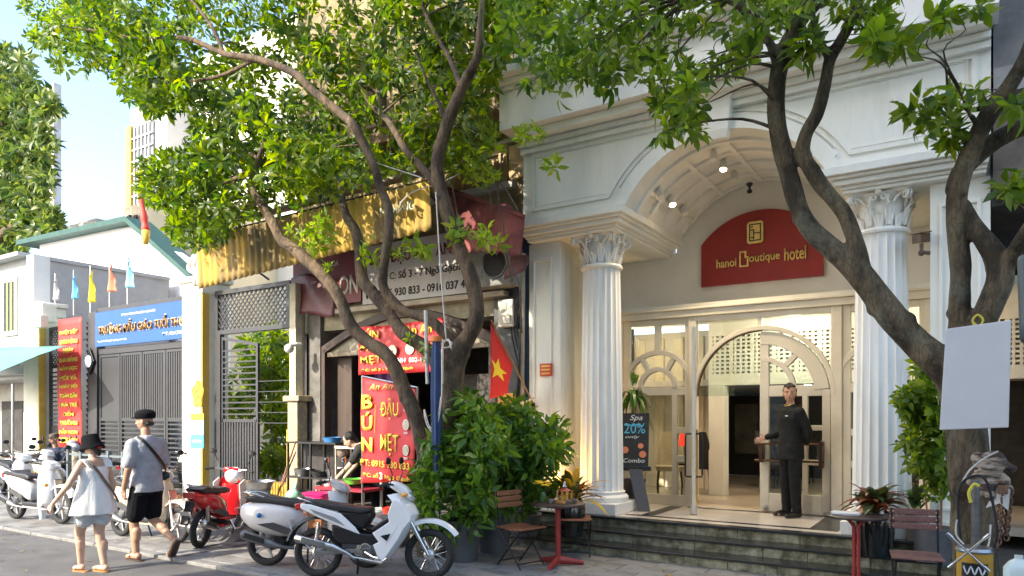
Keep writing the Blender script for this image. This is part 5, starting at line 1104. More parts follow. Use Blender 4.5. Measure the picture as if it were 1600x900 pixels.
# small wheels of the parked bicycle
# ================================================================== TREES AND PLANTS
bark = M('bark', (.06, .042, .028), .9, .3, 7, 1.0, c2=(.17, .115, .065), mix=(.42, .6), stretch=(1, 1, .35), bscale=30)
bark2 = M('bark_green', (.045, .032, .017), .9, .3, 7, 1.0, c2=(.17, .125, .07), mix=(.42, .6), stretch=(1, 1, .35), bscale=30)
LG1 = leafmat('leaf_bright', (.022, .062, .010), (.14, .22, .018), .55)  # darker end tone paints the crown's olive shadow into the leaf colour
LG2 = leafmat('leaf_mid', (.035, .085, .012), (.15, .24, .028), .6)
LG3 = leafmat('leaf_dark', (.035, .09, .015), (.11, .23, .03), .4, .32)
LGF = leafmat('leaf_far', (.022, .055, .012), (.12, .18, .035), .4)
def leaf(L, wd, droop=.25, fold=.25):
    """eight-vertex leaf along +X"""
    z = lambda t: -droop*L*t*t
    v = [(0, 0, 0), (.32*L, 0, z(.32)), (.68*L, 0, z(.68)), (L, 0, z(1)), (.30*L, wd*.42, z(.3)+fold*wd*.4), (.68*L, wd*.40, z(.68)+fold*wd*.4), (.30*L, -wd*.42, z(.3)+fold*wd*.4), (.68*L, -wd*.40, z(.68)+fold*wd*.4)]
    f = [(0, 1, 4), (1, 2, 5), (1, 5, 4), (2, 3, 5), (0, 6, 1), (1, 6, 7), (1, 7, 2), (2, 7, 3)]
    return np.array(v), np.array(f)
def rosette(n, L, wd, droop=.25, tilt=.2, jit=.25, stem=.15):
    vs, fs = [], []; o = 0
    for k in range(n):
        v, f = leaf(L*random.uniform(1-jit, 1+jit*.4), wd*random.uniform(.8, 1.1), droop*random.uniform(.6, 1.6))
        v[:, 0] += L*stem; a = 2*PI*k/n+random.gauss(0, .2); t = tilt+random.gauss(0, .2)
        v = np.array([Matrix.Rotation(a, 3, 'Z') @ Matrix.Rotation(-t, 3, 'Y') @ Matrix.Rotation(random.gauss(0, .35), 3, 'X') @ V(p) for p in v])
        vs.append(v); fs.append(f+o); o += len(v)
    return np.concatenate(vs), np.concatenate(fs)
def rotmat(ax, tw, s):
    q = V((0, 0, 1)).rotation_difference(V(ax).normalized()).to_matrix() @ Matrix.Rotation(tw, 3, 'Z'); return np.array(q)*s
def mesh_np(name, v, f, mat):
    me = bpy.data.meshes.new(name); me.vertices.add(len(v)); me.vertices.foreach_set('co', v.reshape(-1)); me.loops.add(len(f)*3); me.loops.foreach_set('vertex_index', f.reshape(-1).astype(np.int32))
    me.polygons.add(len(f)); me.polygons.foreach_set('loop_start', np.arange(0, len(f)*3, 3, dtype=np.int32)); me.polygons.foreach_set('loop_total', np.full(len(f), 3, dtype=np.int32)); me.update(); me.validate(); me.materials.append(mat); return me
def foliage(root, pts, variants, mat, name='crown', nsep=0, upb=.6, smin=.75, smax=1.2, out=None):
    """pts in place coordinates; the nsep nearest become leaf_cluster parts, the rest one crown"""
    pts = sorted(pts, key=lambda p: (p[0]-0)**2+(p[1])**2+(p[2]-HC)**2); mi = XF[root.name].inverted(); pv = [mesh_np('leaf_cluster', v, f, mat) for v, f in variants]
    vs, fs, o = [], [], 0
    for i, p in enumerate(pts):
        ax = V((random.gauss(0, 1), random.gauss(0, 1), random.gauss(0, .7)+upb)); s = min(1.35, max(.5, random.gauss((smin+smax)/2, .2))); k = random.randrange(len(variants)); q = mi @ V(p)
        if i < nsep:
            c = bpy.data.objects.new('leaf_cluster', pv[k]); col.objects.link(c); c.parent = root
            c.matrix_local = Matrix.Translation(q) @ Matrix(rotmat(ax, random.random()*6.28, s).tolist()).to_4x4()
        else:
            v, f = variants[k]; vs.append(v @ rotmat(ax, random.random()*6.28, s).T+np.array(q)); fs.append(f+o); o += len(v)
    if vs:
        c = bpy.data.objects.new(name, mesh_np(name, np.concatenate(vs), np.concatenate(fs), mat)); col.objects.link(c); c.parent = root; c['kind'] = 'stuff'
def inpoly(x, y, P):
    c = False; j = len(P)-1
    for i in range(len(P)):
        if (P[i][1] > y) != (P[j][1] > y) and x < (P[j][0]-P[i][0])*(y-P[i][1])/(P[j][1]-P[i][1])+P[i][0]: c = not c
        j = i
    return c
def region(P, n, y0, y1, thr=-.15, sc_=1.4):
    us = [p[0] for p in P]; vs = [p[1] for p in P]; out = []
    tries = 0
    while len(out) < n and tries < n*40:
        tries += 1; u, v = random.uniform(min(us), max(us)), random.uniform(min(vs), max(vs))
        if not inpoly(u, v, P): continue
        p = W(u, v, random.uniform(y0, y1))
        if noise.noise(p*sc_)+.5*noise.noise(p*sc_*2.7) < thr: continue
        out.append(p)
    return out
def blob(u, v, ru, rv, n, y0, y1):
    out = []
    for _ in range(n):
        a = random.uniform(0, 2*PI); r = math.sqrt(random.random()); out.append(W(u+ru*r*math.cos(a), v+rv*r*math.sin(a), random.uniform(y0, y1)))
    return out
LIMBK = .80
def limb_tube(mbx, L, n=12, k_=1):
    P = [W(u, v, y) for u, v, wd, y in L]; rr = [LIMBK*wd*(P[i]-V((0, 0, HC))).dot(V((-S_, C_, 0)))/F/2 for i, (u, v, wd, y) in enumerate(L)]
    q = spline([V((*p,)) for p in P], 5); rs_ = []
    for i in range(len(rr)-1):
        for k in range(5): rs_.append(rr[i]+(rr[i+1]-rr[i])*k/5)
    rs_.append(rr[-1]); rs_ = [r*(1+.10*noise.noise(p*5)) for r, p in zip(rs_, q)]
    mbx.tube(q, rs_, n)
    for i_ in range(3, len(q)-3):
        if rs_[i_] > .03 and random.random() < .22:
            a_ = random.uniform(0, 6.28); x_, y_ = perp(q[i_+1]-q[i_]); mbx.sph(q[i_]+(x_*math.cos(a_)+y_*math.sin(a_))*rs_[i_]*.55, rs_[i_]*random.uniform(.5, .72), 10, 7)
    return list(zip(q, rs_))
def tree(label, base, limbs, pts, variants, mat, bk, nsep=250, ntw=70, name='street_tree', group=None, vox=.022):
    t = thing(name, label, 'tree', base, group=group); b = MB(); sk = []
    for L in limbs: sk += limb_tube(b, L)
    b.build('trunk', bk, t, world=True, remesh=vox)
    # bark knots
    b = MB()
    ends = random.sample(pts, min(ntw, len(pts)))
    for e in ends:
        e = V(e); j = min(range(len(sk)), key=lambda i: (sk[i][0]-e).length+random.random()*.6); s0 = sk[j][0]; d = (e-s0).length
        if d > 1.5 or d < .1: continue
        m1 = s0.lerp(e, .35)+V((random.gauss(0, .06), random.gauss(0, .06), .12*d)); m2 = s0.lerp(e, .7)+V((random.gauss(0, .08), random.gauss(0, .08), .10*d))
        b.tube(spline([s0, m1, m2, e], 4), [max(.004, .018*min(1, d)*(1-i/13)) for i in range(13)], 5)
    o = b.build('twigs', bk, t, world=True); o['kind'] = 'stuff'
    foliage(t, pts, variants, mat, 'crown', nsep); return t
def cracks(m, dark, sc_=40):
    n = m.node_tree; b = n.nodes['Principled BSDF']; L = n.links.new; src = b.inputs['Base Color'].links[0].from_socket
    tc = n.nodes.new('ShaderNodeTexCoord'); mp = n.nodes.new('ShaderNodeMapping'); mp.inputs['Scale'].default_value = (1, 1, .3); L(tc.outputs['Object'], mp.inputs[0])
    nz = n.nodes.new('ShaderNodeTexNoise'); nz.inputs['Scale'].default_value = 4; L(mp.outputs[0], nz.inputs[0]); ad = n.nodes.new('ShaderNodeMix'); ad.data_type = 'RGBA'; ad.inputs[0].default_value = .15; L(mp.outputs[0], ad.inputs[6]); L(nz.outputs['Color'], ad.inputs[7])
    vo = n.nodes.new('ShaderNodeTexVoronoi'); vo.feature = 'DISTANCE_TO_EDGE'; vo.inputs['Scale'].default_value = sc_; L(ad.outputs[2], vo.inputs['Vector'])
    cr = n.nodes.new('ShaderNodeValToRGB'); cr.color_ramp.elements[0].position = .0; cr.color_ramp.elements[1].position = .12; cr.color_ramp.elements[0].color = (.4, .4, .4, 1); cr.color_ramp.elements[1].color = (0, 0, 0, 1); L(vo.outputs['Distance'], cr.inputs[0])
    mx = n.nodes.new('ShaderNodeMix'); mx.data_type = 'RGBA'; L(cr.outputs[0], mx.inputs[0]); L(src, mx.inputs[6]); mx.inputs[7].default_value = dark+(1,); L(mx.outputs[2], b.inputs['Base Color'])
    bp = n.nodes.new('ShaderNodeBump'); bp.inputs['Strength'].default_value = .35; bp.inputs['Distance'].default_value = .02; bp.invert = True; L(cr.outputs[0], bp.inputs['Height'])
    old = b.inputs['Normal'].links[0].from_socket; L(old, bp.inputs['Normal']); L(bp.outputs[0], b.inputs['Normal'])
cracks(bark, (.03, .022, .015)); cracks(bark2, (.022, .017, .01)); weather(bark, .5, 5, (.20, .17, .12), 1); weather(bark2, .8, 5, (.20, .20, .14), 1)
V1 = [rosette(random.randint(6, 9), .165, .068, .30, .15) for _ in range(6)]
V2 = [rosette(random.randint(5, 8), .125, .056, .45, -.1) for _ in range(6)]
LIMBK = .74
base1 = G(678, 869)
limbs1 = [
 [(678, 885, 70, 6.97), (668, 800, 58, 6.95), (668, 750, 54, 6.95), (688, 690, 56, 6.95), (702, 620, 56, 6.95), (712, 560, 50, 6.95), (735, 520, 36, 6.95), (745, 490, 33, 6.93), (738, 440, 33, 6.9), (715, 380, 31, 6.85), (695, 320, 30, 6.8), (683, 260, 28, 6.75), (700, 190, 27, 6.7), (725, 130, 23, 6.7), (745, 90, 20, 6.65), (752, 30, 16, 6.6), (757, -40, 12, 6.6)],
 [(690, 690, 40, 6.95), (690, 620, 36, 6.9), (684, 570, 32, 6.85), (660, 540, 30, 6.8), (633, 524, 28, 6.7), (618, 505, 27, 6.7), (599, 478, 26, 6.65), (580, 455, 26, 6.6), (566, 435, 25, 6.6), (562, 390, 24, 6.6), (555, 360, 22, 6.6), (540, 335, 20, 6.6), (532, 300, 16, 6.6), (520, 260, 10, 6.6)],
 [(712, 570, 30, 6.95), (700, 533, 26, 6.85), (687, 513, 23, 6.8), (667, 498, 22, 6.75), (633, 487, 21, 6.7), (612, 468, 21, 6.65), (598, 443, 21, 6.6), (602, 400, 21, 6.55), (607, 367, 21, 6.5), (607, 327, 20, 6.5), (595, 295, 19, 6.45), (585, 263, 19, 6.4), (572, 233, 19, 6.4), (553, 197, 19, 6.3), (533, 178, 19, 6.3), (490, 143, 18, 6.2), (457, 113, 17, 6.1), (400, 92, 15, 6.0), (350, 84, 13, 5.95), (290, 60, 11, 5.9), (220, 62, 9, 5.85), (150, 48, 7, 5.8), (90, 40, 5, 5.8)],
 [(400, 92, 10, 6.0), (340, 120, 8, 6.1), (280, 128, 6, 6.2), (220, 130, 4, 6.2)],
 [(399, 268, 12, 6.5), (350, 285, 9, 6.6), (300, 300, 7, 6.7), (255, 300, 4, 6.8)],
 [(350, 84, 10, 5.95), (330, 40, 8, 5.9), (290, -10, 6, 5.9), (250, -50, 4, 5.9)],
 [(668, 800, 40, 6.95), (665, 720, 36, 6.9), (652, 660, 34, 6.85), (632, 610, 33, 6.8), (607, 558, 30, 6.75), (573, 533, 29, 6.7), (547, 507, 28, 6.65), (530, 465, 26, 6.6), (507, 433, 26, 6.55), (480, 407, 26, 6.5), (458, 388, 25, 6.5), (440, 375, 23, 6.5), (427, 350, 20, 6.5), (407, 317, 18, 6.5), (394, 292, 16, 6.5), (399, 265, 14, 6.5), (407, 241, 12, 6.5), (415, 215, 9, 6.5)],
 [(690, 305, 24, 6.8), (677, 283, 18, 6.85), (657, 260, 17, 6.9), (633, 233, 16, 6.9), (607, 190, 14, 7.0), (580, 163, 11, 7.0), (560, 130, 7, 7.0)],
 [(724, 140, 16, 6.7), (718, 130, 13, 6.75), (703, 93, 11, 6.8), (680, 53, 10, 6.9), (660, 10, 8, 6.9)],
 [(697, 190, 14, 6.7), (688, 165, 9, 6.6), (665, 120, 7, 6.5), (650, 80, 5, 6.5)],
 [(740, 470, 12, 6.9), (738, 500, 9, 6.9)],
 [(407, 250, 10, 6.5), (385, 238, 8, 6.6), (350, 236, 7, 6.6), (300, 225, 5, 6.7)],
]
poly1 = [(38, 20), (45, 60), (110, 95), (150, 75), (170, 120), (232, 185), (290, 165), (300, 230), (218, 252), (212, 295), (250, 325), (268, 378), (330, 390), (365, 345), (440, 330), (520, 305), (600, 285), (640, 262), (700, 275), (760, 262), (785, 205), (768, 150), (790, 90), (860, 30), (880, -80), (0, -80)]
pts1 = region(poly1, 2150, 6.85, 8.2, -.10, 2.1)+region([p for p in poly1 if p[0] < 640]+[(600, -80)], 750, 5.9, 6.9, -.02, 1.9)+blob(170, 60, 120, 60, 130, 5.5, 6.2)+blob(250, 120, 50, 60, 60, 5.6, 6.4)
pts1 += blob(320, 320, 70, 60, 110, 6.2, 7.4)+blob(250, 270, 35, 25, 25, 6.2, 7)
pts1b = blob(498, 365, 30, 26, 26, 6.3, 6.6)+blob(640, 395, 32, 14, 14, 6.5, 6.8)+blob(575, 400, 14, 22, 7, 6.5, 6.7)+blob(765, 372, 22, 14, 8, 6.7, 7)+blob(715, 365, 18, 12, 6, 6.7, 6.9)+blob(835, 212, 26, 14, 12, 7.2, 7.6)+blob(858, 258, 14, 8, 4, 7.3, 7.6)+blob(755, 275, 30, 12, 12, 7, 7.5)+blob(510, 415, 12, 6, 3, 6.5, 6.6)+blob(450, 365, 8, 8, 2, 6.5, 6.6)+blob(645, 528, 6, 6, 1, 6.6, 6.7)+blob(665, 545, 12, 10, 2, 6.6, 6.7)
t1 = tree('leaning many stemmed street tree with leafy crown in front of the noodle shop', base1, limbs1, pts1, V1, LG1, bark, 260, 110, vox=.016)
foliage(t1, pts1b, [rosette(7, .12, .045, .2, .3) for _ in range(3)], leafmat('leaf_fresh', (.10, .20, .015), (.22, .34, .04), .5), 'fresh_shoots', 60)
# tree 2
LIMBK = .86
def t2(L): return [(u, v, wd, y) for u, v, wd, y in L]
base2 = V((W(1505, 998, 6.35).x, 6.35, 0))
limbs2 = [
 [(1530, 1040, 100, 6.4), (1528, 960, 82, 6.4), (1524, 880, 74, 6.4), (1518, 780, 70, 6.4), (1512, 700, 68, 6.4), (1505, 640, 66, 6.4), (1490, 590, 64, 6.38), (1462, 562, 58, 6.35), (1433, 537, 54, 6.35), (1400, 502, 51, 6.3), (1373, 467, 48, 6.3), (1347, 433, 46, 6.3), (1322, 408, 42, 6.3), (1293, 383, 39, 6.3), (1266, 358, 36, 6.3), (1248, 325, 34, 6.3), (1236, 285, 33, 6.3), (1222, 233, 33, 6.25), (1213, 183, 32, 6.2), (1214, 133, 31, 6.2), (1221, 93, 31, 6.15), (1234, 62, 31, 6.1), (1250, 30, 29, 6.1), (1265, -10, 27, 6.0), (1280, -60, 24, 6.0)],
 [(1350, 440, 34, 6.3), (1343, 400, 30, 6.3), (1333, 367, 28, 6.3), (1320, 335, 27, 6.3), (1305, 315, 27, 6.3), (1285, 292, 28, 6.3), (1266, 263, 28, 6.25), (1254, 240, 27, 6.25), (1260, 208, 24, 6.2), (1277, 177, 23, 6.2), (1289, 133, 22, 6.2), (1297, 93, 22, 6.2), (1316, 60, 20, 6.15), (1333, 27, 19, 6.1), (1345, -5, 18, 6.1), (1358, -60, 16, 6.0)],
 [(1298, 95, 16, 6.2), (1284, 70, 14, 6.15), (1275, 45, 12, 6.1), (1268, 15, 10, 6.1), (1262, -20, 8, 6.0)],
 [(1216, 105, 18, 6.15), (1204, 70, 16, 6.1), (1185, 42, 15, 6.1), (1165, 20, 14, 6.05), (1145, 3, 13, 6.0), (1105, -12, 11, 6.0)],
 [(1500, 620, 52, 6.4), (1499, 560, 42, 6.4), (1499, 500, 36, 6.4), (1500, 450, 35, 6.4), (1501, 417, 36, 6.4), (1496, 367, 34, 6.4), (1494, 320, 34, 6.4), (1500, 283, 34, 6.4), (1514, 243, 33, 6.4), (1532, 203, 32, 6.35), (1552, 167, 30, 6.3), (1578, 133, 28, 6.25), (1604, 85, 26, 6.2), (1625, 20, 24, 6.2)],
 [(1505, 640, 50, 6.4), (1512, 570, 48, 6.4), (1528, 520, 46, 6.4), (1548, 475, 45, 6.35), (1563, 435, 44, 6.35), (1556, 402, 40, 6.35), (1538, 375, 34, 6.35), (1518, 348, 30, 6.4), (1503, 320, 28, 6.4)],
 [(1562, 430, 36, 6.35), (1578, 405, 30, 6.3), (1598, 372, 26, 6.2), (1625, 330, 24, 6.1)],
 [(1492, 300, 34, 6.4), (1500, 272, 34, 6.45), (1522, 247, 34, 6.5), (1555, 220, 33, 6.5), (1600, 198, 32, 6.5), (1650, 185, 30, 6.5)],
 [(1545, 165, 16, 6.35), (1515, 172, 9, 6.4), (1480, 160, 6, 6.4), (1440, 165, 4, 6.4)],
 [(1530, 200, 12, 6.35), (1510, 170, 7, 6.2), (1500, 140, 5, 6.1)],
]
poly2 = [(780, 50), (830, 110), (875, 105), (915, 140), (960, 115), (1010, 115), (1030, 170), (1070, 205), (1090, 170), (1105, 120), (1165, 100), (1190, 60), (1240, 20), (1330, 10), (1420, -15), (1420, -80), (780, -80)]
pts2 = region(poly2, 560, 5.3, 7.4, -.05, 2.2)
pts2 += blob(1060, 190, 38, 40, 30, 5.6, 6.5)+blob(870, 130, 50, 26, 16, 5.8, 6.8)+blob(950, 110, 60, 30, 25, 5.8, 6.8)+blob(1255, 55, 22, 35, 14, 5.9, 6.1)+blob(1385, 60, 38, 20, 22, 5.6, 6.2)+blob(1470, 30, 20, 12, 8, 5.6, 6)+blob(1350, 20, 40, 20, 18, 5.8, 6.2)
pts2 += blob(1455, 175, 50, 28, 22, 6.0, 6.6)+blob(1505, 150, 26, 20, 8, 6.0, 6.5)+blob(1500, 215, 18, 16, 8, 6.2, 6.5)+blob(1590, 290, 22, 20, 10, 6.0, 6.4)+blob(1590, 160, 16, 10, 6, 6.0, 6.4)+blob(1520, 10, 20, 8, 5, 5.8, 6.2)
t2_ = tree('forked grey barked street tree in front of the hotel with the blank white board', base2, limbs2, pts2, V2, LG2, bark2, 260, 120, vox=.014)
# tree 3, far left
pf = []
for u, v, ru, rv, n, y0, y1 in ((-70, 180, 70, 90, 260, 14.2, 17.5), (-90, 320, 70, 60, 200, 14.2, 17.5), (10, 130, 45, 55, 200, 14.2, 17.5), (28, 195, 48, 60, 240, 14.2, 17.5), (20, 290, 50, 50, 220, 14.2, 17.5), (45, 345, 50, 30, 150, 14.2, 16.5), (55, 232, 34, 30, 70, 14.2, 16.5), (58, 342, 36, 20, 80, 14.2, 16.5), (50, 285, 30, 30, 60, 14.2, 16.5), (78, 165, 12, 14, 12, 14.2, 15), (-20, 380, 60, 30, 120, 14.2, 17.5), (75, 160, 10, 20, 20, 14.2, 15.5)): pf += blob(u, v, ru, rv, n, y0, y1)
limbs3 = [[(-60, 800, 60, 14.6), (-55, 600, 50, 14.6), (-40, 450, 44, 14.6), (-20, 350, 36, 15), (0, 250, 26, 15.3), (15, 160, 14, 15.3)], [(-40, 430, 26, 14.6), (0, 370, 18, 14.6), (50, 340, 10, 14.6)], [(-10, 300, 20, 15.3), (30, 250, 12, 15.5), (60, 190, 7, 15.5)]]
tree('dense sunlit tree at the left edge of the picture', V((W(-60, 700, 14.6).x, 14.6, 0)), limbs3, pf, [rosette(9, .46, .17, .3, .2) for _ in range(4)], LGF, bark, 120, 60, vox=.05)
# greenery inside the school yard
yb = thing('yard_tree', 'bushy tree growing in the yard behind the open grey gate', 'tree', (-13.2, 11.6, 0))
b = MB(); limb_tube(b, [(430, 770, 14, 11.6), (428, 680, 12, 11.6), (420, 600, 8, 11.6), (425, 540, 4, 11.6)]); limb_tube(b, [(425, 640, 8, 11.6), (450, 580, 5, 11.5), (455, 540, 3, 11.5)]); b.build('trunk', bark, yb, world=True)
foliage(yb, blob(418, 560, 42, 50, 170, 10.6, 12.5)+blob(440, 640, 22, 60, 90, 10.6, 12)+blob(375, 620, 30, 40, 60, 11, 12.5)+blob(425, 720, 35, 18, 60, 10.2, 11), [rosette(8, .26, .09, .4, .1) for _ in range(4)], LG1, 'crown', 120)
# ---- big potted schefflera bushes
potm = M('planter_grey', (.085, .085, .09), .55, .2, 6, .1); soil = M('soil', (.04, .03, .02), .95, .3, 20, .5)
def pot(par, r0, r1, h, m, ribs=0, name='pot'):
    b = MB()
    if ribs:
        rings = []
        for k, (z, f) in enumerate(((0, .80), (.03, .84), (h*.5, 1.02), (h*.88, 1.08), (h*.93, 1.0), (h, 1.02), (h, .92), (h*.9, .88))):
            rings.append([V((r1*f*(1-.06*abs(math.cos(ribs/2*2*PI*j/60))*(z < h*.9))*math.cos(2*PI*j/60), r1*f*(1-.06*abs(math.cos(ribs/2*2*PI*j/60))*(z < h*.9))*math.sin(2*PI*j/60), z)) for j in range(60)])
        b.loft(rings)
    else: b.lathe((0, 0, 0), [(r0, 0), (r1*.985, h*.93), (r1*1.04, h*.93), (r1*1.04, h), (r1*.93, h), (r1*.9, h*.88)], 32)
    b.build(name, m, par, smooth='auto'); b = MB(); b.lathe((0, 0, 0), [(r1*.9, h*.9), (0.01, h*.92)], 20, caps=False); b.build('soil', soil, par)
VS = [rosette(random.randint(7, 9), .16, .062, .35, -.05, stem=.28) for _ in range(6)]
def bush(u, v, z, y0, y1, blobs, label, h=.45, r=.22, nsep=150):
    P = G(u, v, z); t = thing('potted_bush', label, 'plant', P, group=None); pot(t, r*.78, r, h, potm)
    pts = []
    for bb in blobs: pts += blob(*bb, y0, y1)
    b = MB()
    for k in range(7):
        e = V(random.choice(pts)); b.tube(spline([P+V((random.gauss(0, .05), random.gauss(0, .05), h*.85)), P.lerp(e, .5)+V((0, 0, .2)), e], 4), [.016, .015, .014, .012, .011, .010, .008, .006, .005], 6)
    o = b.build('stems', bark, t, world=True); o['kind'] = 'stuff'
    foliage(t, pts, VS, LG3, 'foliage', nsep, upb=.9); return t
bush(722, 876, 0, 6.65, 7.35, ((725, 655, 42, 32, 60), (755, 690, 36, 46, 56), (705, 725, 30, 42, 42), (735, 780, 34, 38, 60), (720, 825, 26, 14, 12)), 'green umbrella leaf bush in a grey pot, nearest the white motorbike', .5, .235)
bush(772, 862, 0, 7.45, 8.0, ((800, 655, 34, 28, 44), (835, 695, 38, 44, 60), (785, 720, 40, 50, 66), (800, 775, 34, 30, 40)), 'tallest green umbrella leaf bush in a grey pot behind the folding chair', .5, .235)
bush(820, 850, 0, 7.7, 8.05, ((858, 690, 26, 34, 34), (840, 745, 30, 40, 46)), 'green bush in a grey pot beside the hotel steps', .42, .22)
sm = thing('creeping_shrub', 'small dark leaved shrub growing at the foot of the leaning tree', 'plant', V((base1.x-.1, 6.7, 0))); b = MB(); b.tube([W(665, 850, 6.7), W(668, 740, 6.7), W(672, 680, 6.7)], .012, 6); b.build('stem', bark, sm, world=True)
foliage(sm, blob(675, 740, 22, 55, 34, 6.5, 6.75)+blob(665, 790, 18, 30, 14, 6.4, 6.7), VS, LG3, 'foliage', 48)
# broad-leaved pot plants
def broad(mat_list, root, c, n, L, wd, rise=(.3, 1.2), droop=(.3, .8)):
    for k in range(n):
        b = MB(); a = random.uniform(0, 2*PI); e = random.uniform(*rise); l = L*random.uniform(.7, 1.15); w_ = wd*random.uniform(.8, 1.2); dr = random.uniform(*droop); rows = []
        for i in range(7):
            t = i/6; r = l*t*math.cos(e); z = l*t*math.sin(e)-dr*l*t*t; hw = w_*.5*math.sin(PI*min(1, .06+t*.94))**.75+.002; up = .25*hw
            ca, sa = math.cos(a), math.sin(a); rows.append([V((r*ca-hw*sa, r*sa+hw*ca, z+up)), V((r*ca, r*sa, z)), V((r*ca+hw*sa, r*sa-hw*ca, z+up))])
        b.loft(rows, caps=False, closed=False); b.xf(Matrix.Translation(V(c)+V((random.gauss(0, .03), random.gauss(0, .03), random.random()*.12)))); b.build('leaf', random.choice(mat_list), root, smooth=True)
crr = leafmat('croton_red', (.13, .03, .018), (.30, .11, .04), .25); crg = leafmat('croton_green', (.03, .06, .02), (.08, .10, .03), .2); cry = leafmat('croton_yellow', (.45, .30, .03), (.6, .42, .06), .25)
for (u, v, z, h, r, lab, ms, n, L) in ((1366, 868, .273, .46, .19, 'red and green croton in a ribbed black glazed pot on the steps', [crr, crg, crr, crg], 90, .40), (893, 838, .2, .42, .17, 'yellow and green croton in a dark pot beside the left column', [cry, crg, cry, crr], 84, .58)):
    P = G(u, v, z); P.z = z; t = thing('potted_croton', lab, 'plant', P); pot(t, r*.7, r, h, M('black_glaze', (.01, .014, .013), .18, .3, 5, 0, coat=.5), ribs=14); broad(ms, t, (0, 0, h), n, L, .085, (.35, 1.35))
dr_ = thing('potted_dracaena', 'drooping dark green dracaena behind the chalkboard easel', 'plant', W(990, 790, 9.85)*V((1, 1, 0))+V((0, 0, FL))); pot(dr_, .13, .17, .4, potm)
b = MB(); b.tube([(0, 0, .35), (0, 0, 1.45), (0, 0, 1.75)], [.02, .016, .01], 8); b.build('stem', bark, dr_); broad([LG3, crg], dr_, (0, 0, 1.55), 34, .42, .05, (.2, 1.3), (.9, 1.7)); broad([LG3], dr_, (0, 0, 1.75), 8, .3, .04, (.9, 1.4), (.3, .6))
# climbing plant on canes at the right
pk = thing('potted_climber', 'leafy climbing plant on brown canes in a dark grey pot at the right', 'plant', W(1458, 866, 8.30)); pk.location.z = .273; XF[pk.name] = Matrix.Translation(pk.location)
pot(pk, .15, .18, .36, potm); Yp = pk.location.y
b = MB(); b.tube([W(1470, 830, Yp), W(1472, 700, Yp), W(1468, 600, Yp)], .013, 6); b.build('cane', wood, pk, world=True); b = MB(); b.tube([W(1486, 830, Yp), W(1490, 760, Yp)], .010, 6); b.build('cane', wood, pk, world=True); b = MB(); b.tube([W(1452, 830, Yp), W(1440, 720, Yp), W(1445, 620, Yp)], .010, 6); b.build('cane', wood, pk, world=True)
foliage(pk, blob(1438, 625, 34, 28, 70, Yp-.25, Yp+.2)+blob(1448, 690, 36, 48, 110, Yp-.25, Yp+.2)+blob(1468, 750, 22, 35, 34, Yp-.2, Yp+.2)+blob(1415, 625, 14, 14, 10, Yp-.2, Yp)+blob(1445, 580, 18, 18, 12, Yp-.2, Yp), [rosette(6, .10, .06, .35, .0) for _ in range(4)], LG2, 'foliage', 160)
bp2 = thing('beige_pot_plant', 'tall beige cylinder pot with leafy stems beside the right column', 'plant', W(1432, 796, 8.8)*V((1, 1, 0))+V((0, 0, FL))); pot(bp2, .10, .105, .32, M('pot_beige', (.34, .30, .26), .6, .1, 6, .05)); broad([crg, LG3], bp2, (0, 0, .32), 20, .3, .07, (.8, 1.4), (.1, .5))
b = MB(); p = G(1436, 850, .15); b.box(-.035, .035, -.03, .03, 0, .30); b.xf(Matrix.Translation(V((p.x, p.y, .137)))); tag(b.build('orange_box', M('orange_box', (.55, .2, .06), .6, .3, 9, .1)), 'small orange carton standing between the pots on the steps', 'carton')
# ================================================================== FURNITURE
slat = M('slat_wood', (.24, .085, .035), .5, .25, 6, .2, c2=(.34, .14, .07), stretch=(8, 1, 8)); slat2 = M('slat_wood_dark', (.13, .06, .05), .5, .25, 6, .2, c2=(.20, .10, .085), stretch=(8, 1, 8))
def bistro(label, P, ang, sm_, back=True, group='folding bistro chairs'):
    t = thing('bistro_chair', label, 'chair', P, ang, group=group)      # faces local -Y, back at +Y
    for s in (-1, 1):
        x = s*.19
        b = MB(); b.tube([(x, -.20, .0), (x, .17, .44), (x, .22, .86 if back else .46)], .010, 6); b.build('back_leg', black, t)
        b = MB(); b.tube([(x*.92, .22, .0), (x*.92, -.18, .44)], .010, 6); b.build('front_leg', black, t)
    for y, z in ((-.15, .06), (.17, .06), (-.17, .42), (.15, .42)): b = MB(); b.tube([(-.19, y, z), (.19, y, z)], .008, 6); b.build('stretcher', black, t)
    for k in range(6):
        y = -.185+k*.073; b = MB(); rr = []; n_ = 10
        b.box(-.21, .21, y-.033, y+.033, .445-.012*math.sin(PI*k/5), .463-.012*math.sin(PI*k/5)); b.build('seat_slat', sm_, t, bevel=.008)
    if back:
        for k in range(3):
            z = .665+k*.068; b = MB(); b.box(-.215, .215, .195+.01*k, .213+.01*k, z, z+.06); b.build('back_slat', sm_, t, bevel=.010)
            for s in (-1, 1): b = MB(); b.sph((s*.18, .192+.01*k, z+.03), .007, 8, 5); b.build('rivet', gold, t)
    return t
P = G(814, 884); bistro('brown slatted folding chair left of the round table', P, R_(75), slat)
P = G(898, 866); bistro('brown slatted folding chair tucked behind the round table', P, R_(-150), slat, back=False)
P = G(1432, 945); bistro('dark brown slatted folding chair beside the right table', P, R_(8), slat2)
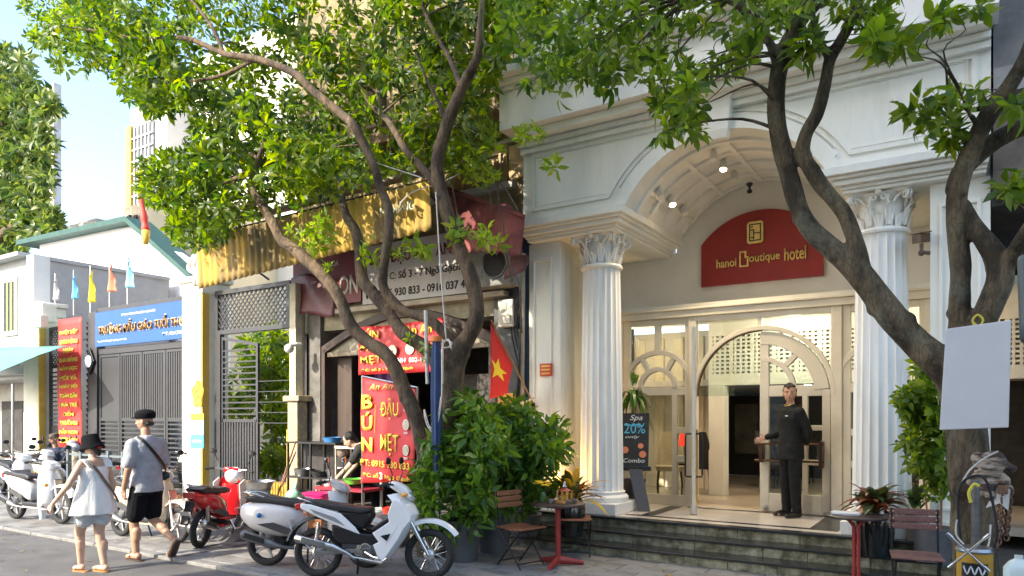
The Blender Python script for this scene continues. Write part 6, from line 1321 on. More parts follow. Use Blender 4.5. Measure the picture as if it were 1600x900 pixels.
def table1(P, ang, label, r=.30):
    t = thing('bistro_table', label, 'table', P, ang)
    b = MB(); b.lathe((0, 0, 0), [(r-.01, .705), (r, .71), (r, .728), (r-.01, .733)], 36); b.build('table_top', M('table_dark', (.045, .03, .028), .35, .2, 5, .05), t, smooth='auto')
    b = MB(); b.tube([(0, 0, .03), (0, 0, .70)], .032, 12); b.build('pedestal', redpaint, t, smooth='auto')
    b = MB(); b.lathe((0, 0, 0), [(.05, .66), (.12, .70)], 12); b.build('top_bracket', redpaint, t)
    for k in range(3):
        a = k*2*PI/3+.5; b = MB(); b.loft([ring((.02*math.cos(a), .02*math.sin(a), .07), (-.03*math.sin(a), .03*math.cos(a), 0), (0, 0, .05), 10), ring((.30*math.cos(a), .30*math.sin(a), .03), (-.022*math.sin(a), .022*math.cos(a), 0), (0, 0, .022), 10)]); b.build('foot', redpaint, t, smooth='auto')
        b = MB(); b.lathe((.28*math.cos(a), .28*math.sin(a), 0), [(.018, 0), (.018, .03)], 10); b.build('foot_pad', black, t)
    return t
TP = G(872, 884); tb = table1(TP, .2, 'round dark table on red metal pedestal left of the hotel steps', .315)
tz = .733
vs_ = thing('flower_vase', 'small glass vase of yellow flowers on the round table', 'vase', TP+V((-.17, -.05, tz))); b = MB(); b.lathe((0, 0, 0), [(.03, 0), (.04, .05), (.028, .12)], 16); b.build('vase', M('vase_green', (.05, .12, .04), .1, .3, 9, 0), vs_, smooth='auto')
for k in range(9):
    a = random.random()*6.28; r = random.uniform(.02, .09); c = V((r*math.cos(a), r*math.sin(a), .19+random.random()*.05)); b = MB()
    for j in range(9): aa = 2*PI*j/9; b.sph(c+V((.028*math.cos(aa), .028*math.sin(aa), .004)), (.016, .016, .006), 6, 4)
    b.build('flower', M('petal_yellow', (.80, .52, .01), .5, .1, 9, 0), vs_); 
    b = MB(); b.tube([(0, 0, .1), c], .003, 4); b.build('stem', LG3, vs_)
ln = thing('lantern', 'little wooden lantern with metal finial on the round table', 'lantern', TP+V((.07, .03, tz))); b = MB()
for sx in (-1, 1):
    for sy in (-1, 1): b.box(sx*.065-.008, sx*.065+.008, sy*.055-.008, sy*.055+.008, 0, .14)
b.box(-.08, .08, -.07, .07, 0, .015); o = b.build('lantern_frame', M('lantern_wood', (.5, .24, .07), .4, .2, 9, .1), ln); o['kind'] = 'stuff'
b = MB(); b.loft([ring((0, 0, .14), (.095, 0, 0), (0, .085, 0), 4, 2), ring((0, 0, .175), (.03, 0, 0), (0, .025, 0), 4, 2)]); b.build('roof', M('lantern_red', (.30, .05, .02), .4, .2, 9, .1), ln); b = MB(); b.lathe((0, 0, 0), [(.02, .17), (.035, .19), (.012, .21), (.018, .23), (.004, .25)], 12); b.build('finial', steel, ln, smooth=True)
for k, (dx, dy) in enumerate(((.17, -.08), (-.02, -.12), (.19, .05))):
    b = MB(); b.lathe(TP+V((dx, dy, tz)), [(.02, 0), (.034, .03), (.036, .05), (.03, .05), (.028, .02)], 16); tag(b.build('tea_cup', steel, smooth='auto'), ('small metal cup at the right rim of the round table', 'small metal cup at the front rim of the round table', 'small metal cup behind the lantern on the round table')[k], 'cup')
T2 = G(1338, 916); t2b = thing('metal_table', 'dark round table on twin red tube legs at the right', 'table', T2)
b = MB(); b.lathe((0, 0, 0), [(.30, .705), (.31, .71), (.31, .725), (.30, .73)], 36); b.build('table_top', MATS['table_dark'], t2b, smooth='auto')
for s in (-1, 1): b = MB(); b.tube(spline([(s*.022, 0, .02), (s*.022, 0, .55), (s*.035, 0, .63), (s*.10, 0, .70)], 5), .019, 10); b.build('leg_tube', redpaint, t2b, smooth='auto')
for k in range(4): a = k*PI/2+.4; b = MB(); b.tube([(0, 0, .04), (.3*math.cos(a), .3*math.sin(a), .015)], .02, 8); b.build('foot', redpaint, t2b)
b = MB(); 
for k, (dz, a) in enumerate(((0, .1), (.008, .25), (.016, 0))): b.obox(T2+V((-.10, -.02, .735+dz)), V((.13*math.cos(a), .13*math.sin(a), 0)), V((-.09*math.sin(a), .09*math.cos(a), 0)), (0, 0, .0035))
tag(b.build('menu_folder', M('paper_white', (.72, .73, .74), .4, .1, 5, 0), bevel=.002), 'white folded menus lying on the right red legged table', 'menu')
# chalkboard easel
ez = thing('chalkboard_easel', 'black chalkboard easel with a coloured spa discount drawing beside left column', 'sign', W(995, 797, 9.38)*V((1, 1, 0))+V((0, 0, FL)), R_(18))
tl = Matrix.Rotation(R_(-12), 4, 'X')
b = MB(); b.box(-.27, .15, -.02, .02, .62, 1.40); b.xf(tl); b.build('board', M('chalk_black', (.018, .018, .02), .5, .3, 6, .05), ez, bevel=.008)
b = MB(); b.box(-.30, .19, -.08, .04, .57, .62); b.xf(tl); b.build('ledge', black, ez, bevel=.005)
b = MB(); b.loft([[V((x-w_, -.02, z)), V((x+w_, -.02, z)), V((x+w_, .03, z)), V((x-w_, .03, z))] for x, w_, z in ((-.02, .09, .58), (.10, .085, .0))]); b.build('front_leg', M('leg_grey', (.12, .12, .13), .5, .1, 5, .05), ez)
b = MB(); b.tube([(.0, .04, .6), (.05, .4, 0)], .02, 6); b.build('back_leg', black, ez)
def cht(s, x, z, wd, hh, c, sh=0):
    o = txt(s, c, None, (0, 0, 0), width=wd, height=hh, world=False, bold=.0, shear=sh, ext=.002); o.data.transform(tl @ Matrix.Translation((x, -.023, z))); o.parent = ez
ch1 = M('chalk_white', (.75, .75, .72), .8, .1, 20, 0); ch2 = M('chalk_blue', (.10, .45, .65), .8, .1, 20, 0); ch3 = M('chalk_orange', (.65, .22, .10), .8, .1, 20, 0)
cht('Spa', -.12, 1.27, .18, .10, ch1, .3); cht('20%', -.20, 1.10, .30, .15, ch2); cht('~~', -.18, 1.2, .26, .04, ch2); cht('only', -.18, 1.02, .2, .05, ch1, .3)
b = MB()
for x, z, r in ((-.18, .86, .05), (.04, .92, .04), (.07, .80, .05)): b.lathe((x, -.023, z), [(r, 0), (r, -.002)], 12, axis=1)
b.xf(tl); o = b.build('chalk_drawing', ch3, ez); o['kind'] = 'stuff'; cht('Combo', -.2, .68, .30, .06, ch1, .2)
# lounge chairs seen through the glass
def lobbychair(x, y, ang, c, lab):
    t = thing('dining_chair', lab, 'chair', (x, y, FL), R_(ang), group='chairs inside the lobby')
    b = MB(); b.loft([ring((0, 0, .42), (.22, 0, 0), (0, .22, 0), 16, 4), ring((0, 0, .50), (.24, 0, 0), (0, .24, 0), 16, 4)]); b.build('seat', c, t, smooth='auto')
    b = MB(); b.loft([ring((0, .20+.03*k, .5+.14*k), (.22-.012*k*k*.5, 0, 0), (0, .03, 0), 14, 3) for k in range(5)]); b.build('backrest', c, t, smooth='auto')
    for sx in (-1, 1):
        for sy in (-1, 1): b = MB(); b.tube([(sx*.18, sy*.18, .42), (sx*.20, sy*.21, .2), (sx*.19, sy*.23, 0)], [.022, .016, .012], 6); b.build('leg', black, t)
beigef = M('beige_fabric', (.42, .34, .22), .8, .1, 20, .1); blkf = M('black_fabric', (.02, .018, .018), .6, .2, 20, .1)
lobbychair(-4.25, 11.5, 20, beigef, 'beige upholstered chair behind the left glass panel'); lobbychair(-4.0, 12.2, 200, blkf, 'black chair behind the beige one in the lounge')
for k in range(4): lobbychair(-2.85-.02*k, 12.9+k*.75, 90, blkf, ('nearest black chair in the lobby corridor row', 'second black chair in the lobby corridor row', 'third black chair in the lobby corridor row', 'farthest black chair in the lobby corridor row')[k])
lt = thing('lounge_lamp_table', 'small dark table with a red shaded lamp behind the left glass panel', 'lamp', (-3.85, 11.15, FL)); b = MB(); b.lathe((0, 0, 0), [(.2, .55), (.2, .58)], 20); b.tube([(0, 0, 0), (0, 0, .55)], .02, 8); b.lathe((0, 0, 0), [(.14, 0), (.14, .02)], 16); o = b.build('table', black, lt); o['kind'] = 'stuff'
b = MB(); b.lathe((0, 0, 0), [(.13, .85), (.09, 1.05)], 18); b.tube([(0, 0, .58), (0, 0, .86)], .015, 6); o = b.build('red_shade', M('shade_red', (.4, .03, .02), .6, .1, 4, 0, emit=(1, .05, .02, .35)), lt); o['kind'] = 'stuff'
# ================================================================== PEOPLE
skin = M('skin_tan', (.42, .24, .155), .5, .08, 6, .05); skin2 = M('skin_pale', (.55, .35, .25), .5, .08, 6, .05); hairm = M('hair_black', (.012, .010, .009), .5, .3, 60, .5, stretch=(3, 3, .6))
def hand(b, w_, d, side, nrm_, sc=1.0, curl=.5, thumb=1):
    """palm from wrist w_ along d; side = across the palm toward the thumb; nrm_ = palm normal"""
    w_, d, side, nrm_ = V(w_), V(d).normalized(), V(side).normalized(), V(nrm_).normalized()
    b.cap(w_, .024*sc, w_+d*.03*sc, .026*sc, 10)
    for k in (-1.5, -.5, .5, 1.5): b.cap(w_+d*.02*sc+side*k*.012*sc, .015*sc, w_+d*.085*sc+side*k*.019*sc, .0125*sc, 8)
    for k, L in ((1.5, .068), (.5, .078), (-.5, .072), (-1.5, .056)):
        p = w_+d*.087*sc+side*k*.020*sc; a = 0; q = p; dr = d
        for j, f in enumerate((.45, .32, .25)):
            a += curl*(.5+.25*j); dr = d*math.cos(a)+nrm_*math.sin(a)+side*k*.03; q2 = q+dr.normalized()*L*f*sc; b.cap(q, (.0095-.001*j)*sc, q2, (.0088-.001*j)*sc, 8); q = q2
    p = w_+d*.025*sc+side*.026*sc; q = p+(d*.5+side*.75+nrm_*.35*curl).normalized()*.038*sc; b.cap(p, .014*sc, q, .0115*sc, 8); r = q+(d*.85+side*.35+nrm_*.6*curl).normalized()*.030*sc; b.cap(q, .011*sc, r, .009*sc, 8)
def head(b, c, f, up=V((0, 0, 1)), s=1.0):
    """head around centre c facing f"""
    c, f = V(c), V(f).normalized(); r = f.cross(up).normalized(); u_ = r.cross(f)
    P = lambda a, b_, c_: c+(r*a+f*b_+u_*c_)*s
    def el(p, rx, ry, rz):
        q = MB(); q.sph((0, 0, 0), (rx*s, ry*s, rz*s), 16, 12); m = Matrix((r, f, u_)).transposed().to_4x4(); q.xf(Matrix.Translation(p) @ m); b.add(q.v, q.f)
    el(P(0, -.008, .035), .074, .092, .082); el(P(0, .016, -.03), .062, .072, .078); el(P(0, .035, -.075), .036, .036, .028)
    for k in (-1, 1): el(P(k*.04, .045, -.02), .024, .026, .024); el(P(k*.076, -.01, -.012), .010, .020, .030)
    b.cap(P(0, .085, .02), .009*s, P(0, .104, -.022), .0135*s, 8); b.cap(P(-.012, .09, -.026), .008*s, P(.012, .09, -.026), .008*s, 8)
    b.cap(P(-.018, .080, -.052), .008*s, P(.018, .080, -.052), .008*s, 8); b.cap(P(-.04, .07, .022), .010*s, P(.04, .07, .022), .010*s, 8)
    return P
def facebits(par, P):
    for k in (-1, 1):
        b = MB(); b.sph(P(k*.032, .083, .006), (.012, .008, .007), 10, 6); b.build('eye', M('eye_white', (.55, .5, .45), .3, .05, 3, 0), par, world=True, smooth=True)
        b = MB(); b.sph(P(k*.032, .090, .006), (.0055, .004, .006), 8, 5); b.build('iris', black, par, world=True, smooth=True)
        b = MB(); b.cap(P(k*.018, .090, .026), .004, P(k*.048, .080, .027), .003, 6); b.build('eyebrow', hairm, par, world=True)
    b = MB(); b.cap(P(-.020, .087, -.053), .005, P(.020, .087, -.053), .005, 8); b.build('lips', M('lips', (.40, .14, .11), .4, .1, 6, 0), par, world=True, smooth=True)
def bodypart(b, par, name, mat, vox=.008, **k):
    return b.build(name, mat, par, world=True, remesh=vox, **k)
def tr(par, p): return XF[par.name] @ V(p)
class Fig:       # collects capsules in the person's own frame, output in the place
    def __init__(s, par): s.par = par; s.b = MB()
    def T(s, p): return XF[s.par.name] @ V(p)
    def D(s, d): return (XF[s.par.name].to_3x3() @ V(d))
    def c(s, *pr): s.b.chain(*[(s.T(p), r) for p, r in pr]); return s
    def ell(s, p, r): q = MB(); q.sph((0, 0, 0), r, 18, 12); q.xf(XF[s.par.name] @ Matrix.Translation(V(p))); s.b.add(q.v, q.f); return s
    def torso(s, rings):
        q = MB(); q.loft([ring(c, (rx, 0, 0), (0, ry, 0), 24, 2.5) for c, rx, ry in rings]); q.xf(XF[s.par.name]); s.b.add(q.v, q.f); return s
    def done(s, name, mat, vox=.009, **k): return bodypart(s.b, s.par, name, mat, vox, **k)
def person(label, loc, ang): return thing('person', label, 'person', loc, ang)
# --- doorman
dpos = G(1233, 806, FL); dpos.z = FL; dpos.y = 9.93
dpos = V((W(1236, 806, 9.93).x, 9.93, FL))
dm = person('doorman in black uniform standing with one hand on the door handle', dpos, R_(140))     # faces street, turned to picture left
k_ = .985
bd = Fig(dm)
hx = W(1196, 686, 10.12); hl = XF[dm.name].inverted() @ hx
bd.torso([((0, 0, .88), .15, .10), ((0, 0, 1.0), .155, .105), ((0, 0, 1.15), .14, .10), ((0, .0, 1.30), .17, .105), ((0, 0, 1.40), .16, .09), ((0, 0, 1.45), .07, .065)])
bd.c(((0, 0, 1.42), .055), ((0, .012, 1.54), .05))
hd = (XF[dm.name].to_3x3().inverted() @ (V((0, 0, 1.6))-V((dpos.x, dpos.y, 1.9)))).normalized(); hd.z = -.02
for s in (-1, 1): bd.c(((s*.09, 0, .90), .085), ((s*.095, .01, .50), .055), ((s*.10, -.01, .10), .04)); bd.c(((s*.10, -.02, .05), .04), ((s*.11, .13, .035), .032))
# right arm (local +x is the figure's right): reaches to the handle
el = V((.215, -.04, 1.12)); wr = hl+V((0, .0, .02)); dd = (wr-el).normalized(); wr = el+dd*min((wr-el).length, .27)
bd.c(((.17, 0, 1.39), .052), (el, .042), (wr, .028)); hand(bd.b, bd.T(wr), bd.D(dd), bd.D((0, 0, 1)), bd.D((0, 1, 0)), .95, .7)
bd.c(((-.17, 0, 1.39), .052), ((-.225, -.09, 1.13), .042), ((-.09, -.15, .98), .028)); hand(bd.b, bd.T((-.09, -.15, .98)), bd.D((1, 0, -.1)), bd.D((0, 0, -1)), bd.D((0, -1, 0)), .95, .6)
P = head(bd.b, bd.T((0, .02, 1.625)), bd.D(hd), s=1.06); bd.done('body', M('skin_warm', (.52, .29, .19), .5, .08, 6, .05), .0065); facebits(dm, P)
q = MB()
for k in range(60):
    a = random.uniform(0, 2*PI); r = random.random()**.5; base_ = P(.072*r*math.cos(a), -.012+.088*r*math.sin(a), .055+.062*math.sqrt(1-r*r)); q.cap(base_, .017, base_+V((0, 0, .018*(1-r)))+bd.D((0, .01, 0)), .012, 6)
for s in (-1, 1): q.cap(P(s*.068, -.03, .05), .02, P(s*.070, -.035, -.01), .014, 8)
q.cap(P(-.04, -.07, .03), .03, P(.04, -.07, .03), .03, 8); q.cap(P(-.03, -.075, -.02), .026, P(.03, -.075, -.02), .026, 8); bodypart(q, dm, 'hair', hairm, .008)
uni = M('uniform_black', (.008, .009, .009), .85, .3, 14, 1.0, spec=.35, bscale=9)
fg = Fig(dm); fg.torso([((0, 0, .76), .185, .135), ((0, 0, .88), .18, .13), ((0, 0, 1.02), .168, .122), ((0, 0, 1.16), .158, .118), ((0, 0, 1.30), .185, .125), ((0, 0, 1.40), .175, .105), ((0, 0, 1.455), .085, .078), ((0, .008, 1.485), .066, .066)])
fg.c(((.17, 0, 1.385), .068), (el, .058), (wr-dd*.03, .045)); fg.c(((-.17, 0, 1.385), .068), ((-.225, -.09, 1.13), .056), ((-.12, -.14, .995), .045)); fg.done('jacket', uni, .011, disp=.012)
fg = Fig(dm)
for s in (-1, 1): fg.c(((s*.085, 0, .86), .098), ((s*.092, .012, .50), .075), ((s*.098, -.01, .09), .062))
fg.done('trousers', uni, .011, disp=.014)
for s in (-1, 1): fg = Fig(dm); fg.c(((s*.10, -.04, .045), .045), ((s*.108, .07, .045), .042), ((s*.115, .16, .032), .030)); fg.done('shoe', M('shoe_black', (.01, .01, .01), .25, .2, 9, 0), .009)
b = MB(); b.tube([tr(dm, (.065*math.cos(a*PI/6), .02+.062*math.sin(a*PI/6), 1.492-.03*math.sin(a*PI/6)) ) for a in range(0, 7)], .006, 6); b.build('collar_trim', gold, dm, world=True)
b = MB(); b.sph(tr(dm, (-.07, .128, 1.33)), (.02, .01, .008)); b.build('name_badge', wh2, dm, world=True)
# --- walking man
mn = person('man walking away in grey T shirt, black shorts and black cap', G(229, 874, -.035), R_(97)); mn.scale = (1, 1, 1)
Z = 1.0
bd = Fig(mn); bd.torso([((0, 0, .90), .16, .11), ((0, 0, 1.05), .15, .105), ((0, .01, 1.2), .15, .11), ((0, .0, 1.38), .19, .115), ((0, 0, 1.47), .16, .09), ((0, 0, 1.51), .06, .06)])
bd.c(((0, 0, 1.48), .058), ((0, .02, 1.60), .054)); bd.c(((-.1, 0, .93), .10), ((-.10, .10, .52), .062), ((-.10, .06, .10), .042)); bd.c(((-.10, .02, .055), .042), ((-.11, .10, .055), .036), ((-.115, .19, .042), .028)); bd.c(((-.10, .05, .36), .056), ((-.10, .055, .27), .052))
bd.c(((.1, 0, .93), .10), ((.10, .03, .50), .062), ((.11, -.33, .27), .040)); bd.c(((.10, -.10, .42), .058), ((.105, -.17, .38), .055)); bd.c(((.11, -.37, .235), .040), ((.11, -.33, .15), .034), ((.11, -.25, .06), .026))
bd.c(((-.20, 0, 1.44), .055), ((-.27, -.03, 1.14), .044), ((-.26, .06, .90), .030)); hand(bd.b, bd.T((-.26, .06, .90)), bd.D((.05, .1, -1)), bd.D((0, 1, 0)), bd.D((1, 0, 0)), 1.0, .5)
bd.c(((.20, 0, 1.44), .055), ((.27, .03, 1.15), .044), ((.14, .22, 1.05), .030)); hand(bd.b, bd.T((.14, .22, 1.05)), bd.D((-.7, .4, 0)), bd.D((0, 0, 1)), bd.D((0, -1, 0)), 1.0, .6)
P = head(bd.b, bd.T((0, .035, 1.71)), bd.D((-.45, 1, -.05)), s=1.03); bd.done('body', skin, .0075); facebits(mn, P)
tee = M('tshirt_grey', (.34, .35, .38), .85, .1, 12, .9, bscale=9)
fg = Fig(mn); fg.torso([((0, 0, .84), .205, .145), ((0, 0, .95), .195, .14), ((0, .0, 1.1), .185, .135), ((0, .0, 1.25), .19, .138), ((0, 0, 1.40), .215, .135), ((0, 0, 1.48), .185, .105), ((0, .005, 1.535), .08, .075)])
fg.c(((-.20, 0, 1.43), .075), ((-.26, -.02, 1.20), .075)); fg.c(((.20, 0, 1.43), .075), ((.265, .02, 1.21), .075)); fg.done('t_shirt', tee, .011, disp=.022)
shm = M('shorts_black', (.008, .008, .010), .95, .3, 14, .2, spec=.15)
fg = Fig(mn); fg.torso([((0, 0, .80), .185, .135), ((0, 0, .93), .18, .13)]); fg.c(((-.095, 0, .88), .115), ((-.10, .07, .56), .105)); fg.c(((.095, 0, .88), .115), ((.10, .02, .57), .105)); fg.done('shorts', shm, .011, disp=.015)
q = MB(); 
for k in range(40):
    a = random.uniform(0, 2*PI); r = random.random()**.5; q.cap(P(.07*r*math.cos(a), -.02+.088*r*math.sin(a), .03+.05*math.sqrt(1-r*r)), .02, P(.07*r*math.cos(a), -.03+.085*r*math.sin(a), .03+.055*math.sqrt(1-r*r)), .018, 6)
q.cap(P(-.045, -.06, -.03), .034, P(.045, -.06, -.03), .034, 8); bodypart(q, mn, 'hair', hairm, .009)
cap_ = M('cap_black', (.007, .007, .009), .95, .2, 14, .2, spec=.15)
q = MB(); q.loft([[P(rr*.96*math.cos(a), -.012+rr*1.15*math.sin(a), z) for a in [2*PI*j/24 for j in range(24)]] for z, rr in ((.03, .090), (.06, .104), (.095, .106), (.125, .085), (.142, .045), (.145, .01))]); q.loft([[P(.072*math.cos(a)*k, .07+.085*math.sin(a)*k, .050-.012*math.sin(a)+dz) for a in [PI*j/12 for j in range(13)]] for k, dz in ((.98, .0), (1, .006))]); q.build('cap', cap_, mn, world=True, smooth='auto')
b = MB(); st = [(-.14, -.02, 1.525), (-.12, -.125, 1.46), (0, -.150, 1.32), (.10, -.152, 1.20), (.17, -.13, 1.10), (.22, 0, 1.02)]; 
for a_, c_ in zip(spline(st, 4)[:-1], spline(st, 4)[1:]): b.bar(tr(mn, a_), tr(mn, c_), .006, .035)
b.build('bag_strap', black, mn, world=True)
fg = Fig(mn); fg.c(((.23, -.04, 1.02), .06), ((.22, .10, 1.0), .055)); fg.done('shoulder_bag', M('bag_dark', (.03, .03, .035), .6, .3, 9, .2), .012)
sand = M('sandal_brown', (.06, .04, .03), .7, .2, 10, .2)
q = MB(); q.loft([ring((-.112, .07, z), (.05, 0, 0), (0, .145, 0), 20, 2.6) for z in (0.0, .018)]); q.xf(XF[mn.name]); q.build('sandal', sand, mn, world=True)
q = MB(); q.loft([ring((0, 0, z), (.05, 0, 0), (0, .145, 0), 20, 2.6) for z in (-.012, .012)]); q.xf(XF[mn.name] @ Matrix.Translation((.11, -.355, .125)) @ Matrix.Rotation(R_(-62), 4, 'X')); q.build('sandal', sand, mn, world=True)
b = MB(); b.cap(tr(mn, (-.15, .12, .05)), .01, tr(mn, (-.11, .10, .085)), .01); b.cap(tr(mn, (-.11, .10, .085)), .01, tr(mn, (-.07, .12, .05)), .01); b.build('sandal_strap', sand, mn, world=True)
# --- walking woman
wm = person('woman in black bucket hat, white sleeveless blouse and denim shorts walking away', G(146, 893, -.035), R_(100))
bd = Fig(wm); bd.torso([((0, 0, .78), .15, .11), ((0, 0, .92), .13, .095), ((0, 0, 1.05), .13, .095), ((0, 0, 1.18), .155, .10), ((0, 0, 1.255), .13, .075), ((0, 0, 1.29), .05, .05)])
bd.c(((0, 0, 1.26), .046), ((0, .02, 1.36), .043)); bd.c(((.075, 0, .80), .088), ((.05, -.03, .44), .054), ((.04, -.12, .09), .036)); bd.c(((.065, -.07, .32), .054), ((.06, -.08, .26), .050)); bd.c(((.04, -.15, .05), .034), ((.04, -.03, .04), .028), ((.04, .04, .032), .022))
bd.c(((-.085, 0, .80), .092), ((-.07, .13, .46), .056), ((-.05, .14, .10), .034)); bd.c(((-.068, .125, .34), .050), ((-.06, .13, .27), .047)); bd.c(((-.05, .11, .055), .032), ((-.05, .24, .035), .024))
bd.c(((-.16, 0, 1.225), .044), ((-.29, .02, 1.0), .036), ((-.36, .17, .80), .024)); hand(bd.b, bd.T((-.36, .17, .80)), bd.D((-.25, .3, -.8)), bd.D((0, 1, .2)), bd.D((1, .2, 0)), .88, .8)
bd.c(((.16, 0, 1.225), .044), ((.235, -.02, .97), .036), ((.25, .06, .76), .024)); hand(bd.b, bd.T((.25, .06, .76)), bd.D((0, .15, -1)), bd.D((0, 1, 0)), bd.D((-1, 0, 0)), .88, .6)
P = head(bd.b, bd.T((0, .04, 1.44)), bd.D((-.15, 1, -.25)), s=.95); bd.done('body', skin2, .0075); facebits(wm, P)
blz = M('blouse_white', (.80, .78, .74), .85, .06, 14, .9, bscale=10, stretch=(1, 1, .35))
q = MB(); n = 48
q.loft([[V((rx*math.cos(2*PI*j/n)*(1+pl*math.sin(9*2*PI*j/n)), ry*math.sin(2*PI*j/n)*(1+pl*math.sin(9*2*PI*j/n+.7)), z)) for j in range(n)] for z, rx, ry, pl in ((.665, .255, .205, .045), (.68, .253, .20, .045), (.80, .222, .18, .035), (.95, .182, .15, .02), (1.04, .160, .128, .008), (1.06, .156, .122, 0), (1.15, .165, .118, 0), (1.20, .158, .105, 0))], caps=False); q.xf(XF[wm.name]); q.build('blouse', blz, wm, world=True, smooth='auto', solid=.006)
for s in (-1, 1):
    q = MB()
    for a_, c_ in zip(spline([(s*.11, -.10, 1.19), (s*.125, -.06, 1.26), (s*.12, .0, 1.285), (s*.11, .07, 1.22), (s*.1, .10, 1.18)], 4)[:-1], spline([(s*.11, -.10, 1.19), (s*.125, -.06, 1.26), (s*.12, .0, 1.285), (s*.11, .07, 1.22), (s*.1, .10, 1.18)], 4)[1:]): q.bar(tr(wm, a_), tr(wm, c_), .085, .012)
    q.build('shoulder_strap', blz, wm, world=True, smooth='auto')
fg = Fig(wm); fg.torso([((0, 0, .70), .168, .125), ((0, 0, .84), .155, .115)]); fg.c(((.08, 0, .78), .103), ((.078, -.012, .59), .100)); fg.c(((-.08, 0, .78), .103), ((-.08, .05, .60), .100)); fg.done('denim_shorts', M('denim', (.52, .57, .62), .85, .15, 18, .3), .011, disp=.012)
q = MB(); q.loft([[P(rr*.98*math.cos(a), -.008+rr*1.1*math.sin(a), z+.010*math.sin(3*a)*(z < .03)) for a in [2*PI*j/32 for j in range(32)]] for z, rr in ((-.045, .132), (-.038, .134), (.03, .100), (.10, .094), (.125, .078), (.132, .02))]); q.build('bucket_hat', cap_, wm, world=True, smooth='auto')
q = MB(); q.cap(P(-.03, -.06, -.02), .05, P(.03, -.06, -.02), .05); q.cap(P(0, -.075, -.03), .045, P(0, -.085, -.13), .025); bodypart(q, wm, 'hair', hairm, .01)
q = MB()
st = [(-.13, .0, 1.285), (-.09, -.115, 1.22), (.02, -.150, 1.05), (.12, -.17, .90), (.20, -.15, .78)]
for a_, c_ in zip(spline(st, 5)[:-1], spline(st, 5)[1:]): q.bar(tr(wm, a_), tr(wm, c_), .006, .028)
q.build('bag_strap', M('strap_brown', (.16, .11, .08), .6, .2, 9, .1), wm, world=True)
q = MB(); q.sph(P(0, -.10, -.05), (.03, .03, .02)); q.build('hair_tie', MATS['banner_red'], wm, world=True, smooth=True)
for x, y, a in ((.04, -.07, 0), (-.05, .15, 0)): q = MB(); q.loft([ring((x, y, z), (.042, 0, 0), (0, .12, 0), 18, 2.6) for z in (0, .014)]); q.xf(XF[wm.name]); q.build('sandal', M('sandal_tan', (.40, .20, .07), .6, .2, 10, .2), wm, world=True)
for x, y in ((.04, -.02), (-.05, .20)): b = MB(); b.tube([tr(wm, (x-.035, y, .02)), tr(wm, (x, y, .065)), tr(wm, (x+.035, y, .02))], .008, 6); b.build('sandal_strap', MATS['sandal_tan'], wm, world=True)
cp_ = tr(wm, (-.42, .25, .64)); cup = thing('plastic_cup', 'small clear plastic cup held low by the woman in white', 'cup', cp_); b = MB(); b.lathe((0, 0, 0), [(.028, 0), (.038, .10)], 16); b.build('cup_wall', M('cup_white', (.7, .72, .72), .15, .05, 3, 0), cup, smooth='auto'); b = MB(); b.lathe((0, 0, .10), [(.041, 0), (.041, .008)], 16); b.build('lid', wh2, cup)
# --- seated man behind the scooters
sp_ = W(92, 752, 8.0); stm = person('seated man in dark blue shirt and cap behind the parked scooters', V((sp_.x, sp_.y, 0)), R_(-160))
bd = Fig(stm); bd.torso([((0, 0, .50), .17, .13), ((0, .03, .75), .16, .12), ((0, .06, .95), .19, .12), ((0, .07, 1.02), .14, .09)]); bd.c(((0, .07, 1.0), .055), ((0, .10, 1.12), .052))
for s in (-1, 1): bd.c(((s*.1, 0, .50), .09), ((s*.14, .42, .52), .065), ((s*.14, .40, .10), .045)); bd.c(((s*.14, .36, .05), .04), ((s*.15, .52, .04), .03)); bd.c(((s*.2, .05, .97), .05), ((s*.26, .16, .72), .042), ((s*.14, .38, .66), .03)); hand(bd.b, bd.T((s*.14, .38, .66)), bd.D((-s*.2, 1, -.2)), bd.D((-s, 0, .3)), bd.D((0, 0, -1)), 1, .5)
P = head(bd.b, bd.T((0, .13, 1.23)), bd.D((.3, 1, -.1))); bd.done('body', skin, .009); facebits(stm, P)
fg = Fig(stm); fg.torso([((0, 0, .48), .195, .155), ((0, .03, .75), .185, .145), ((0, .06, .95), .21, .14), ((0, .07, 1.04), .14, .095)])
for s in (-1, 1): fg.c(((s*.2, .05, .97), .068), ((s*.25, .14, .76), .065))
fg.done('shirt', M('shirt_navy', (.02, .03, .07), .85, .2, 12, .9), .012, disp=.015)
fg = Fig(stm)
for s in (-1, 1): fg.c(((s*.1, 0, .50), .105), ((s*.14, .42, .52), .085), ((s*.14, .40, .2), .07))
fg.done('trousers', shm, .013)
q = MB(); q.loft([[P(rr*.96*math.cos(a), -.012+rr*1.15*math.sin(a), z) for a in [2*PI*j/24 for j in range(24)]] for z, rr in ((.045, .088), (.085, .090), (.115, .075), (.136, .01))]); q.loft([[P(.072*math.cos(a)*k, .07+.085*math.sin(a)*k, .050+dz) for a in [PI*j/12 for j in range(13)]] for k, dz in ((.98, .0), (1, .006))]); q.build('cap', M('cap_brown', (.10, .08, .06), .8, .2, 14, .2), stm, world=True, smooth='auto')
st_ = thing('plastic_stool', 'low dark plastic stool under the seated man', 'stool', V((sp_.x, sp_.y, 0))); b = MB(); b.box(-.16, .16, -.16, .16, .38, .41); b.build('seat', black, st_, bevel=.01)
for sx in (-1, 1):
    for sy in (-1, 1): b = MB(); b.tube([(sx*.13, sy*.13, .38), (sx*.16, sy*.16, 0)], .018, 6); b.build('leg', black, st_)
